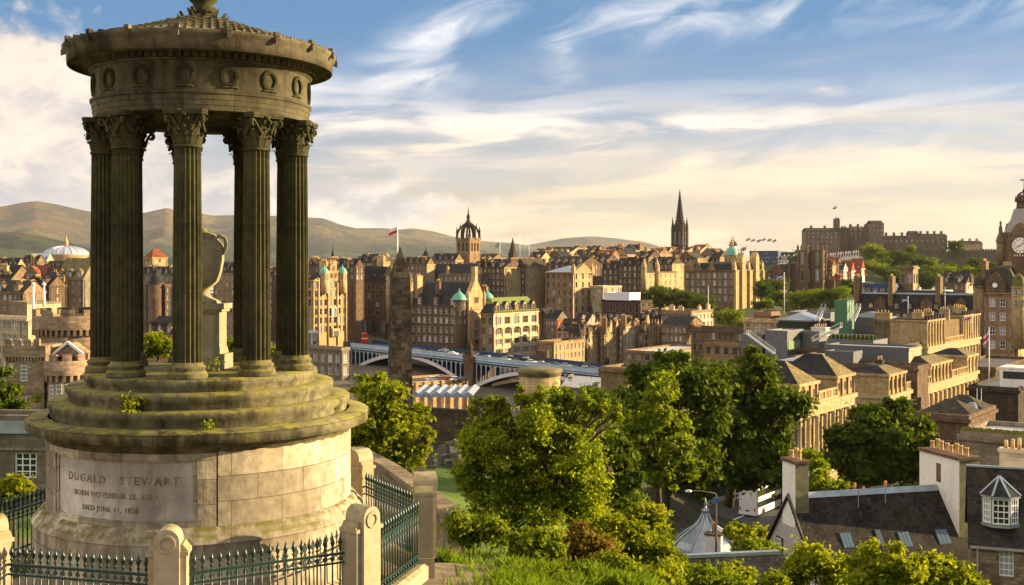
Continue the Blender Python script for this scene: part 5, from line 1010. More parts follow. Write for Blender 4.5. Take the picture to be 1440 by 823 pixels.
for xq, w, ytop in ((1131, 3.4, 352), (1152, 3.4, 352)):
    q = px(xq, ytop, 825); zt = q.z + 34; lx = (q - Vector((b.c.x, b.c.y, 0))); ux, uy = lx.x * cos(R(36)) - lx.y * sin(R(36)), lx.x * sin(R(36)) + lx.y * cos(R(36))
    mb = MB(); mb.box(ux - w, ux + w, uy - w, uy + w, 0, zt)
    for i in (-1, 1):
        for j in (-1, 1): mb.cyl((ux + i * w, uy + j * w, 0), .9, 0, zt + 2, 8); mb.lathe([(1.1, zt + 2), (.05, zt + 4.4)], 8, c=(ux + i * w, uy + j * w, 0), caps=False)
    o = part(b, 'tower', mb, SOOT_SHADE)
    for z in (zt - 10, zt - 22): link('window', WIN['dark'], o, (ux, uy - w - .05, z), 0, (2.2, 1, 8)); link('window', WIN['dark'], o, (ux + w + .05, uy, z), R(90), (2.2, 1, 8))
for xq, ytop in ((1110, 374), (1121, 374), (1128, 392), (1165, 392), (1172, 396)):
    q = px(xq, ytop, 826); lx = (q - Vector((b.c.x, b.c.y, 0))); ux, uy = lx.x * cos(R(36)) - lx.y * sin(R(36)), lx.x * sin(R(36)) + lx.y * cos(R(36)); zt = q.z + 34
    mb = MB(); mb.box(ux - 1., ux + 1., uy - 1.0, uy + 1.0, 0, zt); mb.lathe([(1.3, zt), (.05, zt + 4)], 4, R(45), R(405), c=(ux, uy, 0), smooth=False); part(b, 'buttress', mb, SOOT_SHADE)
GR = 'white and red gabled houses below the castle'
for xc, xl, xr, y, D, wl, rw, lab, hh in ((1170, 1158, 1180, 374, 850, SOOT_SHADE, SAND, 'brown gabled house touching the right tower of the college', 6), (1186, 1176, 1194, 380, 880, HARL, HARL, 'white house with a white chimney, left of the two red and white gables', 6), (1197, 1182, 1208, 381, 890, REDB, HARL, 'red house with a white timbered gable, the nearer of two', 8), (1211, 1196, 1215, 378, 905, REDB, HARL, 'red roofed house with a white timbered gable at the right end of the row', 8), (1178, 1164, 1192, 370, 930, BROWN, SAND, 'brown house with orange chimneys above the white gabled houses', 5), (1180, 1168, 1196, 394, 840, REDB, BROWN, 'low dark red brick house under the white gabled houses', 3)):
    b = B(lab, xc, D, xl, xr, y, 3, 3, 2, wl, ('gx', hh, SLATER if wl != HARL else SLATEW), 'sash', 1.1, 1.8, 3.4, rwall=rw, zb=-30, group=GR, ch=((.4, .4, 2., 1.2, 4, 1), (.85, .5, 1.2, 2, 4, 1)), chw=HARL if rw == HARL else REDB, Dp=9)
    if rw == HARL:
        mb = MB()
        for i in range(5): mb.box(.02, .14, b.D * (i + .2) / 5, b.D * (i + .2) / 5 + .4, b.H - 5, b.H + hh * .3)
        mb.box(.02, .16, 0, b.D, b.H - .4, b.H); part(b, 'timbering', mb, plain('red timber', (.25, .05, .03)))
# ---- castle on its rock
CAST = ashlar('castle stone', (.17, .125, .085), (.24, .18, .12), (.07, .05, .035), 1.6, .8, .2, .02, .6)
T = thing('castle', 'great stone castle along the top of the rock, with palace block and flag tower', 'castle', px(1236, 372, 1150), R(0)); T0 = T.location
def cpart(name, x0, x1, yt, yb, D, dep, roof=None, m=CAST, wn=(0, 0), cren=False, chs=0):
    a, e = px(x0, yt, D) - T0, px(x1, yb, D) - T0; mb = MB(); Wd, H = e.x - a.x, a.z - e.z; nb, rw = wn
    wl = [((i + .5) * Wd / nb - .55, (i + .5) * Wd / nb + .55, H - 2.8 - 4.2 * r, H - 1. - 4.2 * r) for i in range(nb) for r in range(rw) if H - 3 - 4.2 * r > .5]
    facade(mb, (a.x, a.y, e.z), (1, 0, 0), (0, -1, 0), Wd, H, wl, .3); mb.face([(e.x, a.y, e.z), (e.x, a.y + dep, e.z), (e.x, a.y + dep, a.z), (e.x, a.y, a.z)]); mb.face([(a.x, a.y + dep, e.z), (a.x, a.y, e.z), (a.x, a.y, a.z), (a.x, a.y + dep, a.z)]); mb.face([(a.x, a.y, a.z), (e.x, a.y, a.z), (e.x, a.y + dep, a.z), (a.x, a.y + dep, a.z)]); mb.face([(e.x, a.y + dep, e.z), (a.x, a.y + dep, e.z), (a.x, a.y + dep, a.z), (e.x, a.y + dep, a.z)])
    if cren:
        k = max(2, int(Wd / 2.6))
        for i in range(k): mb.box(a.x + i * Wd / k, a.x + (i + .6) * Wd / k, a.y - .05, a.y + .9, a.z, a.z + 1.3)
    for i in range(chs): x = a.x + (i + .5) * Wd / chs; mb.box(x - .9, x + .9, a.y + dep * .4, a.y + dep * .4 + 2.4, a.z, a.z + 3.6 + (roof or 0) * .6)
    if roof: mb.ext([(a.y - .3, a.z), (a.y + dep + .3, a.z), (a.y + dep / 2, a.z + roof)], a.x - .2, e.x + .2, 'x', 1)
    o = mb.build(name, [m, SLATEW], T)
    for u0, u1, v0, v1 in wl: link('window', WIN['sash'], o, (a.x + (u0 + u1) / 2, a.y + .2, e.z + v0), 0, (u1 - u0, 1, v1 - v0))
    return o
cpart('palace_block', 1134, 1192, 325, 372, 1120, 18, 3.2, wn=(9, 4), chs=3); cpart('flag_tower', 1174, 1181, 308, 345, 1135, 6, cren=True); cpart('corner_tower', 1183, 1191, 320, 350, 1118, 8, cren=True)
cpart('great_hall', 1194, 1226, 320, 372, 1130, 18, wn=(5, 3), chs=3, cren=True); cpart('memorial_block', 1226, 1243, 315, 372, 1118, 20, 3.6, wn=(3, 3), cren=True); cpart('link_wall', 1190, 1196, 329, 372, 1126, 6, wn=(1, 1))
cpart('battery_wall', 1242, 1330, 336, 374, 1125, 10, cren=True, wn=(12, 1)); cpart('barrack_block', 1243, 1288, 333, 345, 1145, 12, 1.2, wn=(8, 1), chs=4); cpart('chapel', 1279, 1292, 329, 345, 1140, 10, 3., cren=False); cpart('hospital_block', 1293, 1332, 332, 352, 1135, 14, 2.4, wn=(7, 2), chs=4); cpart('sunlit_bastion', 1262, 1290, 343, 372, 1105, 10, cren=True); cpart('lower_wall', 1290, 1402, 354, 400, 1110, 12, cren=True)
cpart('guard_house', 1352, 1382, 343, 366, 1125, 12, 3., m=SAND, wn=(5, 2), chs=3); cpart('end_wall', 1378, 1416, 352, 380, 1120, 14, cren=True)
mast('castle flagpole with a red and white flag, on the flag tower', 1177, 309, 289, 1138, .2, redf, sz=(4, 2.6))
c = px(1200, 384, 1040); T = thing('spectator_stand', 'pale scaffolded spectator stand with a row of flags, in front of the castle', 'spectator stand', c)
x0, x1 = px(1156, 0, 1040).x - c.x, px(1214, 0, 1040).x - c.x; sl_ = 4. / (x1 - x0); PALEB = plain('pale boarding', (.62, .50, .34), .8, 0, .12); mb = MB()
def tilt(z0, z1, y0, y1): mb.poly([(x, y, z + (4 if x > x0 else 0)) for z in (z0, z1) for x, y in ((x0, y0), (x1, y0), (x1, y1), (x0, y1))], [(0, 1, 5, 4), (1, 2, 6, 5), (2, 3, 7, 6), (3, 0, 4, 7), (4, 5, 6, 7), (3, 2, 1, 0)])
for lev in (1., 5., 9.): tilt(lev, lev + 2.2, 0, 10)
tilt(-3, 11, 2.5, 9.5); mb.build('deck', PALEB, T); mb = MB()
for i in range(19): x = x0 + (x1 - x0) * i / 18; z = (x - x0) * sl_; mb.box(x - .2, x + .2, -.3, .1, z - 5, z + 13)
mb.build('scaffold', WHITE, T)
for i in range(16): x = x0 + (x1 - x0) * (i + .3) / 16; z = (x - x0) * sl_; mb = MB(); mb.box(x - .16, x + .16, 9, 9.3, z + 9, z + 17.); mb.box(x + .16, x + 1.3, 9.1, 9.2, z + 15., z + 16.8, 1 + (i * 7 % 3 == 0)); mb.build('stand_flag', [WHITE] + FLAGM[1:], T)
# ================================================================ CLOCK TOWER, GRAND HOTEL, WATERLOO ROW
b = B('brown stone corner of the grand hotel below the clock tower, with a domed gable', 1432, 372, 1374, 1462, 412, 5, 4, 4, BROWN, ('man', 8., SLATEW), 'sash', 1.7, 2.7, 4.6, rwall=SAND, name='grand_hotel', cat='hotel', group=None, strings=5, cornice=.7, top=1.9)
mb = MB(); g = -b.W * .55
mb.ext([(g - 3.2, b.H), (g + 3.2, b.H), (g + 3.2, b.H + 3.2), (g + 2.2, b.H + 4.4), (g + 1, b.H + 6.), (g, b.H + 6.8), (g - 1, b.H + 6.), (g - 2.2, b.H + 4.4), (g - 3.2, b.H + 3.2)], -.5, .8); mb.lathe([(1.1, 0), (1.1, .3)], 16, c=(0, 0, 0)); mb.xf(Matrix.Translation((g, -.4, b.H + 2.4)) @ Matrix.Rotation(R(90), 4, 'X'), len(mb.v) - 32); o = part(b, 'domed_gable', mb, SOOT_SHADE)
mb = MB(); mb.lathe([(.8, 0), (.8, .08)], 16); mb.xf(Matrix.Translation((g, -.7, b.H + 2.4)) @ Matrix.Rotation(R(90), 4, 'X')); mb.build('roundel', WHITE, o)
turret(b, -b.W * .96, .2, 1.8, b.H - 22, b.H + 2, DOME(1.8, 4), SLATEW, BROWN, 10); turret(b, 0, .2, 2.2, b.H - 18, b.H + 2, DOME(2.2, 5), SLATEG, SAND, 10, 2)
chimney(b.roof, -b.W * .1, 10, b.H + 6, 5.5, 2., 5.5, SOOT_SHADE, 6); chimney(b.roof, -b.W * .98, 9, b.H + 4, 1.6, 4, 6, BROWN, 5)
b = B('long slate mansard of the grand hotel with white dormers and big chimney stacks', 1384, 402, 1198, 1392, 441, 3, 18, 1, SOOT_SHADE, ('man', 6.3, SLATE), 'sash', 1.2, 2., 3.8, name='grand_hotel', cat='hotel', group=None, Dp=14, dl=10, dsz=(1.8, 2.6), dwin='sash', cornice=.6)
for f, w in ((.03, 2.), (.30, 1.6), (.66, 1.8), (.985, 1.8)): chimney(b.roof, -b.W * (1 - f), 2.4, b.H + 2, w, 3.6, 10.5, BROWN, 4)
mb = MB(); mb.box(-b.W - .1, .1, 2.4, 3.1, b.H + 6.2, b.H + 6.8); mb.build('lead_ridge', LEAD, b.roof)
for f in (.17, .42, .78): mb = MB(); mb.ext([(-b.W * f - 2, b.H), (-b.W * f + 2, b.H), (-b.W * f + 2, b.H + 3.4), (-b.W * f, b.H + 5.4), (-b.W * f - 2, b.H + 3.4)], -.2, 1.6); mb.lathe([(.7, 0), (.7, .1)], 14); mb.xf(Matrix.Translation((-b.W * f, -.2, b.H + 2.2)) @ Matrix.Rotation(R(90), 4, 'X'), len(mb.v) - 28); mb.build('stone_dormer', SOOT_SHADE, b.roof)
b = B('dark blue slate mansard with a white edged gable, rising behind the hotel chimneys', 1256, 425, 1216, 1262, 402, 1, 4, 1, NAVY, ('flat', .7, LEAD), 'sash', 1.4, 2, 4, name='roof_storey', cat='building', group=None, Dp=10, zb=-22)
mb = MB(); mb.ext([(-b.W * .6 - 2.2, b.H - 5), (-b.W * .6 + 2.2, b.H - 5), (-b.W * .6, b.H - 2.4)], -1.2, 0); mb.bar((-b.W * .6 - 2.4, -1.2, b.H - 5), (-b.W * .6, -1.2, b.H - 2.2), .35); mb.bar((-b.W * .6 + 2.4, -1.2, b.H - 5), (-b.W * .6, -1.2, b.H - 2.2), .35); part(b, 'gablet', mb, WHITE)
b = B('square stone belvedere tower on a white base, behind the slate mansard', 1284, 430, 1265, 1291, 376, 1, 2, 2, BROWN, ('flat', .6, DARKROOF), 'dark', 1.7, 3.4, 5, rwall=SAND, name='belvedere', cat='tower', group=None, zb=-22, top=2.6, cornice=.6)
mb = MB(); mb.box(-b.W - .15, .15, -.15, b.D + .15, 0, b.H - 10.3); part(b, 'white_base', mb, HARL)
b = B('white flat roof plant storey with vents, between the hotel chimneys', 1330, 425, 1268, 1380, 411, 0, 0, 0, HARL, ('flat', .7, FLATROOF), name='plant_room', cat='plant room', group=None, zb=-20, Dp=9, ch=((.3, .4, 2, 1.4, 1.2, 1), (.7, .4, 2, 1.4, 1.2, 1)))
b = B('dark tenement with a zigzag sunlit gable below the castle wall, behind the hotel', 1358, 470, 1322, 1372, 398, 2, 4, 2, SOOT_SHADE, ('gx', 4.6, SLATE), 'dark', rwall=PALE, zb=-26, group=None, ch=((.2, .4, 2, 1.4, 3, 1), (.98, .5, 1.6, 3, 3, 1)))
# clock tower
xc, D = 1462, 396; c = px(xc, 372, D); T = thing('clock_tower', 'tall hotel clock tower with white clock faces and corner turrets, cut by the right edge', 'clock tower', (c.x, c.y, -42), R(-36)); w, _ = solve(xc, D, 1407, 1480, 36)
zf = lambda y: px(0, y, D).z + 42
mb = MB(); mb.box(-w, 0, 0, w, 0, zf(372)); mb.box(-w - .5, .5, -.5, w + .5, zf(378), zf(374))
for z in (zf(420), zf(440), zf(460)): mb.box(-w - .2, .2, -.2, w + .2, z, z + .4)
for x in (-w + .9, -.9):
    for y_ in (0, w): mb.box(x - .9, x + .9, y_ - .35, y_ + .35, 0, zf(378))
mb.build('shaft', BROWN, T)
mb = MB(); mb.box(-w - .9, .9, -.9, w + .9, zf(374), zf(368))
for i in range(14): x = -w - .6 + i * (w + 1.2) / 13; mb.box(x - .25, x + .25, -.8, -.0, zf(379), zf(374.5)); mb.box(.0, .8, x + w - .25, x + w + .25, zf(379), zf(374.5))
mb.build('balcony', SAND, T)
mb = MB(); q = .8; mb.box(-w + q, -q, q, w - q, zf(368), zf(328)); mb.box(-w + q - .3, -q + .3, q - .3, w - q + .3, zf(330), zf(326))
for rz in range(4):
    M = Matrix.Translation((-w / 2, w / 2, 0)) @ Matrix.Rotation(R(90 * rz), 4, 'Z'); s = len(mb.v); hw = w / 2 - q
    mb.ext([(-hw * .55, zf(327)), (hw * .55, zf(327)), (hw * .45, zf(320)), (hw * .2, zf(314)), (0, zf(312.5)), (-hw * .2, zf(314)), (-hw * .45, zf(320))], -hw - .2, -hw + .9); mb.xf(M, s)
mb.build('clock_stage', BROWN, T)
fr_ = zf(345); CLK = plain('clock dial', (.80, .77, .70), .5, 0, .04)
for rz in (0, 90):
    M = Matrix.Translation((-w / 2, w / 2, fr_)) @ Matrix.Rotation(R(rz), 4, 'Z') @ Matrix.Translation((0, -(w / 2 - q) - .12, 0)) @ Matrix.Rotation(R(90), 4, 'X')
    mb = MB(); mb.lathe([(2.75, -.1), (2.75, .12)], 40, m=0); mb.lathe([(2.72, .12), (3.05, .12), (3.05, -.1)], 40, caps=False, m=1); mb.lathe([(1.75, .124), (1.82, .124)], 40, caps=False, m=1)
    for h in range(12): a = R(30 * h); mb.obox((2.22 * sin(a), 2.22 * cos(a), .14), (.09 * cos(a), -.09 * sin(a), 0), (.34 * sin(a), .34 * cos(a), 0), (0, 0, .015), 1)
    mb.xf(M); o = mb.build('clock_face', [CLK, DARKMET], T)
    for nm, ang, ln, wd in (('hour_hand', 245, 1.35, .15), ('minute_hand', 50, 2.1, .10)):
        mb = MB(); a = R(ang); mb.obox((ln * .42 * sin(a), ln * .42 * cos(a), .2 if nm[0] == 'h' else .25), (wd * cos(a), -wd * sin(a), 0), (ln * .58 * sin(a), ln * .58 * cos(a), 0), (0, 0, .02)); mb.xf(M); mb.build(nm, DARKMET, o)
for x in (-w, 0):
    for y_ in (0, w):
        mb = MB(); mb.cyl((x, y_, 0), 1.35, zf(376), zf(340), 10); mb.lathe([(1.6, zf(340)), (1.6, zf(338)), (1.2, zf(332)), (.6, zf(327)), (.7, zf(325)), (.55, zf(318)), (.25, zf(316)), (.42, zf(313.5)), (.3, zf(311)), (.02, zf(309))], 10, c=(x, y_, 0), caps=False); mb.build('corner_turret', BROWN, T)
mb = MB(); mb.lathe([(w * .62, zf(327)), (w * .44, zf(312)), (w * .33, zf(296)), (w * .30, zf(292))], 4, R(45), R(405), c=(-w / 2, w / 2, 0), smooth=False, caps=False); mb.build('roof', GREYSL, T)
mb = MB(); c_ = (-w / 2, w / 2, 0)
mb.lathe([(2.6, zf(292)), (2.7, zf(290)), (2.5, zf(289)), (2.5, zf(282)), (2.9, zf(281)), (2.4, zf(276)), (1.4, zf(272))], 12, c=c_, caps=False)
for k in range(8):
    a = R(45 * k + 20); mb.tube([(c_[0] + r * cos(a), c_[1] + r * sin(a), zf(y)) for r, y in ((2.6, 282), (2.5, 276), (1.9, 271), (1.0, 268.5), (.3, 267))], .22, 5); mb.lathe([(.3, zf(282)), (.05, zf(273))], 4, c=(c_[0] + 2.8 * cos(a), c_[1] + 2.8 * sin(a), 0))
mb.lathe([(.4, zf(269)), (.5, zf(265)), (.15, zf(262)), (.12, zf(252)), (.02, zf(251))], 8, c=c_, caps=False)
mb.bar((c_[0] - 1.2, c_[1] + .6, zf(250.5)), (c_[0] + 1.2, c_[1] - .6, zf(250)), .7, .35); mb.build('crown', SOOT_SHADE, T)
# ---- former post office with modern roof storeys
PO = 'modern grey roof storeys'
b = B('long stone hall whose flat dark roof carries the modern grey roof storeys', 1225, 262, 1040, 1300, 497, 1, 0, 0, SOOT_SHADE, ('flat', .6, DARKROOF), name='post_office', cat='building', group=None, rwall=SAND)
b = B('dark stone parapet block with little urn-topped balustrade, left of the modern roof storeys', 1084, 320, 1060, 1096, 442, 1, 0, 1, BROWN, ('flat', .7, DARKROOF), 'sash', zb=-36, name='parapet_block', cat='building', group=None, strings=1)
b = B('low pale stone block with a strip of small windows, left of the grey boxes', 1092, 312, 1046, 1112, 452, 1, 4, 2, SAND, ('flat', .6, DARKROOF), 'sash', zb=-40, name='parapet_block', cat='building', group=None)
b = B('low pavilion with an overhanging blue grey hipped roof and glazed walls', 1137, 300, 1096, 1152, 452, 0, 0, 0, GLASS, ('hip', 2.1, LEAD), zb=-26, name='roof_pavilion', cat='pavilion', group=None, Dp=13, cornice=0)
mb = MB(); mb.box(-b.W - 1.2, 1.2, -1.2, b.D + 1.2, b.H - .1, b.H + .25); part(b, 'eaves', mb, ZINC)
b = B('grey zinc walled storey behind the blue grey pavilion', 1168, 312, 1108, 1178, 441, 0, 0, 0, ZINC, ('flat', .3, DARKROOF), zb=-26, name='roof_storey', cat='building', group=PO, cornice=0, Dp=14)
b = B('grey zinc box with a pale tilted roof and a glazed side, left of two', 1107, 268, 1076, 1130, 466, 0, 0, 0, ZINC, ('flat', .12, FLATROOF), zb=-32, name='roof_storey', cat='building', group=PO, cornice=.15)
mb = MB(); mb.box(0, .1, .6, b.D * .8, b.H - 4.6, b.H - 2.4); part(b, 'glazing', mb, mat('green glass', lambda t, b_, o: (t.put(b_.inputs['Base Color'], (.22, .30, .16, 1)), setattr(b_.inputs['Roughness'], 'default_value', .1))))
b = B('second grey zinc box with a rooftop hatch, right of the tilted roof box', 1152, 272, 1128, 1179, 467, 0, 0, 0, ZINC, ('flat', .12, FLATROOF), zb=-32, name='roof_storey', cat='building', group=PO, cornice=.15, ch=((.6, .4, 3.6, 2.6, .6, 1),), chw=FLATROOF)
b = B('low grey screen wall below the stone parapet blocks, with an outside stair', 1072, 275, 1042, 1080, 472, 0, 0, 0, ZINC, ('flat', .2, DARKROOF), zb=-34, name='screen_wall', cat='wall', group=PO, cornice=0, Dp=5)
b = B('grey zinc roof wing right of the glass lift tower', 1238, 306, 1192, 1256, 447, 0, 0, 0, ZINC, ('hip', 1.4, ZINC), zb=-28, name='roof_storey', cat='building', group=PO, cornice=.4, Dp=12)
def glassm(t, b_, o):
    t.put(b_.inputs['Base Color'], (.05, .16, .09, 1)); b_.inputs['Roughness'].default_value = .06; b_.inputs['Specular IOR Level'].default_value = .9
GREENGL = mat('green tower glass', glassm)
b = B('green glass lift tower standing among the grey roof storeys', 1191, 300, 1174, 1201, 423, 0, 0, 0, GREENGL, ('flat', .2, DARKROOF), zb=-30, name='glass_tower', cat='tower', group=None, cornice=0, rwall=plain('pale green glass', (.22, .34, .25), .1, 0, .2, .8))
mb = MB()
for i in range(4):
    x = -b.W * i / 3; mb.box(x - .05, x + .05, -.08, 0, 4, b.H)
    y_ = b.D * i / 3; mb.box(0, .08, y_ - .05, y_ + .05, 4, b.H)
for k in range(6): z = b.H - .1 - k * 1.9; mb.box(-b.W, 0, -.07, 0, z - .05, z + .05); mb.box(0, .07, 0, b.D, z - .05, z + .05)
part(b, 'mullions', mb, plain('green metal', (.07, .13, .08), .5))
b = B('curved dark terrace parapet with a glass balustrade and hedge, right of the grey boxes', 1228, 262, 1163, 1258, 480, 0, 0, 0, ZINC, ('flat', .15, DARKROOF), zb=-32, name='roof_terrace', cat='terrace', group=PO, cornice=0, Dp=10)
mb = MB()
for i in range(12): x = -b.W + i * b.W / 11; mb.box(x - .04, x + .04, .05, .12, b.H, b.H + 1.4)
mb.box(-b.W, 0, .05, .12, b.H + 1.35, b.H + 1.45); part(b, 'balustrade', mb, plain('bronze rail', (.35, .27, .15), .5)); mb = MB()
for i in range(60): x = -b.W * random.random(); mb.obox((x, 1.2 + random.random() * .5, b.H + .4), (.35, .1 * random.random(), .2), (0, .3, .1), (.1, 0, .45 + .25 * random.random()))
part(b, 'hedge', mb, leafmat('hedge leaf', (.02, .05, .012), (.05, .09, .02), .2))
for x, y, D, lab in ((1050, 470, 262, 'long white outside stair left of the grey boxes'), (1142, 480, 258, 'white outside stair in front of the second grey box'), (1152, 452, 296, 'tubular steel ladder rail left of the glass lift tower'), (1202, 452, 296, 'tubular steel ladder rail right of the glass lift tower')):
    c = px(x, y, D); T = thing('roof_stair', lab, 'stair', c, R(-36 if x < 1145 else 60), 'outside stairs of the roof storeys'); mb = MB()
    for s_ in (0, 1): mb.bar((0, s_, 0), (6.5, s_, -4.2 if x < 1100 else 3.4), .12, .3); mb.bar((0, s_, 1), (6.5, s_, -3.2 if x < 1100 else 4.4), .08); mb.bar((0, s_, 0), (0, s_, 1), .08); mb.bar((6.5, s_, -4.2 if x < 1100 else 3.4), (6.5, s_, -3.2 if x < 1100 else 4.4), .08)
    for i in range(14): t = (i + .5) / 14; mb.box(6.5 * t - .2, 6.5 * t + .2, 0, 1, (-4.2 if x < 1100 else 3.4) * t - .04, (-4.2 if x < 1100 else 3.4) * t + .04)
    mb.build('flight', plain('galvanised steel', (.5, .52, .55), .4, .5, .1), T)
# ---- the classical row along the street: pavilions with attached columns, sunlit flanks
def pav(label, xc, D, xl, xr, yt, yc, segs, front_w=3, H2=None, roof=('flat', .8, DARKROOF), cols=True, zb=-38, wmax=9., group='classical blocks along the sunlit street', fwin='grid'):
    """front wall shaded towards the viewer, flank along the street; yc = main cornice under an attic; segs = [(f0, f1, attic)]"""
    c = px(xc, yc, D); W_, D_ = solve(xc, D, xl, xr, 36); H = c.z - zb; A = px(xc, yt, D).z - c.z
    T = thing('classical_block', label, 'building', (c.x, c.y, zb), R(-36), group); mb = MB(); n0 = front_w
    wl = [((i + .5) * W_ / n0 - .65, (i + .5) * W_ / n0 + .65, H - 1.6 - 5.4 * r - 2.5, H - 1.6 - 5.4 * r) for i in range(n0) for r in range(3) if H - 5.4 * r > 5]
    facade(mb, (-W_, 0, 0), (1, 0, 0), (0, -1, 0), W_, H, wl, .3)
    nb = max(3, int(D_ / 3.1)); p = D_ / nb
    wr = [((i + .5) * p - .6, (i + .5) * p + .6, H - 3.2 - 5.2 * r - 3., H - 3.2 - 5.2 * r) for i in range(nb) for r in range(3) if H - 3.2 - 5.2 * r - 3. > .5]
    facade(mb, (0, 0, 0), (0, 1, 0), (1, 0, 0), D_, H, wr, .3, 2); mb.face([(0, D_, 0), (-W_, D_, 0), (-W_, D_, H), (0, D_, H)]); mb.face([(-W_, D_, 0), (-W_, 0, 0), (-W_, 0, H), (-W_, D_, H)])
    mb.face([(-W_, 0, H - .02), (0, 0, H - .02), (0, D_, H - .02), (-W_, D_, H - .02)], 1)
    mb.build('wall', [BROWN, DARKROOF, SAND], T)  # darker front and golden flank: shade and sunlight painted into the stone
    for u0, u1, v0, v1 in wl: link('window', WIN[fwin], T, (-W_ + (u0 + u1) / 2, .2, v0), 0, (u1 - u0, 1, v1 - v0))
    for u0, u1, v0, v1 in wr: link('window', WIN['sash'], T, (-.2, (u0 + u1) / 2, v0), R(90), (u1 - u0, 1, v1 - v0))
    mb = MB(); mb.box(-W_ - .5, .8, -.5, 0, H - .7, H); mb.box(0, .8, 0, D_ + .3, H - .7, H); mb.box(-W_ - .1, .35, -.2, 0, H - 1.9, H - .7); mb.box(0, .45, 0, D_, H - 1.9, H - .7); mb.build('cornice', plain('mossy cornice', (.34, .27, .14), .9, 0, .25), T)
    if cols:
        cm = MB(); cm.lathe([(.42, 0), (.42, .3), (.36, .45), (.30, 7.2), (.42, 7.3), (.42, 7.7)], 10); cme = cm.mesh('column', PALE)
        for i in range(nb + 1): link('column', cme, T, (.5 if 0 < i < nb else .3, min(max(i * p, .3), D_ - .3), H - 9.6))
    for f0, f1, kind in segs:
        y0, y1 = D_ * f0, D_ * f1; mb = MB()
        if kind == 'attic':
            w_ = min(W_, wmax); nw = max(2, int((y1 - y0) / 2.2)); pp = (y1 - y0) / nw
            q = [((i + .5) * pp - .5, (i + .5) * pp + .5, .8, A - .8) for i in range(nw)]
            facade(mb, (.1, y0, H), (0, 1, 0), (1, 0, 0), y1 - y0, A, q, .25); mb.face([(-w_, y0, H), (.1, y0, H), (.1, y0, H + A), (-w_, y0, H + A)]); mb.face([(.1, y1, H), (-w_, y1, H), (-w_, y1, H + A), (.1, y1, H + A)]); mb.face([(-w_, y1, H), (-w_, y0, H), (-w_, y0, H + A), (-w_, y1, H + A)])
            for i in range(nw + 1): y = y0 + i * pp; mb.box(.1, .38, max(y0, y - .32), min(y1, y + .32), H, H + A)
            mb.box(-w_ - .2, .6, y0 - .3, y1 + .3, H + A, H + A + .45); o = mb.build('attic', SAND, T)
            for u0, u1, v0, v1 in q: link('window', WIN['sash'], o, (-.1, y0 + (u0 + u1) / 2, H + v0), R(90), (u1 - u0, 1, v1 - v0))
            mb = MB(); zt = H + A + .45
            if roof[0] == 'hip':
                k = min(w_, y1 - y0) / 2 * (.96 if wmax > 10 else .75); mb.poly([(-w_, y0, zt), (.3, y0, zt), (.3, y1, zt), (-w_, y1, zt), (-w_ + k, y0 + k, zt + roof[1]), (.3 - k, y0 + k, zt + roof[1]), (.3 - k, y1 - k, zt + roof[1]), (-w_ + k, y1 - k, zt + roof[1])], [(0, 1, 5, 4), (3, 0, 4, 7), (2, 3, 7, 6), (4, 5, 6, 7)]); mb.poly([(.3, y0, zt), (.3, y1, zt), (.3 - k, y1 - k, zt + roof[1]), (.3 - k, y0 + k, zt + roof[1])], [(0, 1, 2, 3)], 1)
            else:
                mb.box(-w_ + .5, -.2, y0 + .4, y1 - .4, zt, zt + .25)
                for i in range(nw + 1): mb.box(-.2, .35, max(y0, y0 + i * pp - .4), min(y1, y0 + i * pp + .4), zt, zt + 1.1)
            mb.build('attic_roof', [SLATE, SLATEO], o)  # ochre on the right slope only, its sunlight put into the slate colour
        else:
            nn = max(4, int((y1 - y0) / .7)); mb.box(.05, .5, y0, y1, H, H + .3); mb.box(.05, .5, y0, y1, H + 1.3, H + 1.55)
            for i in range(nn): y = y0 + (i + .5) * (y1 - y0) / nn; mb.box(.15, .4, y - .16, y + .16, H + .3, H + 1.3)
            for i in range(4): y = y0 + i * (y1 - y0) / 3; mb.box(.0, .55, max(y0, y - .3), min(y1, y + .3), H + .3, H + 1.3)
            mb.build('balustrade', SAND, T)
    b = Bld(); b.T, b.W, b.D, b.H, b.c, b.zb, b.A = T, W_, D_, H, c, zb, A; return b
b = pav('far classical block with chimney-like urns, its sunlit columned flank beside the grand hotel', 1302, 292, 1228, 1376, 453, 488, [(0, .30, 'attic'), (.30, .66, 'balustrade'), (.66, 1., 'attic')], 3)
mb = MB(); mb.box(-b.W, -.5, .6, b.D * .8, b.H, b.H + b.A * .93); mb.box(-b.W - .4, -.3, .3, 1., b.H + b.A * .93, b.H + b.A * 1.05); part(b, 'back_range', mb, BROWN)
for i, f in enumerate((.15, .62)): link('window', WIN['grid'], b.T, (-b.W * f, .55, b.H + 2.), 0, (1.5, 1, 2.4))
for f in (.03, .2, .5, .83, .97): chimney(b.T, -2.5 - 3 * (f > .9), b.D * f, b.H + b.A + .6, 2.6, 1., 1.4, SAND, 4)
chimney(b.T, -b.W * .9, 4, b.H + b.A, 4, 1.6, 1.6, SAND, 4)
b = B('long dark grey plant box with a beige sunlit end, above the classical row', 1278, 228, 1160, 1296, 491, 0, 0, 0, plain('dark grey render', (.085, .09, .10), .6, 0, .12), ('flat', .25, FLATROOF), name='plant_room', cat='plant room', group=None, rwall=PALE, zb=-27, cornice=.1, W=None)
b = B('smaller square grey plant box at the left end of the long one', 1200, 224, 1160, 1204, 496, 0, 0, 0, plain('dark grey render', (.085, .09, .10), .6), ('flat', .15, FLATROOF), name='plant_room', cat='plant room', group=None, zb=-27, cornice=.05, Dp=5)
b = B('pale flat roof deck left of the plant boxes, with roof lights', 1160, 226, 1080, 1180, 511, 0, 0, 0, SOOT_SHADE, ('flat', .1, FLATROOF), name='roof_deck', cat='building', group=None, zb=-37, Dp=26)
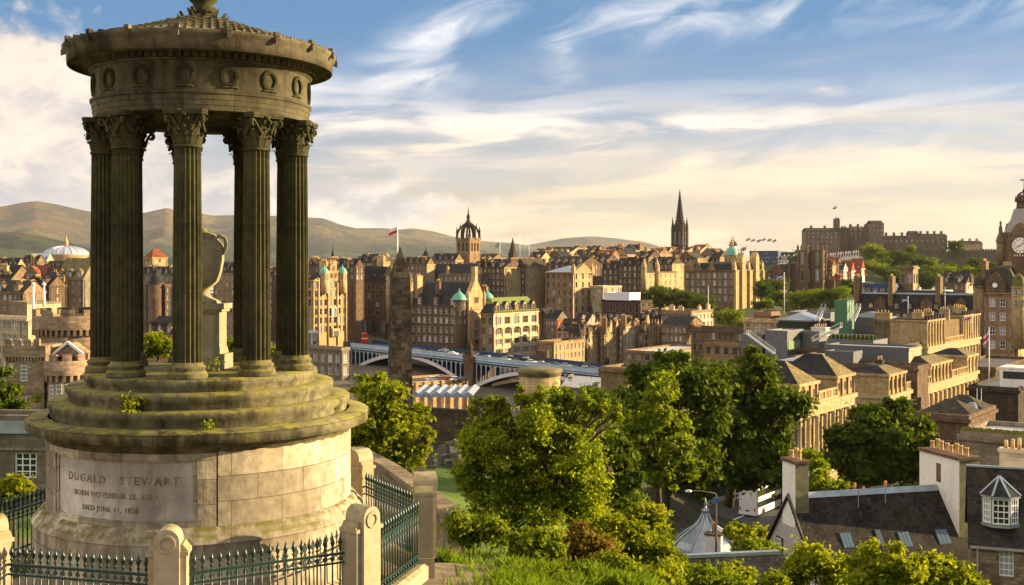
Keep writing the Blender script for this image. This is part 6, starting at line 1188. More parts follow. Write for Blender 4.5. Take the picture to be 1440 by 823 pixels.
b = pav('middle classical block with balustrades and three attic pavilions, sunlit on its street side', 1247, 206, 1190, 1372, 530, 556, [(0, .16, 'attic'), (.16, .42, 'balustrade'), (.42, .66, 'attic'), (.66, .86, 'balustrade'), (.86, 1., 'attic')], 3, roof=('hip', 1.2, SLATE))
mb = MB(); mb.box(-b.W, -9.2, .3, b.D * .9, b.H, b.H + 2.6); mb.box(-9.2, -1, 6, b.D * .3, b.H, b.H + 1.0); part(b, 'back_range', mb, BROWN)
for f, h in ((.3, 2.2), (.76, 2.6)): mb = MB(); mb.ext([(-9, b.H + .02), (-1.5, b.H + .02), (-9, b.H + 4.2)], b.D * f - 3, b.D * f + 3); part(b, 'lean_to_roof', mb, SLATE)
b = B('long sooty back range with a mossy wall head, behind the middle classical block', 1290, 216, 1180, 1298, 519, 0, 0, 0, SOOT_SHADE, ('flat', .5, DARKROOF), name='back_range', cat='building', group=None, zb=-37, Dp=7, ch=((.5, .2, 1.2, .8, 1., 1),))
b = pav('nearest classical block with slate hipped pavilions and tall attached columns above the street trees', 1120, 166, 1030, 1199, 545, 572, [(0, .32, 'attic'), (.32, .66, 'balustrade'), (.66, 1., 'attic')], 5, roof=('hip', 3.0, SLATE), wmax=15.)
mb = MB(); mb.box(-15, -4, b.D * .3, b.D * .66, b.H, b.H + 1.6); part(b, 'back_range', mb, BROWN)
# ---- roofs between the street and the cottages, right
RR_ = 'flat roofed blocks at the right'
b = B('dark flat roofed block with roof lanterns, behind the big chimney at the right', 1362, 150, 1288, 1400, 590, 1, 7, 2, SOOT_SHADE, ('flat', .5, plain('pinkish lead edge', (.32, .26, .24), .5, 0, .15)), 'sash', 1.6, 1.6, 4, name='flat_roofed_block', cat='building', group=RR_, zb=-36, top=3.)
for u, v, s, k in ((.38, .45, 2.4, 0), (.74, .62, 1.7, 0)):
    mb = MB(); mb.lathe([(s, 0), (s * .2, s * .72)], 4, R(45), R(405), smooth=False); mb.box(-s * .75, s * .75, -s * .75, s * .75, -.5, 0)
    for e in range(12):
        a = 2 * PI * e / 12; rr = s * .72 / max(abs(cos(a)), abs(sin(a))) * .96; mb.bar((rr * cos(a), rr * sin(a), .03), (s * .18 * cos(a), s * .18 * sin(a), s * .72), .1)
    part(b, 'roof_lantern', mb, LEAD, (-b.W * (1 - u), b.D * v, b.H))
for u, v in ((.93, .15), (.93, .6)): mb = MB(); roof_mesh(mb, 'hip', 6, 5., 0, 1.5, .1); mb.box(-6.1, .1, -.1, 5.1, -.8, 0); part(b, 'hipped_roof', mb, [SOOT_SHADE, SLATEW], (-b.W * (1 - u), b.D * v, b.H + .5))
b = B('low stone block with a white plant box on its flat roof, at the right edge', 1432, 185, 1362, 1500, 549, 0, 0, 0, BLACK, ('flat', .4, plain('green grey roof', (.09, .11, .10), .6)), name='flat_roofed_block', cat='building', group=RR_, zb=-36)
mb = MB(); mb.box(-4.5, 0, 0, 5, 0, 3.2); mb.box(-4.6, .1, -.1, 5.1, 3.2, 3.5); mb.box(-4, -.6, -.05, 0, 1.6, 2.8, 1); part(b, 'plant_box', mb, [HARL, DARKMET], (1., 3., b.H - .1))
b = B('grey stone block with a weedy wall head and pale roof deck, behind the white chimney', 1440, 108, 1352, 1470, 618, 1, 0, 0, GREYST, ('flat', .35, FLATROOF), name='flat_roofed_block', cat='building', group=RR_, zb=-36)
mb = MB()
for i in range(160): t = random.random(); mb.obox((-b.W * t, .1 + random.random() * .35, b.H + .35 + random.random() * .1), (.12, .05, .1), (-.04, .1, .06), (0, .03, .1 + .1 * random.random()))
part(b, 'moss', mb, leafmat('wall moss', (.10, .10, .015), (.18, .16, .03), .2))
b = B('pale rendered wall with six clay pots at the right edge, behind the dormered house', 1470, 92, 1418, 1500, 652, 0, 0, 0, plain('fawn render', (.46, .38, .29), .9, 0, .1), ('flat', .2, DARKROOF), name='chimney_wall', cat='building', group=None, zb=-34, Dp=3, ch=((.30, .4, 3.4, .9, .5, 1),))
b = B('dark gap building between the classical row and the grand hotel', 1400, 300, 1330, 1450, 520, 2, 5, 3, SOOT_SHADE, ('flat', .6, DARKROOF), 'dark', name='flat_roofed_block', cat='building', group=RR_, zb=-38)
mast('tall white flagpole with a limp union flag, in front of the grand hotel corner', 1391, 560, 463, 188, .1, union, sz=(.9, 1.7)); mast('white flagpole with a union flag on the far classical block', 1367, 470, 443, 300, .12, union, sz=(2.2, 1.1), group='flagpoles over the town')
mast('tall bare white flagpole in front of the dark garden trees left of the college', 1103, 442, 385, 330, .13, saltire, sz=(2.4, 1.)); mast('thin white flagpole left of the bare tall one, among garden trees', 996, 440, 404, 400, .12); mast('slim pole with a small pale flag before the slate mansard', 1277, 443, 418, 330, .1, saltire, sz=(1.8, .9)); mast('slim white pole before the third hotel chimney', 1329, 443, 405, 330, .1)
for x, lab in ((1374, 'thin roof mast left of the limp union flag pole'), (1380, 'second thin roof mast beside the limp union flag pole')): mast(lab, x, 592, 548, 175, .05, None, 'mast', 'mast', 'thin roof masts')
# ================================================================ BRIDGE AND TRAFFIC
BA, BE = px(486, 481.5, 464), px(910, 526.5, 391.5); bd = Vector((BE.x - BA.x, BE.y - BA.y, 0)); BL = bd.length; bd /= BL; BRZ = math.atan2(bd.y, bd.x); BN = Vector((-bd.y, bd.x, 0))
def s_of(x): a = (x - CX) / FPX; return (a * BA.y - BA.x) / (bd.x - a * bd.y)
def zb_(s): return (BE.z - BA.z) * s / BL          # parapet top, relative to its left end
T = thing('bridge', 'long pale blue iron arch bridge with panelled parapets crossing the valley behind the obelisk', 'bridge', BA, BRZ)
def zat(x, y): s = s_of(x); q = BA + bd * s; return (HY - y) / FPX * q.y - BA.z
BW = 17.
mb = MB(); mb.poly([(0, .2, -1.25), (BL, .2, zb_(BL) - 1.25), (BL, BW, zb_(BL) - 1.25), (0, BW, -1.25), (0, .2, -2.9), (BL, .2, zb_(BL) - 2.9), (BL, BW, zb_(BL) - 2.9), (0, BW, -2.9)], [(0, 1, 2, 3), (7, 6, 5, 4), (0, 4, 5, 1), (2, 6, 7, 3)]); mb.build('deck', ASPH, T)
def parapet(y, m, nm):
    mb = MB(); n_ = int(BL / 2.7)
    def seg(s0, s1, z0, z1, d): mb.poly([(s0, y - d, zb_(s0) + z0), (s1, y - d, zb_(s1) + z0), (s1, y + d, zb_(s1) + z0), (s0, y + d, zb_(s0) + z0), (s0, y - d, zb_(s0) + z1), (s1, y - d, zb_(s1) + z1), (s1, y + d, zb_(s1) + z1), (s0, y + d, zb_(s0) + z1)], [(0, 1, 5, 4), (1, 2, 6, 5), (2, 3, 7, 6), (3, 0, 4, 7), (4, 5, 6, 7), (3, 2, 1, 0)])
    seg(0, BL, -.22, 0, .22); seg(0, BL, -1.5, -1.2, .28); seg(0, BL, -1.2, -.22, .07); seg(0, BL, -2.3, -2.0, .4)
    for i in range(n_ + 1): s = min(BL - .4, i * BL / n_); seg(s, s + .4, -1.2, -.22, .2); 
    for i in range(n_ * 3): s = i * BL / n_ / 3; seg(s, s + .22, -2.05, -1.5, .32)
    mb.build('parapet', m, T)
parapet(0, BLUEP, 0); parapet(BW, NAVY, 1)
LIL = plain('pale lilac iron', (.60, .57, .62), .5, 0, .08)
def span(x0, y0, x1, y1, xk, yk):
    s0, s1, z0, z1 = s_of(x0), s_of(x1), zat(x0, y0), zat(x1, y1); sk = (s0 + s1) / 2; zk = zat(xk, yk); hl = (s1 - s0) / 2
    def zr(s): t = (s - sk) / hl; base = z0 + (z1 - z0) * (s - s0) / (s1 - s0); return base + (zk - (z0 + z1) / 2) * (1 - t * t)
    for y in (.3, BW - .5):
        mb = MB(); N = 28
        for i in range(N):
            a, b_ = s0 + (s1 - s0) * i / N, s0 + (s1 - s0) * (i + 1) / N
            mb.poly([(a, y, zr(a) - .9), (b_, y, zr(b_) - .9), (b_, y + .7, zr(b_) - .9), (a, y + .7, zr(a) - .9), (a, y, zr(a) + .45), (b_, y, zr(b_) + .45), (b_, y + .7, zr(b_) + .45), (a, y + .7, zr(a) + .45)], [(0, 1, 5, 4), (1, 2, 6, 5), (2, 3, 7, 6), (3, 0, 4, 7), (4, 5, 6, 7), (3, 2, 1, 0)])
        mb.build('arch_rib', LIL, T)
        mb = MB(); n_ = int((s1 - s0) / 2.1); p = (s1 - s0) / n_
        for i in range(n_ + 1):
            s = s0 + i * p; zt = zb_(s) - 2.9; zl = zr(s) + .4
            if zt - zl < .5: continue
            mb.box(s - .16, s + .16, y + .1, y + .5, zl, zt)
            if i < n_ and zt - zr(s + p / 2) > 1.6:
                for k in range(6):
                    a0, a1 = PI * k / 6, PI * (k + 1) / 6; r = p / 2 - .16; c_ = s + p / 2; ztop = zb_(c_) - 2.9
                    mb.ext([(c_ + r * cos(a0), ztop - r - .2 + r * sin(a0)), (c_ + r * cos(a0), ztop), (c_ + r * cos(a1), ztop), (c_ + r * cos(a1), ztop - r - .2 + r * sin(a1))], y + .12, y + .45)
        mb.build('spandrel', BLUEP, T)
    mb = MB()
    for i in range(28): a, b_ = s0 + (s1 - s0) * i / 28, s0 + (s1 - s0) * (i + 1) / 28; mb.face([(a, 1.1, zr(a) + .3), (b_, 1.1, zr(b_) + .3), (b_, BW - .6, zr(b_) + .3), (a, BW - .6, zr(a) + .3)])
    mb.build('soffit', DARKMET, T)
span(493, 521, 653, 541, 568, 500); span(669, 542, 846, 558, 738, 523.5); span(861, 560, 1000, 572, 930, 540)
for x, w in ((661, 3.4), (853, 3.4), (489, 2.)):
    s = s_of(x); mb = MB(); z = zb_(s); mb.box(s - w * .6, s + w * .6, -1.1, BW + 1, z - 34, z - 2.6); mb.box(s - w * .75, s + w * .75, -1.4, BW + 1.2, z - 13, z - 12.3); mb.box(s - w * .7, s + w * .7, -1.3, 1.0, z - 2.6, z + .4); mb.build('pier', SOOT_SHADE, T)
    if w > 3: 
        mb = MB(); mb.box(s - 1.5, s + 1.5, -1.2, .9, z + .4, z + 1.4); mb.lathe([(1.1, z + 1.4), (.9, z + 2.4), (1.2, z + 3), (.8, z + 4.2), (.5, z + 4.6), (.55, z + 5.1), (.1, z + 5.5)], 8, c=(s, -.1, 0), caps=False); mb.build('statue_group', BLACK, T)
s = s_of(728); mb = MB(); mb.box(s - 2.4, s + 2.4, BW - .3, BW + 1.4, zb_(s) - 1, zb_(s) + 2.6); mb.build('far_pedestal', SOOT_SHADE, T)
# lamp standards on the far parapet
# vehicles
PAINTS = {'white': plain('white car paint', (.72, .72, .72), .25, 0, .02, .5), 'dark': plain('dark car paint', (.02, .022, .028), .2, 0, .05, .5), 'silver': plain('silver car paint', (.42, .44, .47), .25, .4, .03, .5), 'red': plain('red car paint', (.45, .02, .015), .25, 0, .05, .5), 'blue': plain('blue car paint', (.03, .07, .2), .25, 0, .05, .5)}
RUB = plain('tyre rubber', (.015, .015, .015), .9)
CARM = {}
def car(label, col, loc, rz, group):
    if col not in CARM:
        mb = MB(); mb.ext([(-2.1, .35), (2.1, .3), (2.12, .7), (1.95, .88), (1.0, .98), (-1.75, 1.02), (-2.08, .9)], -.86, .86)
        ro = MB(); ro.poly([(.95, -.78, .98), (.95, .78, .98), (-1.75, .78, 1.0), (-1.75, -.78, 1.0), (.3, -.62, 1.45), (.3, .62, 1.45), (-1.3, .62, 1.47), (-1.3, -.62, 1.47)], [(0, 1, 5, 4), (1, 2, 6, 5), (2, 3, 7, 6), (3, 0, 4, 7)]); rf = MB(); rf.box(-1.32, .32, -.64, .64, 1.45, 1.5)
        wh = MB(); wh.lathe([(.1, -.1), (.32, -.1), (.32, .1), (.1, .1)], 12); wh.xf(Matrix.Rotation(R(90), 4, 'X')); CARM[col] = (mb.mesh('car_body', PAINTS[col]), ro.mesh('car_glass', GLASS), rf.mesh('car_roof', PAINTS[col]), wh.mesh('car_wheel', RUB))
    T = thing('car', label, 'car', loc, rz, group); m = CARM[col]; link('body', m[0], T); link('glasshouse', m[1], T); link('roof_panel', m[2], T)
    for x in (-1.3, 1.3):
        for y in (-.8, .8): link('wheel', m[3], T, (x, y, .32))
ORD = ('first', 'second', 'third', 'fourth', 'fifth', 'sixth', 'seventh', 'eighth', 'ninth', 'tenth', 'eleventh')
cnt = {}
for x, lane, col in ((575, 5, 'silver'), (588, 5, 'dark'), (598, 12, 'white'), (612, 5, 'dark'), (626, 5, 'white'), (640, 12, 'blue'), (676, 5, 'dark'), (690, 12, 'dark'), (700, 5, 'silver'), (714, 12, 'dark'), (737, 5, 'white'), (752, 5, 'dark'), (772, 5, 'blue'), (786, 5, 'white'), (800, 12, 'dark'), (814, 5, 'dark'), (826, 5, 'silver'), (842, 5, 'white'), (858, 5, 'white'), (872, 5, 'silver')):
    cnt[col] = cnt.get(col, 0) + 1; s = s_of(x); p = BA + bd * s + BN * lane; p.z = BA.z + zb_(s) - 1.24
    car('%s car on the bridge deck, %s %s one from its left end' % (col, ORD[cnt[col] - 1], col), col, p, BRZ + (0 if lane < 8 else PI), 'cars on the bridge')
def bus(label, loc, rz, body, L=11.2, H=4.3, band=None, name='bus', cat='bus'):
    """double decker pointing along local +y; rear at y = 0"""
    T = thing(name, label, cat, loc, rz); w = 1.26; mb = MB()
    pl = [(-w, .3), (w, .3), (w, H - .35), (w - .12, H - .08), (w - .35, H), (-w + .35, H), (-w + .12, H - .08), (-w, H - .35)]
    mb.ext(pl, 0, L); mb.build('body', body, T); g = MB()
    for x in (-w - .012, w + .012):
        for z0, z1 in ((1.25, 2.05), (2.75, 3.65)):
            q = [(x, .5, z0), (x, L - .4, z0), (x, L - .4, z1), (x, .5, z1)]; g.face(q if x > 0 else q[::-1])
    g.face([(-w + .15, L + .012, 1.2), (-w + .15, L + .012, 2.2), (w - .15, L + .012, 2.2), (w - .15, L + .012, 1.2)]); g.face([(-w + .15, L + .012, 2.7), (-w + .15, L + .012, 3.8), (w - .15, L + .012, 3.8), (w - .15, L + .012, 2.7)]); g.build('side_windows' if False else 'window_band', GLASS, T)
    g = MB(); g.box(-w + .2, w - .2, -.04, 0, 3.75, 3.95); g.box(-.3, .3, -.035, 0, .75, .95); g.build('rear_trim', DARKMET, T)
    for x in (-w + .18, w - .18): g = MB(); g.box(x - .1, x + .1, -.05, 0, .9, 1.3); g.build('tail_lamp', PAINTS['red'], T)
    g = MB(); g.box(-w - .03, w + .03, -.08, L * .02, .3, .6); g.build('bumper', body, T)
    if band: g = MB(); g.box(-w - .02, w + .02, -.03, L + .03, 2.15, 2.6); g.build('livery_band', band, T)
    wm = MB(); wm.lathe([(.15, -.15), (.48, -.15), (.48, .15), (.15, .15)], 16); wm.xf(Matrix.Rotation(R(90), 4, 'Y')); me = wm.mesh('bus_wheel', RUB)
    for y in (2.6, L - 2.4):
        for x in (-w + .1, w - .1): link('wheel', me, T, (x, y, .48))
p = BA + bd * 2.5 + BN * 9; p.z = BA.z - 1.25
bus('red and cream double decker bus at the bridge end beside the golden hotel', p, R(8), PAINTS['red'], 9.5, 4.3, plain('cream livery', (.7, .62, .4), .4))
p = px(1062, 726, 160); p.z = -35.1
bus('white double decker coach parked on the street, seen from behind, next to the trees', px(1051, 727, 161), R(-36), PAINTS['white'], 11.5, 4.15, None, 'coach', 'coach')
# ================================================================ VALLEY BELOW THE BRIDGE
b = B('sunlit stone retaining wall of the station road, seen under the left bridge arch', 560, 330, 548, 657, 541, 0, 0, 0, SAND, ('flat', .5, ASPH), name='retaining_wall', cat='wall', group=None, th=58, W=16, zb=-52)
mb = MB()
for i in range(9): y = b.D * i / 8; mb.box(0, .6, max(0, y - .35), min(b.D, y + .35), 0, b.H + .4)
part(b, 'buttress_row', mb, SAND)
for i, (x, col) in enumerate(((601, 'white'), (612, 'silver'), (622, 'red'), (633, 'white'), (645, 'dark'))):
    p = px(x, 539, 336); car('%s car parked above the sunlit wall under the left arch%s' % (col, ', right of the red' if x == 633 else ', leftmost one' if x == 601 else ''), col, (p.x + 1.5, p.y + 4, b.c.z + .02 - .15), R(20 + i * 4), 'cars parked under the left arch')
b = B('brick shop row seen through the left bridge arch', 700, 500, 560, 712, 511, 2, 14, 1, BROWN, ('flat', .5, DARKROOF), 'dark', 1.7, 3.2, 5.2, name='shop_row', cat='building', group=None, zb=-56, top=1.6, th=30)
b = B('golden stone wall and lit shop front under the left end of the bridge', 500, 482, 470, 556, 519, 1, 1, 5, SAND, ('flat', .4, DARKROOF), 'dark', 1.6, 2.2, 4, name='shop_row', cat='building', group=None, zb=-52, th=52)
c = px(660, 556, 262); T = thing('station_canopy', 'pale ridged station canopy roof in the valley, below the left bridge arch', 'canopy', (c.x, c.y, c.z), R(-4)); mb = MB()
for i in range(6): x = -13.5 + i * 2.4; mb.poly([(x, 0, 0), (x + 1.2, 0, .8), (x + 2.4, 0, 0), (x, 16, .1), (x + 1.2, 16, .9), (x + 2.4, 16, .1)], [(0, 3, 4, 1), (1, 4, 5, 2), (0, 1, 2), (5, 4, 3)])
mb.box(-13.6, 1, -.2, 0, -.5, .05); 
for i in range(5): mb.box(-13 + i * 3.4, -12.7 + i * 3.4, .1, .4, -7, -.2)
mb.build('glazed_roof', plain('translucent roofing', (.26, .29, .34), .45, .1, .3), T)
b = B('pale grey canopy roof seen through the right bridge arch', 850, 340, 790, 870, 548, 0, 0, 0, GREYST, ('gx', 3, plain('pale roofing', (.55, .52, .50), .5)), name='station_shed', cat='canopy', group=None, zb=-52)
# ================================================================ OLD BURIAL GROUND
c = px(562.5, 372, 190); T = thing('obelisk', 'tall dark stone obelisk with a pointed top, rising in front of the bridge', 'obelisk', (c.x, c.y, -29), R(16)); zt = px(0, 392, 190).z + 29; zp = px(0, 347, 190).z + 29
OBS = ashlar('obelisk stone', (.05, .038, .028), (.10, .078, .058), (.018, .014, .012), 1.25, .62, .75, .012, .5, None, .5, 0)
mb = MB(); mb.lathe([(2.75, 0), (2.62, 3), (2.05, zt)], 4, R(45), R(405), smooth=False, caps=False); mb.build('shaft', OBS, T)
mb = MB(); mb.lathe([(2.05, zt), (2.12, zt + .02), (2.12, zt + .3), (.06, zp)], 4, R(45), R(405), smooth=False, caps=False); mb.build('pyramid_top', OBS, T)
mb = MB(); mb.box(-3.2, 3.2, -3.2, 3.2, -2, 1.4); mb.box(-2.7, 2.7, -2.7, 2.7, 1.4, 2.2); mb.build('base', OBS, T)
c = px(759, 519, 150); T = thing('round_mausoleum', 'round stone mausoleum with a heavy flat cornice, behind the big leafy tree', 'mausoleum', (c.x, c.y, -27)); H = c.z + 27
mb = MB(); mb.cyl((0, 0, 0), 2.66, 0, H - .9, 40); mb.build('drum', SAND, T); mb = MB(); mb.lathe([(2.66, H - .9), (2.75, H - .85), (2.8, H - .5), (2.95, H - .4), (2.95, H), (2.7, H + .12), (.01, H + .2)], 40, caps=False); mb.build('cornice', ashlar('mossy cornice stone', (.15, .13, .07), (.22, .19, .1), (.06, .05, .03), 1.2, .5), T)
b = B('dark square stone lodge with a pale framed doorway, at the right end of the bridge', 882, 178, 845, 905, 520, 0, 0, 0, BROWN, ('flat', .3, DARKROOF), name='stone_lodge', cat='lodge', group=None, zb=-32, Dp=7)
mb = MB(); mb.box(.0, .12, 1.0, 3.4, b.H - 4.4, b.H - .6); mb.box(.12, .16, 1.4, 3.0, b.H - 4.4, b.H - 1., 1); part(b, 'door', mb, [PALE, DARKMET])
b = B('low pale flat roofed kiosk between the lodge and the tree tops', 905, 230, 880, 930, 521, 0, 0, 0, PALE, ('flat', .4, DARKROOF), name='kiosk', cat='kiosk', group=None, zb=-38, Dp=6)
GST = ashlar('weathered gravestone', (.10, .085, .07), (.18, .155, .13), (.05, .045, .035), 9, 9, 0, 0, 1)
def stone(kind, W_, H_):
    mb = MB()
    if kind == 0: mb.ext([(-W_ / 2, 0), (W_ / 2, 0)] + [(W_ / 2 * cos(PI * i / 8), H_ - W_ / 2 + W_ / 2 * sin(PI * i / 8)) for i in range(9)], -.1, .1)
    elif kind == 1: mb.ext([(-W_ / 2, 0), (W_ / 2, 0), (W_ / 2, H_ * .82), (0, H_), (-W_ / 2, H_ * .82)], -.12, .12)
    else: mb.box(-W_ * .4, W_ * .4, -.25, .25, .3, H_ * .8); mb.box(-W_ / 2, W_ / 2, -.33, .33, H_ * .8, H_ * .9); mb.ext([(-W_ / 2, H_ * .9), (W_ / 2, H_ * .9), (0, H_ * 1.06)], -.3, .3)
    mb.box(-W_ * .62, W_ * .62, -.3, .3, -.6, .22); return mb
for i, (x, y, D, k, w, h, lab) in enumerate(((622, 640, 112, 0, 1.0, 2.2, 'tall dark headstone upper right on the grass'), (631, 641, 113, 1, .9, 2., 'pale pointed headstone beside the tall dark one'), (603, 660, 104, 0, 1.0, 2.1, 'dark round-topped headstone alone in the middle of the grass'), (590, 667, 101, 0, .8, 1.2, 'small dark headstone left of the round-topped one'), (567, 662, 98, 2, 1.8, 2.2, 'low table tomb with a gabled lid beside the tree trunk'), (577, 628, 116, 1, .8, 1.6, 'pointed headstone under the bright tree'), (597, 641, 110, 0, .7, 1.0, 'small leaning headstone near the back of the grass'), (629, 655, 106, 2, 1.2, 1.0, 'squat dark block tomb below the pale pointed headstone'), (640, 622, 122, 2, 1.6, 2.2, 'pedimented tomb at the right end of the dark boundary wall'), (585, 645, 106, 1, .8, 1.4, 'grey headstone left of the leaning one'))):
    p = px(x, y, D); T = thing('gravestone', lab, 'gravestone', (p.x, p.y, gz(p.x, p.y)), R(-30 + 17 * (i % 4)), 'gravestones in the burial ground'); stone(k, w, h).build('slab', GST, T)
    if k == 2: mb = MB(); mb.box(-w * .3, w * .3, -.27, -.25, h * .4, h * .7); mb.build('inscribed_panel', SLAB, T)
def wall_run(label, pts, h, t, m, name='stone_wall', cope=True):
    T = thing(name, label, 'wall', (pts[0][0], pts[0][1], pts[0][2])); o = Vector(pts[0]); mb = MB(); cp = MB()
    for a, b_ in zip(pts, pts[1:]):
        a, b_ = Vector(a) - o, Vector(b_) - o; d_ = (b_ - a); n_ = Vector((-d_.y, d_.x, 0)).normalized() * t / 2; Z = Vector((0, 0, 1))
        for q, z0, z1, k in ((mb, -h, 0, 1.), (cp, .003, .22, 1.35)):
            v = [p + n_ * s_ * k + Z * z for z in (z0, z1) for p, s_ in ((a, -1), (b_, -1), (b_, 1), (a, 1))]; q.poly(v, [(0, 1, 5, 4), (1, 2, 6, 5), (2, 3, 7, 6), (3, 0, 4, 7), (4, 5, 6, 7)])
    mb.build('wall', m, T)
    if cope: cp.build('coping', m, T)
    return T
wall_run('rubble boundary wall sloping down to the right just behind the enclosure', [tuple(px(500, 634, 64)), tuple(px(548, 660, 57)), tuple(px(600, 697, 50)), tuple(px(640, 730, 45))], 3, .6, RUBBLE)
T = wall_run('dark mottled boundary wall at the back of the burial ground, below the station canopy', [tuple(px(580, 574, 150)), tuple(px(668, 580, 146)), tuple(px(740, 590, 142))], 5, .8, BLACK)
for i in range(6): mb = MB(); mb.box(-.6 + i * 2.4 + 1.4, .6 + i * 2.4 + .4, -.75, -.45, -2.6, -.5); mb.build('memorial_tablet', ashlar('tablet stone', (.20, .13, .10), (.27, .18, .14), (.1, .07, .05), 9, 9, 0, 0, 1), T)
v_ = Vector((.588, .809, 0)); q0 = Vector((25.4, 171, -26.5))
T = wall_run('tall soot black street wall with buttresses, under the row of big trees', [tuple(q0 - v_ * 62 + Vector((0, 0, -1))), tuple(q0 + v_ * 70)], 11, .9, BLACK, 'street_wall')
for i in range(26):
    p = v_ * (i * 4.6 + 4) + Vector((.80, -.59, 0)) * .65; mb = MB(); mb.box(-.5, .5, -.45, .45, -11, -.9 + i * .04); mb.build('buttress', BLACK, T, (p.x, p.y, 0), R(-36))
# road, kerb and pavement
def strip(name, off0, off1, z, m, t0=-150, t1=330):
    mb = MB(); o = Vector((34.8, 165, z)); nn = Vector((.809, -.588, 0))
    for k in range(12):
        a, b_ = t0 + (t1 - t0) * k / 12, t0 + (t1 - t0) * (k + 1) / 12; w = [o + v_ * a + nn * off0, o + v_ * a + nn * off1, o + v_ * b_ + nn * off1, o + v_ * b_ + nn * off0]; lo = [p - Vector((0, 0, .5)) for p in w]
        mb.face(w); mb.face([lo[0], lo[3], w[3], w[0]][::1]); mb.face([lo[2], lo[1], w[1], w[2]])
    return tag(mb.build(name, m), kind='structure')
strip('road', -6.5, 7.0, -35.2, ASPH); strip('pavement', -9.2, -6.5, -35.07, GREYST); strip('pavement', 7.0, 10.5, -35.07, GREYST)
strip('road_marking', .1, .28, -35.195, WHITE, -60, 120)
# ================================================================ CASTELLATED HOUSE, LEFT
GVS = ashlar('castellated stone', (.26, .18, .115), (.36, .26, .17), (.10, .075, .05), .7, .3, .35, .014, .6)
c = px(108, 440, 150); T = thing('castellated_house', 'battlemented stone house with round towers and white arched windows, left behind the monument steps', 'castellated house', (c.x, c.y, -30)); z0 = 30
def lp(x, y, D): q = px(x, y, D); return q.x - c.x, q.y - c.y, q.z + 30
def ctower(x, y, D, r, seg=40, cren=14, win=()):
    X, Y, Z = lp(x, y, D); mb = MB(); mb.cyl((X, Y, 0), r, 0, Z - 2.6, seg)
    nb = int(r * 9)
    for k in range(nb): a = 2 * PI * k / nb; mb.obox((X + (r + .2) * cos(a), Y + (r + .2) * sin(a), Z - 2.9), (.22 * cos(a), .22 * sin(a), 0), (-.16 * sin(a), .16 * cos(a), 0), (0, 0, .4))
    mb.lathe([(r + .42, Z - 2.55), (r + .42, Z - .8), (r - .1, Z - .8), (r - .1, Z - 2.5)], seg, c=(X, Y, 0), caps=False); mb.lathe([(r - .1, Z - 2.2), (.01, Z - 2.1)], seg, c=(X, Y, 0), caps=False)
    for k in range(cren):
        a0, a1 = 2 * PI * k / cren, 2 * PI * (k + .6) / cren; mb.lathe([(r - .1, Z - .8), (r + .42, Z - .8), (r + .42, Z), (r - .1, Z)], 3, a0, a1, c=(X, Y, 0), smooth=False)
        for a in (a0, a1): mb.face([(X + q * cos(a), Y + q * sin(a), z) for q, z in ((r - .1, Z - .8), (r + .42, Z - .8), (r + .42, Z), (r - .1, Z))])
    o = mb.build('round_tower', GVS, T)
    for a, z, w, h in win: link('window', WIN['grid'], o, (X + (r + .02) * cos(R(a)), Y + (r + .02) * sin(R(a)), Z + z), R(a + 90), (w, 1, h))
ctower(108, 434, 150, 5.0, win=((-103, -5.6, .5, 1.5), (-96, -5.6, .5, 1.5)), cren=12)
ctower(94, 497, 141, 2.2, 28, 9, ((-120, -5.8, .55, 2.1), (-92, -5.8, .7, 2.2), (-62, -5.8, .7, 2.2), (-32, -5.4, .7, 1.8)))
def cbox(x0, x1, y, D, dep, win=(), nm='wing'):
    X0, Y, Z = lp(x0, y, D); X1 = lp(x1, y, D)[0]; mb = MB(); mb.box(X0, X1, Y, Y + dep, 0, Z - 2.2); mb.box(X0 - .3, X1 + .3, Y - .3, Y + dep, Z - 2.2, Z - .8); n_ = max(3, int((X1 - X0) / 1.1))
    for i in range(n_): mb.box(X0 + (X1 - X0) * i / n_, X0 + (X1 - X0) * (i + .6) / n_, Y - .3, Y + .2, Z - .8, Z)
    for i in range(n_ * 3): x = X0 + (X1 - X0) * i / n_ / 3; mb.box(x, x + .2, Y - .25, Y, Z - 2.6, Z - 2.2)
    mb.box(X0 - .1, X1 + .1, Y - .12, Y, Z - 6.6, Z - 6.3); o = mb.build(nm, GVS, T)
    for xw, yw, w, h in win: a = lp(xw, yw, D); link('window', WIN['grid'], o, (a[0], Y - .03, a[2]), 0, (w, 1, h))
cbox(8, 62, 477, 140, 6, ((34, 536, .8, 1.9), (16, 530, .5, 1.6), (34, 574, .7, 1.3))); cbox(62, 132, 496, 143, 6, ((120, 530, .7, 1.8),), 'curtain_wall')
mb = MB(); X, Y, Z = lp(93, 488, 142)
mb.ext([(X - 1.7, Z - 1.2), (X + 2.4, Z - 1.2), (X + .3, Z + .45)], Y - .2, Y + 3); o = mb.build('entrance_gable', GVS, T); mb = MB(); mb.bar((X - 1.9, Y - .3, Z - 1.2), (X + .3, Y - .3, Z + .6), .3); mb.bar((X + 2.6, Y - .3, Z - 1.2), (X + .3, Y - .3, Z + .6), .3); mb.build('bargeboard', WHITE, o)
b = B('grey stone building with a lead topped parapet, lower left behind the drum', 78, 78, -90, 84, 590, 1, 2, 0, GREYST, ('flat', .25, LEAD), 'grid', 1.55, 1.7, 4, th=4, Dp=3, name='stone_building', cat='building', group=None, zb=-28, top=2.3, cornice=0)
mb = MB(); mb.box(-b.W, 0, -.25, 0, b.H - .95, b.H - .1); part(b, 'lead_gutter', mb, LEAD); mb = MB(); mb.box(-b.W, 0, -.22, 0, b.H - 4.7, b.H - 4.4); mb.box(-b.W, 0, -.14, 0, b.H - 2.1, b.H - 1.95); part(b, 'string_course', mb, GREYST)
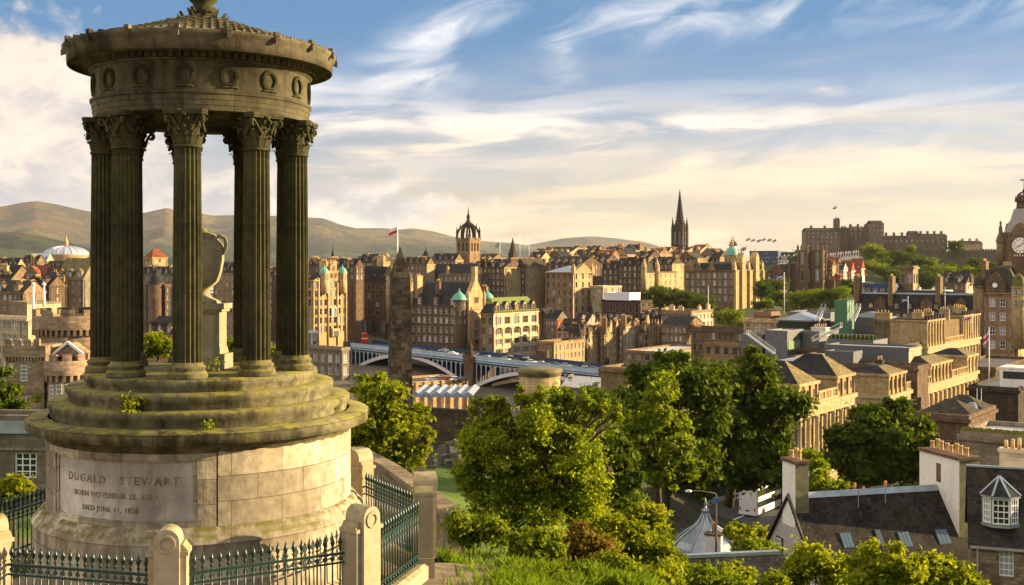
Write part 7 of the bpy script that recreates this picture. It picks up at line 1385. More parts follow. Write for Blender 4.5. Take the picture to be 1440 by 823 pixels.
# ================================================================ COTTAGES, RIGHT FOREGROUND
def lpw(T, p): q = T.matrix_basis.inverted() @ Vector(p); return q
TH = 75; D = 80; c = px(1150, 818, D); W_, D_ = solve(1150, D, 1074, 1386, TH); zb = c.z - 6; H = 6.; rise = (px(1112, 697, D + W_ / 2 * sin(R(TH))).z - c.z)
T = thing('cottage', 'white harled cottage with a dark slate roof, skylights and a gable chimney', 'cottage', (c.x, c.y, zb), R(-TH)); mb = MB()
gw = [(W_ * .28, W_ * .28 + .62, H + .3, H + 1.75), (W_ * .62, W_ * .62 + .62, H - .3, H + 1.1)]
facade(mb, (-W_, 0, 0), (1, 0, 0), (0, -1, 0), W_, H, []); mb.box(-W_, 0, .02, D_, 0, H - .02)
mb.face([(-W_, 0, H), (0, 0, H), (-W_ / 2, 0, H + rise)]); mb.face([(0, D_, H), (-W_, D_, H), (-W_ / 2, D_, H + rise)]); mb.build('wall', HARL, T)
for u0, u1, v0, v1 in gw:
    mb = MB(); mb.box(-.5, .5, -.05, .04, -.1, v1 - v0 + .12); o = mb.build('window_surround', SOOT_SHADE, T, (-W_ + (u0 + u1) / 2, -.02, v0)); link('window', WIN['grid'], o, (0, -.06, 0), 0, (u1 - u0, 1, v1 - v0))
mb = MB(); roof_mesh(mb, 'gy', W_, D_, H + .06, rise, .22, 0, 1); RF = mb.build('roof', [HARL, slate('cottage slate', (.018, .016, .015), (.036, .031, .027), .24, (.045, .036, .02))], T)
mb = MB(); mb.ext([(-W_ / 2 - .3, H + rise - .2), (-W_ / 2, H + rise + .2), (-W_ / 2 + .3, H + rise - .2)], -.2, D_ - 1); mb.build('ridge', LEAD, RF)
mb = MB(); k = math.hypot(W_ / 2, rise)
for s_ in (-1, 1): mb.bar((-W_ / 2, -.12, H + rise + .12), (-W_ / 2 + s_ * (W_ / 2 + .25), -.12, H + .06), .09, .16)
mb.build('skew_stones', GREYST, RF)
sl_ang = math.atan2(rise, W_ / 2)
def on_roof(x, y, off=.05):
    """point of the front slope seen at pixel (x, y)"""
    M = T.matrix_basis; o_ = Vector((0, 0, 0)); d_ = px(x, y, 1); R3 = M.to_3x3(); nw = R3 @ Vector((sin(sl_ang), 0, cos(sl_ang))); p0 = M @ Vector((0, 0, H + .06)); t = nw.dot(p0) / nw.dot(d_); return M.inverted() @ (d_ * t) + Vector((sin(sl_ang), 0, cos(sl_ang))) * off
def roofbox(name, x, y, w, h, th_, m, par=None, mm=None):
    p = on_roof(x, y); mb = MB(); mb.box(-w / 2, w / 2, -h / 2, h / 2, -.05, th_)
    M = Matrix.Translation(p) @ Matrix.Rotation(sl_ang, 4, 'Y') @ Matrix.Rotation(R(90), 4, 'Z'); mb.xf(M); return mb.build(name, m, par or RF), M
for x, y, w in ((1190, 761, .95), (1236, 757, .5), (1272, 760, 1.0), (1325, 756, 1.1)):
    o, M = roofbox('skylight', x, y, w, 1.25, .10, DARKMET); mb = MB()
    for i in range(3): q = -w / 2 + .06 + i * (w - .12) / 3; mb.box(q + .02, q + (w - .12) / 3 - .02, -.55, .55, .1, .115)
    mb.xf(M); mb.build('pane', mat('sky glass', lambda t, b_, o_: (t.put(b_.inputs['Base Color'], (.10, .15, .20, 1)), setattr(b_.inputs['Roughness'], 'default_value', .08))), o)
    mb = MB(); mb.box(-w / 2 - .15, w / 2 + .15, -.88, -.66, .0, .06); mb.xf(M); mb.build('apron', WHITE, o)
for x, y in ((1210, 738), (1222, 720)):
    p = on_roof(x, y, 0); mb = MB(); mb.cyl(p, .09, -.1, .95, 8); mb.cyl(p, .16, -.1, .12, 8); mb.build('vent_pipe', DARKMET, RF)
for x, y in ((1207, 715), (1245, 708)):
    p = on_roof(x, y, 0); mb = MB(); mb.bar(p, p + Vector((0, 0, 1.3)), .05); q = p + Vector((0, 0, 1.2)); mb.bar(q - Vector((.2, 1.0, 0)), q + Vector((.2, 1.0, .25)), .04)
    for i in range(6): r = q + Vector((.4 * (i / 6 - .5), 2 * (i / 6 - .5), 0)); mb.bar(r - Vector((.25, 0, .02)), r + Vector((.25, 0, .02)), .03)
    mb.build('aerial', plain('grey aerial', (.4, .4, .42), .4, .6), RF)
GREYCH = plain('olive render', (.16, .15, .08), .9, 0, .25)  # darker olive tone for one face of the white chimneys
def big_chimney(par, label, x0, x1, y0, y1, z0, z1, pots, moss=True):
    mb = MB(); mb.box(x0, x1, y0, y1, z0, z1); mb.poly([(x1 + .004, y0 + .01, z0), (x1 + .004, y1 - .01, z0), (x1 + .004, y1 - .01, z1), (x1 + .004, y0 + .01, z1)], [(0, 1, 2, 3)], 1); mb.box(x0 - .12, x1 + .12, y0 - .12, y1 + .12, z1, z1 + .22, 2); o = mb.build('chimney', [HARL, GREYCH, SOOT_SHADE], par)
    pt = MB(); pt.lathe([(.17, 0), (.16, .08), (.14, .6), (.165, .62), (.165, .72), (.11, .72), (.11, .5)], 12); pm = pt.mesh('chimney_pot', POT); W2 = x1 - x0
    for i in range(pots): f = (i + .5) / pots; link('chimney_pot', pm, o, (x0 + .12 + (W2 - .24) * f, (y0 + y1) / 2 + .08 * (i % 2), z1 + .22), 0, (1, 1, .8 + .3 * ((i * 3) % 4) / 3))
    return o
g = -W_ / 2; z1 = px(0, 650, D + W_ / 2 * sin(R(TH))).z - zb
big_chimney(RF, '', g - .95, g + .95, -.06, 1.0, H + rise - 2.2, z1, 3)
c2 = px(1349, 648, 84.5); T2 = thing('chimney_wall', 'big white harled chimney wall with eight clay pots, right of the cottage roof', 'chimney stack', (c2.x, c2.y, c2.z - 11), R(-TH)); w2, d2 = solve(1349, 84.5, 1293, 1377, TH)
big_chimney(T2, '', -w2, 0, 0, d2, 0, 11, 8); mb = MB(); mb.box(-w2 * .56, -w2 * .45, -.03, .02, 9., 10.4); mb.build('flue_vent', SOOT_SHADE, T2)
# stone house with the dormer
D = 73; c3 = px(1366, 768, D); T3 = thing('stone_house', 'rubble stone house with a slate roof and white windowed dormer, lower right', 'house', (c3.x, c3.y, c3.z - 7), R(-110)); W3, D3 = solve(1366, D, 1340, 1520, 110); W3 = 7.4; H3 = 7.; rise3 = px(0, 656, D + 3.6).z - c3.z
mb = MB(); s0_ = .0; wx = solve(1366, D, 1340, 1405, 110)[1]; wx2 = solve(1366, D, 1340, 1426, 110)[1]
facade(mb, (-W3, 0, 0), (1, 0, 0), (0, -1, 0), W3, H3, []); facade(mb, (0, 0, 0), (0, 1, 0), (1, 0, 0), D3, H3, [(wx, wx2, 5.25, 6.85)], .2); mb.face([(0, D3, 0), (-W3, D3, 0), (-W3, D3, H3), (0, D3, H3)]); mb.face([(-W3, D3, 0), (-W3, 0, 0), (-W3, 0, H3), (-W3, D3, H3)]); mb.build('wall', RUBBLE, T3)
link('window', WIN['grid'], T3, (-.15, (wx + wx2) / 2, 5.25), R(90), (wx2 - wx, 1, 1.6))
mb = MB(); roof_mesh(mb, 'gy', W3, D3, H3 + .05, rise3, .2, 0, 1); R3_ = mb.build('roof', [RUBBLE, slate('house slate', (.02, .018, .017), (.042, .036, .03), .24, (.055, .045, .024))], T3)
mb = MB(); mb.box(-W3 / 2 - .15, -W3 / 2 + .15, -.2, D3, H3 + rise3 + .02, H3 + rise3 + .14); mb.build('ridge', LEAD, R3_); mb = MB(); mb.bar((.28, -.1, H3), (.28, D3, H3), .16, .14); mb.bar((.25, .35, H3), (.25, .35, 0), .1); mb.build('gutter', plain('grey gutter', (.3, .28, .26), .5), R3_)
ya, yb = solve(1366, D, 1340, 1388, 110)[1], solve(1366, D, 1340, 1428, 110)[1]; ym = (ya + yb) / 2; hw = (yb - ya) / 2 - .02; zs = px(0, 742, D).z - c3.z + H3 + .05; zt_ = px(0, 700, D).z - c3.z + H3
mb = MB(); fp = [(-2.6, -hw - .35), (-.9, -hw - .35), (-.15, -hw + .3), (-.15, hw - .3), (-.9, hw + .35), (-2.6, hw + .35)]
ln = [(a, ym + b_) for a, b_ in fp]; mb.ext(ln, zs, zs + .18, 'z', 1); mb.ext([(a - .12, ym + (b_ - ym) * .93) for a, b_ in ln], zs + .18, zt_, 'z', 0); mb.ext([(a + .1, ym + (b_ - ym) * 1.02) for a, b_ in ln], zt_, zt_ + .14, 'z', 1)
ap = (-2.2, ym, zt_ + 1.1); e = [(a + .12, ym + (b_ - ym) * 1.04, zt_ + .14) for a, b_ in ln]
for i in range(5): mb.face([e[i], e[i + 1], ap], 2)
for i in range(1, 5): mb.bar(e[i], ap, .12, .1, 1)
mb.face([e[5], e[0], ap], 2); dm = mb.build('dormer', [LEAD, LEAD, SLATE], R3_)
link('window', WIN['grid'], dm, (-.23, ym, zs + .22), R(90), (hw * 1.25, 1, zt_ - zs - .26))
for s_ in (-1, 1): a = (Vector((ln[1][0] + ln[2][0], ln[1][1] + ln[2][1], 0)) / 2 if s_ < 0 else Vector((ln[3][0] + ln[4][0], ln[3][1] + ln[4][1], 0)) / 2); link('window', WIN['grid'], dm, (a.x - .08, ym + (a.y - ym) * .96, zs + .22), R(90 + s_ * 47), (.62, 1, zt_ - zs - .26))
# low slate roof at the bottom
b = B('low outhouse with a lead ridged roof at the bottom, before the cottage gable', 985, 62, 962, 1112, 822, 0, 0, 0, RUBBLE, ('gy', 1.1, SLATE), name='outhouse', cat='outhouse', group=None, th=80, W=3.4, zb=-24, cornice=0)
mb = MB(); mb.box(-1.9, -1.5, -.2, b.D, b.H + 1.02, b.H + 1.2); mb.build('ridge', LEAD, b.roof)
# ogee dome
c = px(992, 775, 100); T = thing('lead_dome_house', 'small stone house with an ogee lead dome and finial, among the bushes by the street', 'domed house', (c.x, c.y, c.z - 5)); mb = MB(); mb.cyl((0, 0, 0), 2.75, 0, 5.2, 8, smooth=False); mb.build('wall', RUBBLE, T)
prof = [(3.0, 5.1), (2.85, 5.5), (2.45, 6.0), (1.7, 6.6), (1.0, 7.1), (.55, 7.6), (.3, 8.1), (.2, 8.3)]; mb = MB(); mb.lathe(prof, 8, R(10), R(370), smooth=False, caps=False)
for k in range(8): a = R(10 + 45 * k); mb.tube([(r * cos(a) * 1.01, r * sin(a) * 1.01, z + .03) for r, z in prof], .12, 5)
o = mb.build('dome', LEAD, T); mb = MB(); mb.lathe([(.2, 8.3), (.35, 8.45), (.35, 8.6), (.12, 8.75), (.1, 9.0), (.16, 9.1), (.02, 9.6)], 8, caps=False); mb.build('finial', LEAD, o)
c4 = px(1004, 752, 96); T = thing('white_chimney', 'short white rendered chimney with one pot, in front of the ogee lead dome', 'chimney stack', (c4.x, c4.y, c4.z - 4), R(-20)); mb = MB(); mb.box(-.65, .65, -.4, .4, 0, 4); mb.box(-.75, .75, -.5, .5, 4, 4.15, 1); mb.build('stack', [HARL, SOOT_SHADE], T); mb = MB(); mb.lathe([(.18, 4.15), (.15, 4.9), (.18, 4.95), (.18, 5.05)], 12); mb.build('chimney_pot', POT, T)
# street lamp
c = px(1007, 740, 92); T = thing('street_lamp', 'street lamp with one long arm reaching left over the domed house', 'street lamp', (c.x, c.y, c.z - 3)); zt = px(0, 694, 92).z - c.z + 3; mb = MB(); mb.lathe([(.11, 0), (.09, 2), (.07, zt)], 8, caps=False); mb.build('post', plain('lamp steel', (.2, .18, .15), .4, .7), T)
mb = MB(); mb.tube([(0, 0, zt - .9), (.02, 0, zt - .3), (-.1, 0, zt), (-1, 0, zt + .16), (-2.0, 0, zt + .22)], .05, 6); mb.build('arm', plain('lamp steel', (.2, .18, .15)), T); mb = MB(); mb.lathe([(.06, .12), (.26, .05), (.28, -.03), (.2, -.13), (.02, -.17)], 10, c=(-2.2, 0, zt + .2), caps=False); mb.build('lantern', plain('lamp head', (.55, .57, .6), .3, .4), T)
mb = MB(); mb.box(-.25, .25, -.05, .05, zt - .75, zt - .35); mb.build('sign_plate', plain('blue plate', (.05, .18, .4), .5), T)
for i, x in enumerate((1202, 1214, 1245, 1258)):
    p = px(x, 700, 92); T = thing('timber_post', ('leftmost thin orange brown timber post behind the cottage ridge', 'short timber post next to the leftmost one, behind the ridge', 'tallest timber post behind the middle of the cottage ridge', 'timber post just right of the tallest one')[i], 'post', (p.x, p.y, p.z - 6), 0, 'timber posts behind the cottage'); mb = MB(); mb.cyl((0, 0, 0), .11, 0, 6 + (1.2, .9, 1.35, .8)[i], 8); mb.build('shaft', plain('stained timber', (.42, .16, .03), .8), T)
# ================================================================ FOLIAGE
L_MID = leafmat('broad leaf', (.06, .10, .008), (.23, .26, .015), .52)
L_DARK = leafmat('dark leaf', (.024, .048, .006), (.11, .145, .011), .40)
L_LIME = leafmat('lime leaf', (.10, .13, .007), (.30, .31, .015), .52)
L_FAR = leafmat('far leaf', (.034, .055, .010), (.11, .135, .018), .32)
L_RUST = leafmat('rusty leaf', (.10, .065, .012), (.22, .14, .02), .35)
L_GRASS = leafmat('grass blade', (.06, .11, .008), (.17, .23, .015), .42)
def leaf_cloud(blobs, n_, size, seed, sub=26, spread=.26, elong=1.6, drop=.12):
    """blobs: (x, y, z, r) in metres. Leaves gather in sprays through each blob's volume"""
    g = np.random.default_rng(seed); B_ = np.array([b[:4] for b in blobs], float); w = B_[:, 3] ** 2; w /= w.sum(); P_ = []; N_ = []
    for b, k in zip(B_, g.multinomial(n_, w)):
        ns = max(8, int(sub)); d_ = g.normal(size=(ns, 3)); d_ /= np.linalg.norm(d_, axis=1, keepdims=True); rad = b[3] * (.38 + .78 * g.random(ns) ** .6)[:, None]; cs = b[:3] + d_ * rad * np.array([1, 1, .92]); sr = b[3] * spread * (.6 + .9 * g.random(ns))
        i = g.integers(0, ns, k); off = g.normal(size=(k, 3)) * np.where(g.random(k) < .28, 2.1, 1.)[:, None]; p = cs[i] + off * sr[i][:, None] * np.array([.75, .75, .5]); P_.append(p); N_.append(d_[i] * .7 + g.normal(size=(k, 3)) * .75 + np.array([0, 0, .45]))
    P_ = np.concatenate(P_); N_ = np.concatenate(N_); N_ /= np.linalg.norm(N_, axis=1, keepdims=True); k = len(P_)
    a = g.normal(size=(k, 3)); a -= (a * N_).sum(1, keepdims=True) * N_; a /= np.linalg.norm(a, axis=1, keepdims=True); b = np.cross(N_, a); s = size * (.55 + .9 * g.random(k))[:, None]
    V = np.stack([P_ - a * s * elong * .5, P_ + b * s * .42 + N_ * s * .12, P_ + a * s * elong * .5, P_ - b * s * .42 + N_ * s * .12], 1); V[:, :, 2] -= drop * s * 0
    return V.reshape(-1, 3), k
def quad_mesh(name, V, k, m):
    me = bpy.data.meshes.new(name); me.vertices.add(4 * k); me.vertices.foreach_set('co', V.astype(np.float32).ravel()); me.loops.add(4 * k); me.loops.foreach_set('vertex_index', np.arange(4 * k, dtype=np.int32)); me.polygons.add(k); me.polygons.foreach_set('loop_start', np.arange(0, 4 * k, 4, dtype=np.int32)); me.update(calc_edges=True); me.materials.append(m); return me
def tree(label, bx, by, D, blobs, n_, size, m, seed, name='tree', cat='tree', group=None, tr=.18, sub=15, spread=.24, base=None, limbs=True, deep=.8, split=3):
    """base seen at (bx, by), D away; blobs (x, y, r) in the photograph's pixels at that distance"""
    g = random.Random(seed); p = px(bx, by, D)
    if base is None: base = min(p.z, p.z)
    T = thing(name, label, cat, (p.x, p.y, base), 0, group); k = D / FPX; bl = []; bb = []
    for x, y, r in blobs:
        for _ in range(split): a = g.uniform(0, 6.283); e = g.uniform(.15, .62); bb.append((x + r * e * cos(a), y + r * e * sin(a), r * g.uniform(.52, .82)))
    for x, y, r in (bb or blobs):
        q = px(x, y, D); bl.append((q.x - p.x, g.uniform(-deep, deep) * r * k * (2. if split else 1), q.z - base, r * k * .84))
    V, c = leaf_cloud(bl, n_, size, seed, sub, spread); link('crown', quad_mesh('crown', V, c, m), T)
    mb = MB(); zc = sum(b[2] for b in bl) / len(bl); top = (sum(b[0] for b in bl) / len(bl), 0, zc)
    f = Vector((top[0] * .35, 0, zc * .45)); mb.tube([(0, 0, -.6), (top[0] * .1, .03, zc * .2), tuple(f)], [tr * 1.35, tr, tr * .8], 8)
    if limbs:
        for b in bl[::2]:
            e = Vector(b[:3]) * 1.0; mid = f.lerp(e, .5) + Vector((g.uniform(-.1, .1), g.uniform(-.1, .1), .08)) * b[3]; mb.tube([f, mid, e], [tr * .4, tr * .24, tr * .08], 5)
            for _ in range(3): t = e + Vector((g.uniform(-1, 1), g.uniform(-1, 1), g.uniform(-.3, 1))) * b[3] * .7; mb.tube([mid, (mid + t) / 2 + Vector((0, 0, .05)), t], [tr * .18, tr * .12, tr * .04], 4)
    mb.build('trunk', BARK, T); return T
# --- the big tree and the ones beside it
tree('large sunlit leafy tree in the centre foreground, in front of the round mausoleum', 752, 765, 44, [(700, 612, 46), (752, 592, 42), (806, 600, 36), (832, 630, 28), (668, 640, 40), (715, 655, 55), (785, 645, 60), (828, 672, 32), (698, 705, 44), (750, 712, 52), (805, 708, 42), (670, 692, 26), (730, 612, 48), (780, 600, 50), (700, 570, 18), (742, 562, 14), (790, 568, 15), (826, 572, 14), (662, 668, 20), (728, 660, 40), (800, 690, 44)] + [(668 + 15 * i + 5 * (i % 3), 568 - (20 if 3 < i < 11 else 4) + 9 * (i % 2) + j * 12, 6 + 4 * j) for i in range(14) for j in range(2)], 90000, .10, leafmat('sunny leaf', (.07, .115, .008), (.30, .33, .018), .55), 11, tr=.16, sub=16, spread=.21)
tree('dark rounded tree tucked behind the right side of the large leafy tree', 858, 720, 62, [(848, 600, 36), (866, 640, 30), (862, 690, 32), (880, 665, 18), (838, 570, 26)], 12000, .22, L_DARK, 12)
tree('tall dark street tree with a broad crown, left of the street trees', 935, 712, 112, [(925, 520, 34), (965, 525, 34), (900, 560, 34), (940, 565, 44), (985, 560, 36), (915, 610, 40), (960, 620, 46), (930, 660, 38), (975, 660, 38), (1000, 600, 30), (890, 600, 26), (948, 502, 18), (898, 520, 16)], 30000, .36, L_DARK, 13, tr=.4)
tree('front street tree with drooping sunlit sprays, between its two taller neighbours', 925, 705, 102, [(915, 575, 26), (935, 545, 22), (900, 605, 28), (940, 610, 34), (915, 650, 34), (955, 655, 30), (895, 640, 24)], 15000, .32, L_MID, 14, tr=.3)
tree('tall full crowned street tree in front of the classical block, right of centre', 1025, 705, 122, [(1050, 515, 24), (1075, 520, 26), (1035, 545, 28), (1070, 560, 40), (1105, 570, 28), (1040, 595, 38), (1085, 610, 38), (1055, 645, 40), (1095, 650, 30), (1025, 640, 28), (1060, 498, 13), (1015, 590, 22)], 28000, .38, L_DARK, 15, tr=.4)
tree('wide spreading tree in front of the classical row, behind the cottage roof', 1235, 712, 118, [(1235, 580, 28), (1270, 590, 26), (1210, 605, 30), (1250, 620, 38), (1290, 605, 24), (1195, 645, 36), (1240, 660, 42), (1280, 655, 36), (1175, 615, 20), (1260, 568, 14), (1215, 690, 34), (1302, 600, 12)], 28000, .36, L_DARK, 16, tr=.4)
tree('bright yellow green tree in the burial ground, beside the monument drum', 548, 690, 72, [(520, 552, 22), (545, 560, 26), (510, 585, 22), (540, 595, 34), (575, 600, 26), (592, 585, 18), (530, 640, 32), (568, 640, 30), (520, 670, 24), (555, 668, 26), (528, 536, 12), (600, 612, 14), (505, 615, 20)], 24000, .21, L_LIME, 17, tr=.22)
tree('small sunlit tree behind the cottage chimney, beside the white coach', 1148, 720, 100, [(1122, 672, 12), (1150, 660, 20), (1118, 694, 8), (1146, 690, 24), (1168, 680, 16)], 9000, .26, L_MID, 18)
tree('dark ivy green tree at the left edge, in front of the castellated house', 12, 600, 105, [(8, 560, 24), (18, 545, 16), (2, 580, 24), (24, 575, 14), (-14, 560, 26), (8, 525, 12)], 9000, .3, L_DARK, 19)
tree('small yellow green tree seen between the second and third columns', 222, 512, 110, [(212, 480, 14), (228, 482, 14), (218, 492, 18), (236, 492, 12), (205, 494, 12)], 7000, .22, L_LIME, 20, tr=.14)
tree('light green tree seen just right of the urn pedestal', 340, 515, 120, [(322, 488, 12), (345, 492, 16), (368, 490, 14), (382, 492, 10), (330, 500, 12)], 7000, .24, L_LIME, 21, tr=.14)
for i, (x, y, D, bl, n_, s, m, lab) in enumerate((
    (20, 705, 34, [(8, 682, 14), (24, 676, 12), (36, 688, 9), (-4, 690, 14), (15, 694, 14)], 6000, .09, L_LIME, 'yellow bush behind the railing at the left edge'),
    (1040, 765, 88, [(1030, 748, 13), (1050, 754, 14), (1066, 750, 12), (1040, 764, 14)], 5000, .17, L_LIME, 'loose yellow green bush between the lead dome and the road'),
    (930, 765, 96, [(915, 740, 15), (936, 748, 15), (925, 760, 16)], 5000, .18, L_MID, 'green bush below the street wall, left of the lead dome'),
    (905, 745, 75, [(880, 715, 20), (905, 710, 22), (930, 722, 20), (890, 735, 20), (920, 742, 22)], 8000, .17, L_LIME, 'sunlit bush on the slope below the front street tree'),
    (1075, 790, 66, [(1060, 770, 18), (1085, 775, 18), (1072, 792, 20), (1095, 795, 16)], 6000, .15, L_MID, 'green bush at the left foot of the white cottage gable'),
    (830, 760, 52, [(815, 735, 20), (840, 730, 20), (860, 742, 20), (835, 755, 20)], 9000, .14, L_LIME, 'sunlit sapling at the right foot of the large leafy tree'),
    (1000, 800, 52, [(965, 808, 16), (1000, 812, 16), (1035, 806, 16)], 6000, .12, L_LIME, 'bright bush in front of the lead domed house'),
    (820, 800, 38, [(790, 770, 26), (820, 765, 24), (845, 780, 24), (800, 795, 28), (838, 805, 26), (815, 745, 14)], 11000, .10, L_RUST, 'rusty orange brown shrub at the foot of the large leafy tree'),
    (880, 800, 46, [(860, 760, 24), (890, 750, 22), (915, 765, 26), (880, 785, 26), (925, 790, 26), (870, 738, 12)], 11000, .12, L_LIME, 'sunlit yellow green bush right of the rusty shrub'),
    (950, 800, 58, [(900, 770, 24), (925, 778, 24), (905, 795, 28), (950, 798, 20), (880, 785, 22)], 9000, .15, L_MID, 'rounded green bush left of the ogee lead dome'),
    (1045, 795, 70, [(1046, 766, 13), (1060, 772, 15), (1048, 788, 16), (1066, 788, 14), (1056, 752, 9)], 7000, .16, L_LIME, 'loose yellow bush between the ogee dome and the cottage gable'),
    (1145, 830, 44, [(1135, 795, 26), (1160, 800, 26), (1120, 812, 24), (1180, 812, 22), (1150, 780, 12), (1108, 800, 12)], 9000, .12, L_LIME, 'feathery bush against the white cottage gable'),
    (1245, 835, 40, [(1225, 795, 24), (1258, 790, 26), (1210, 812, 24), (1245, 815, 30), (1280, 808, 22), (1262, 768, 13), (1228, 770, 10), (1290, 795, 14)], 13000, .12, L_LIME, 'brightest lime green bush covering the lower edge of the cottage roof'),
    (1325, 835, 42, [(1310, 802, 18), (1335, 805, 20), (1355, 812, 20), (1300, 815, 20), (1330, 818, 22), (1370, 818, 12)], 9000, .12, L_LIME, 'lime green bush at the lower right corner of the cottage roof'),
    (1010, 835, 36, [(990, 812, 18), (1020, 815, 20), (1050, 812, 18), (960, 815, 20), (1085, 815, 20)], 9000, .09, L_LIME, 'low bright bushes along the bottom edge in front of the outhouse'),
    (850, 835, 27, [(800, 822, 16), (830, 812, 18), (860, 806, 20), (890, 815, 20), (920, 822, 20), (875, 795, 12), (845, 828, 16)], 12000, .075, L_MID, 'green weeds and saplings right of the grass bank'),
    (990, 835, 33, [(950, 815, 18), (985, 810, 18), (1015, 820, 20), (970, 826, 18), (1045, 826, 16)], 9000, .085, L_MID, 'leafy green bush at the bottom edge left of the outhouse'),
    (905, 835, 30, [(850, 815, 20), (880, 805, 22), (910, 812, 24), (940, 810, 20), (930, 825, 24), (865, 828, 20)], 12000, .08, L_LIME, 'grassy yellow shrub at the bottom edge below the rounded bush'),
    (670, 770, 40, [(650, 735, 22), (680, 742, 22), (660, 755, 18), (700, 755, 20), (640, 750, 12)], 8000, .11, L_MID, 'green undergrowth at the left foot of the large leafy tree'),
    (760, 780, 36, [(730, 765, 18), (760, 768, 20), (780, 775, 16), (745, 780, 18)], 7000, .10, L_MID, 'low green undergrowth under the middle of the large leafy tree'),
    (760, 812, 26, [(760, 815, 12), (790, 812, 14), (815, 818, 12), (775, 822, 14)], 5000, .06, L_LIME, 'tufty yellow plant at the bottom beside the grass bank'))):
    p = px(x, y, D); tree(lab, x, y, D, bl, n_, s, m, 40 + i, 'bush', 'bush', 'bushes on the hillside', tr=.05, base=min(p.z, gz(p.x, p.y)), sub=12, spread=.3)
# --- plants growing on the monument
for i, (x, y, D, r, n_, lab) in enumerate(((186, 574, 20.9, 15, 900, 'yellow leafed weed growing on the second step of the drum'), (207, 578, 21.0, 6, 90, 'small sprig beside the leafed weed on the step'), (292, 600, 20.6, 9, 60, 'straggling yellow weed on the front of the drum cornice'), (470, 576, 22.9, 10, 120, 'trailing weeds on the cornice at the right of the drum'), (300, 512, 22.6, 9, 40, 'yellow flower stalk by the urn pedestal'), (342, 512, 22.0, 8, 30, 'yellow flower stalk left of the fourth column'), (52, 560, 22.3, 6, 60, 'small weed on the left end of the drum cornice'))):
    p = px(x, y, D); T = thing('weed', lab, 'plant', p, 0, 'weeds growing on the monument'); V, c = leaf_cloud([(0, 0, 0, r * D / FPX)], n_, .05, 70 + i, 10, .3); link('leaves', quad_mesh('leaves', V, c, L_LIME), T); mb = MB()
    for k in range(6): a = k * 1.1; mb.tube([(0, 0, -.12), (.03 * cos(a), .03 * sin(a), 0), (.1 * cos(a), .1 * sin(a), .06)], .006, 4)
    mb.build('stem', plain('weed stem', (.12, .14, .02)), T)
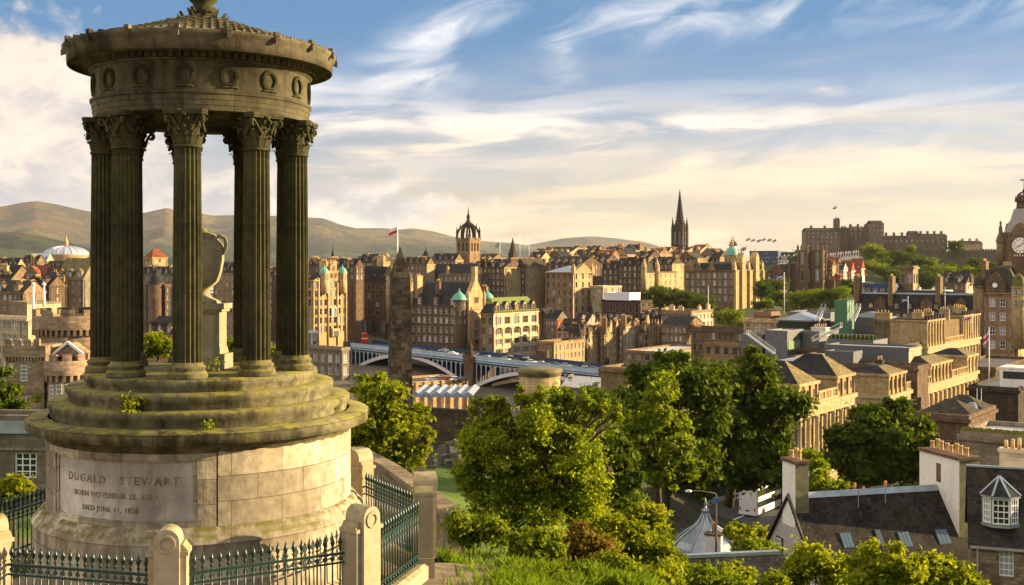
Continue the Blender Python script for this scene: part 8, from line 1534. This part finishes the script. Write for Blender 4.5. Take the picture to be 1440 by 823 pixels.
# --- trees of the town and the castle rock: a few crowns, copied
protos = []
for i in range(4):
    g = random.Random(90 + i); bl = [(0, 0, .5, .36)] + [(g.uniform(-.36, .36), g.uniform(-.3, .3), g.uniform(.14, .8), g.uniform(.2, .28)) for _ in range(9)]
    V, c = leaf_cloud(bl, 6000, .042, 95 + i, 24, .22); mb = MB(); mb.tube([(0, 0, -.1), (0, 0, .3), (.03, 0, .6)], [.035, .028, .015], 6)
    protos.append((quad_mesh('crown', V, c, (L_FAR, L_MID, L_FAR, L_DARK)[i]), mb.mesh('trunk', BARK)))
WHERE = [ # x, y of the crown's foot, height in px, D, proto, label
 (922, 434, 34, 590, 3, 'dark garden tree right of the flat topped lit tenement'), (944, 436, 36, 585, 0, 'dark garden tree left of the thin white flagpole'), (966, 440, 32, 580, 3, 'round garden tree below the bank, right of the dark pair'), (988, 442, 30, 570, 0, 'garden tree in front of the left end of the bank'), (905, 432, 22, 600, 3, 'small dark tree at the foot of the lit flat topped tenement'),
 (1030, 463, 30, 480, 1, 'sunlit tree in front of the heavy cornice station block'), (1018, 458, 22, 500, 0, 'small tree left of the sunlit tree by the station block'), (1044, 466, 16, 470, 1, 'little bright tree at the foot of the stone parapet block'),
 (1085, 424, 36, 700, 0, 'dark round tree right of the bank, left of the college'), (1073, 420, 26, 690, 3, 'smaller dark tree close to the sunlit end of the bank'),
 (1126, 440, 32, 560, 1, 'bright tree in front of the college, left of three'), (1146, 440, 34, 555, 1, 'bright tree in front of the college, middle of three'), (1168, 436, 34, 550, 0, 'green tree in front of the college, right of three'), (1182, 424, 22, 600, 1, 'small bright tree right of the college'), (1110, 440, 20, 570, 0, 'small tree by the tall bare flagpole'),
 (1128, 372, 22, 860, 3, 'dark wooded clump left of the college towers'), (1118, 376, 18, 855, 3, 'dark wooded clump beside the white harled house'),
 (1170, 404, 16, 990, 0, 'tree right under the spectator stand, left end'), (1190, 404, 16, 990, 3, 'dark tree under the middle of the spectator stand'), (1216, 402, 20, 985, 0, 'tree at the right end of the spectator stand'), (1228, 372, 30, 1000, 1, 'tallest bright tree on the rock, below the memorial block'), (1242, 378, 26, 990, 0, 'tree right of the tallest bright one on the rock'), (1226, 396, 30, 960, 1, 'bright tree lower on the rock right of the red gables'), (1244, 400, 28, 950, 0, 'tree low on the rock beside the belvedere'), (1218, 402, 22, 940, 0, 'low tree right of the last red gabled house'), (1236, 388, 26, 970, 1, 'mid slope tree between the rock trees and the belvedere'),
 (1262, 378, 26, 980, 3, 'dark tree below the sunlit bastion'), (1276, 384, 30, 975, 3, 'broad dark tree behind the belvedere tower'), (1292, 380, 24, 980, 0, 'tree below the long lower castle wall'), (1306, 382, 20, 975, 1, 'small bright tree on the slope right of the belvedere'), (1302, 412, 44, 900, 0, 'large dark tree right of the belvedere tower'), (1318, 408, 28, 905, 0, 'tree right of the large dark one by the belvedere'), (1330, 396, 24, 930, 1, 'bright tree on the slope above the zigzag gable'), (1322, 410, 26, 890, 1, 'bright low tree above the zigzag gable'),
 (1344, 356, 20, 1100, 0, 'lone round tree on the skyline right of the castle'), (1362, 392, 18, 700, 1, 'little bright tree behind the third hotel chimney'), (1382, 386, 12, 700, 1, 'small bush like tree near the hotel end chimney'), (1352, 400, 14, 720, 0, 'dark shrub tree left of the zigzag gable'), (1280, 358, 14, 1095, 1, 'small bright tree growing on the castle bastion'),
 (690, 632, 40, 118, 0, 'pale hazy tree behind the left shoulder of the large leafy tree'), (690, 590, 36, 150, 0, 'grey green tree beside the dark boundary wall'), (838, 600, 60, 130, 3, 'dark tree between the round mausoleum and the stone lodge'), (880, 590, 50, 140, 3, 'dark tree below the stone lodge'), (1030, 660, 90, 135, 3, 'dark tree filling the gap between the tall street trees'), (1000, 560, 60, 150, 0, 'tree top at the back between the tall street trees'),
 (1098, 430, 22, 650, 0, 'garden tree left of the bright trees before the college'), (1080, 436, 16, 600, 1, 'small bright garden tree near the foot of the bank'), (1066, 436, 14, 600, 0, 'low garden tree at the very foot of the bank'), (1190, 408, 18, 800, 0, 'tree in the gap right of the college towers'), (1200, 416, 18, 760, 3, 'dark tree left of the hotel mansard'), (1212, 392, 20, 960, 0, 'tree at the foot of the rock, behind the last red gable'), (1256, 404, 26, 930, 3, 'dark tree directly behind the belvedere top'), (1262, 392, 22, 960, 0, 'round tree above the belvedere on the rock'), (1340, 392, 24, 950, 3, 'dark tree on the rock left of the lit wall strip'), (1372, 384, 22, 960, 3, 'dark scrub tree at the right foot of the castle rock'), (1394, 390, 22, 900, 3, 'dark scrub tree beside the clock tower')]
for x, y, h, D, k, lab in WHERE:
    p = px(x, y, D); s = h * D / FPX; T = thing('tree', lab, 'tree', p, random.uniform(0, 6), 'trees of the town and castle rock'); T.scale = (s * random.uniform(1., 1.25), s * random.uniform(1., 1.2), s); link('crown', protos[k][0], T); link('trunk', protos[k][1], T)
# --- grass bank and turf
def blades(name, n_, rx, ry, hmin, hmax, m, seed, mask=None):
    g = np.random.default_rng(seed); x = g.uniform(*rx, n_); y = g.uniform(*ry, n_)
    if mask is not None: k = mask(x, y, g); x, y = x[k], y[k]
    k = len(x); z = np.empty(k)
    for i in range(0, k, 4000): z[i:i + 4000] = ground_z(x[i:i + 4000], y[i:i + 4000])
    Rr = np.hypot(x, y); z += (fbm(x * .35, y * .35, 4, 3) - .47) * np.clip(Rr / 14, .25, 1.) * .8 * np.clip(1.5 - Rr / 200, 0, 1) - .03
    h = g.uniform(hmin, hmax, k) * (.5 + fbm(x * .8, y * .8, 3, 5)); a = g.uniform(0, 2 * np.pi, k); w = .012 + .012 * g.random(k); le = g.normal(size=(k, 2)) * .35 * h[:, None]
    b0 = np.stack([x - np.cos(a) * w, y - np.sin(a) * w, z], 1); b1 = np.stack([x + np.cos(a) * w, y + np.sin(a) * w, z], 1); m_ = np.stack([x + le[:, 0] * .4 + np.cos(a) * w * .7, y + le[:, 1] * .4 + np.sin(a) * w * .7, z + h * .6], 1); t = np.stack([x + le[:, 0], y + le[:, 1], z + h], 1)
    V = np.stack([b0, b1, m_, t], 1).reshape(-1, 3); tag(link(name, quad_mesh(name, V, k, m)), kind='stuff')
def path(x, y): return np.abs(x - (-1.05 + (y - 20) * .02)) < .62
def gm(x, y, g): r = np.hypot(x - MX, y - MY); return (r > 5.0) & ~(path(x, y) & (g.random(len(x)) < .96)) & (fbm(x * .5, y * .5, 3, 8) > .30)
blades('grass', 60000, (-2.2, 3.1), (16, 34), .10, .42, L_GRASS, 3, gm)
blades('turf', 30000, (-16, 4), (36, 75), .1, .3, L_GRASS, 4)
# --- suburb far behind the ridge
g = np.random.default_rng(5); mb = MB()
for i in range(900):
    R_ = g.uniform(1300, 3600); a = math.radians(g.uniform(-26, 14)); x, y = R_ * sin(a), R_ * cos(a); w, l, h = g.uniform(4, 9), g.uniform(6, 22), g.uniform(5, 13) + (R_ - 1300) * .006; m = int(g.integers(0, 3)); z = -36; s = len(mb.v)
    mb.box(-l, l, -w, w, 0, h, m); mb.ext([(-w - .3, h), (w + .3, h), (0, h + w * .7)], -l - .3, l + .3, 'x', 3 + int(g.random() < .3)); mb.xf(Matrix.Translation((x, y, z)) @ Matrix.Rotation(R(36 + g.uniform(-20, 20)), 4, 'Z'), s)
tag(mb.build('distant_houses', [SAND, BROWN, HARL, SLATE, SLATER]), kind='stuff')
bl = []
for i in range(420): R_ = g.uniform(1200, 4000); a = math.radians(g.uniform(-27, 26)); bl.append((R_ * sin(a), R_ * cos(a), -36 + g.uniform(3, 9) + (R_ - 1200) * .004, g.uniform(5, 12)))
V, c = leaf_cloud(bl, 30000, 2.4, 77, 14, .3); tag(link('distant_trees', quad_mesh('distant_trees', V, c, L_FAR)), kind='stuff')
# ================================================================ AIR
mb = MB(); mb.box(-20800, 20800, -600, 20800, -160, 760); hz = mb.build('haze', [])
hm = bpy.data.materials.new('haze'); hm.use_nodes = True; hm.node_tree.nodes.clear(); t = NT(hm.node_tree); pv = t.new('ShaderNodeVolumePrincipled'); pv.inputs['Color'].default_value = (.80, .88, 1., 1); pv.inputs['Density'].default_value = 1.7e-5; pv.inputs['Anisotropy'].default_value = .15
t.l.new(pv.outputs[0], t.new('ShaderNodeOutputMaterial').inputs['Volume']); hz.data.materials.append(hm); tag(hz, kind='stuff')
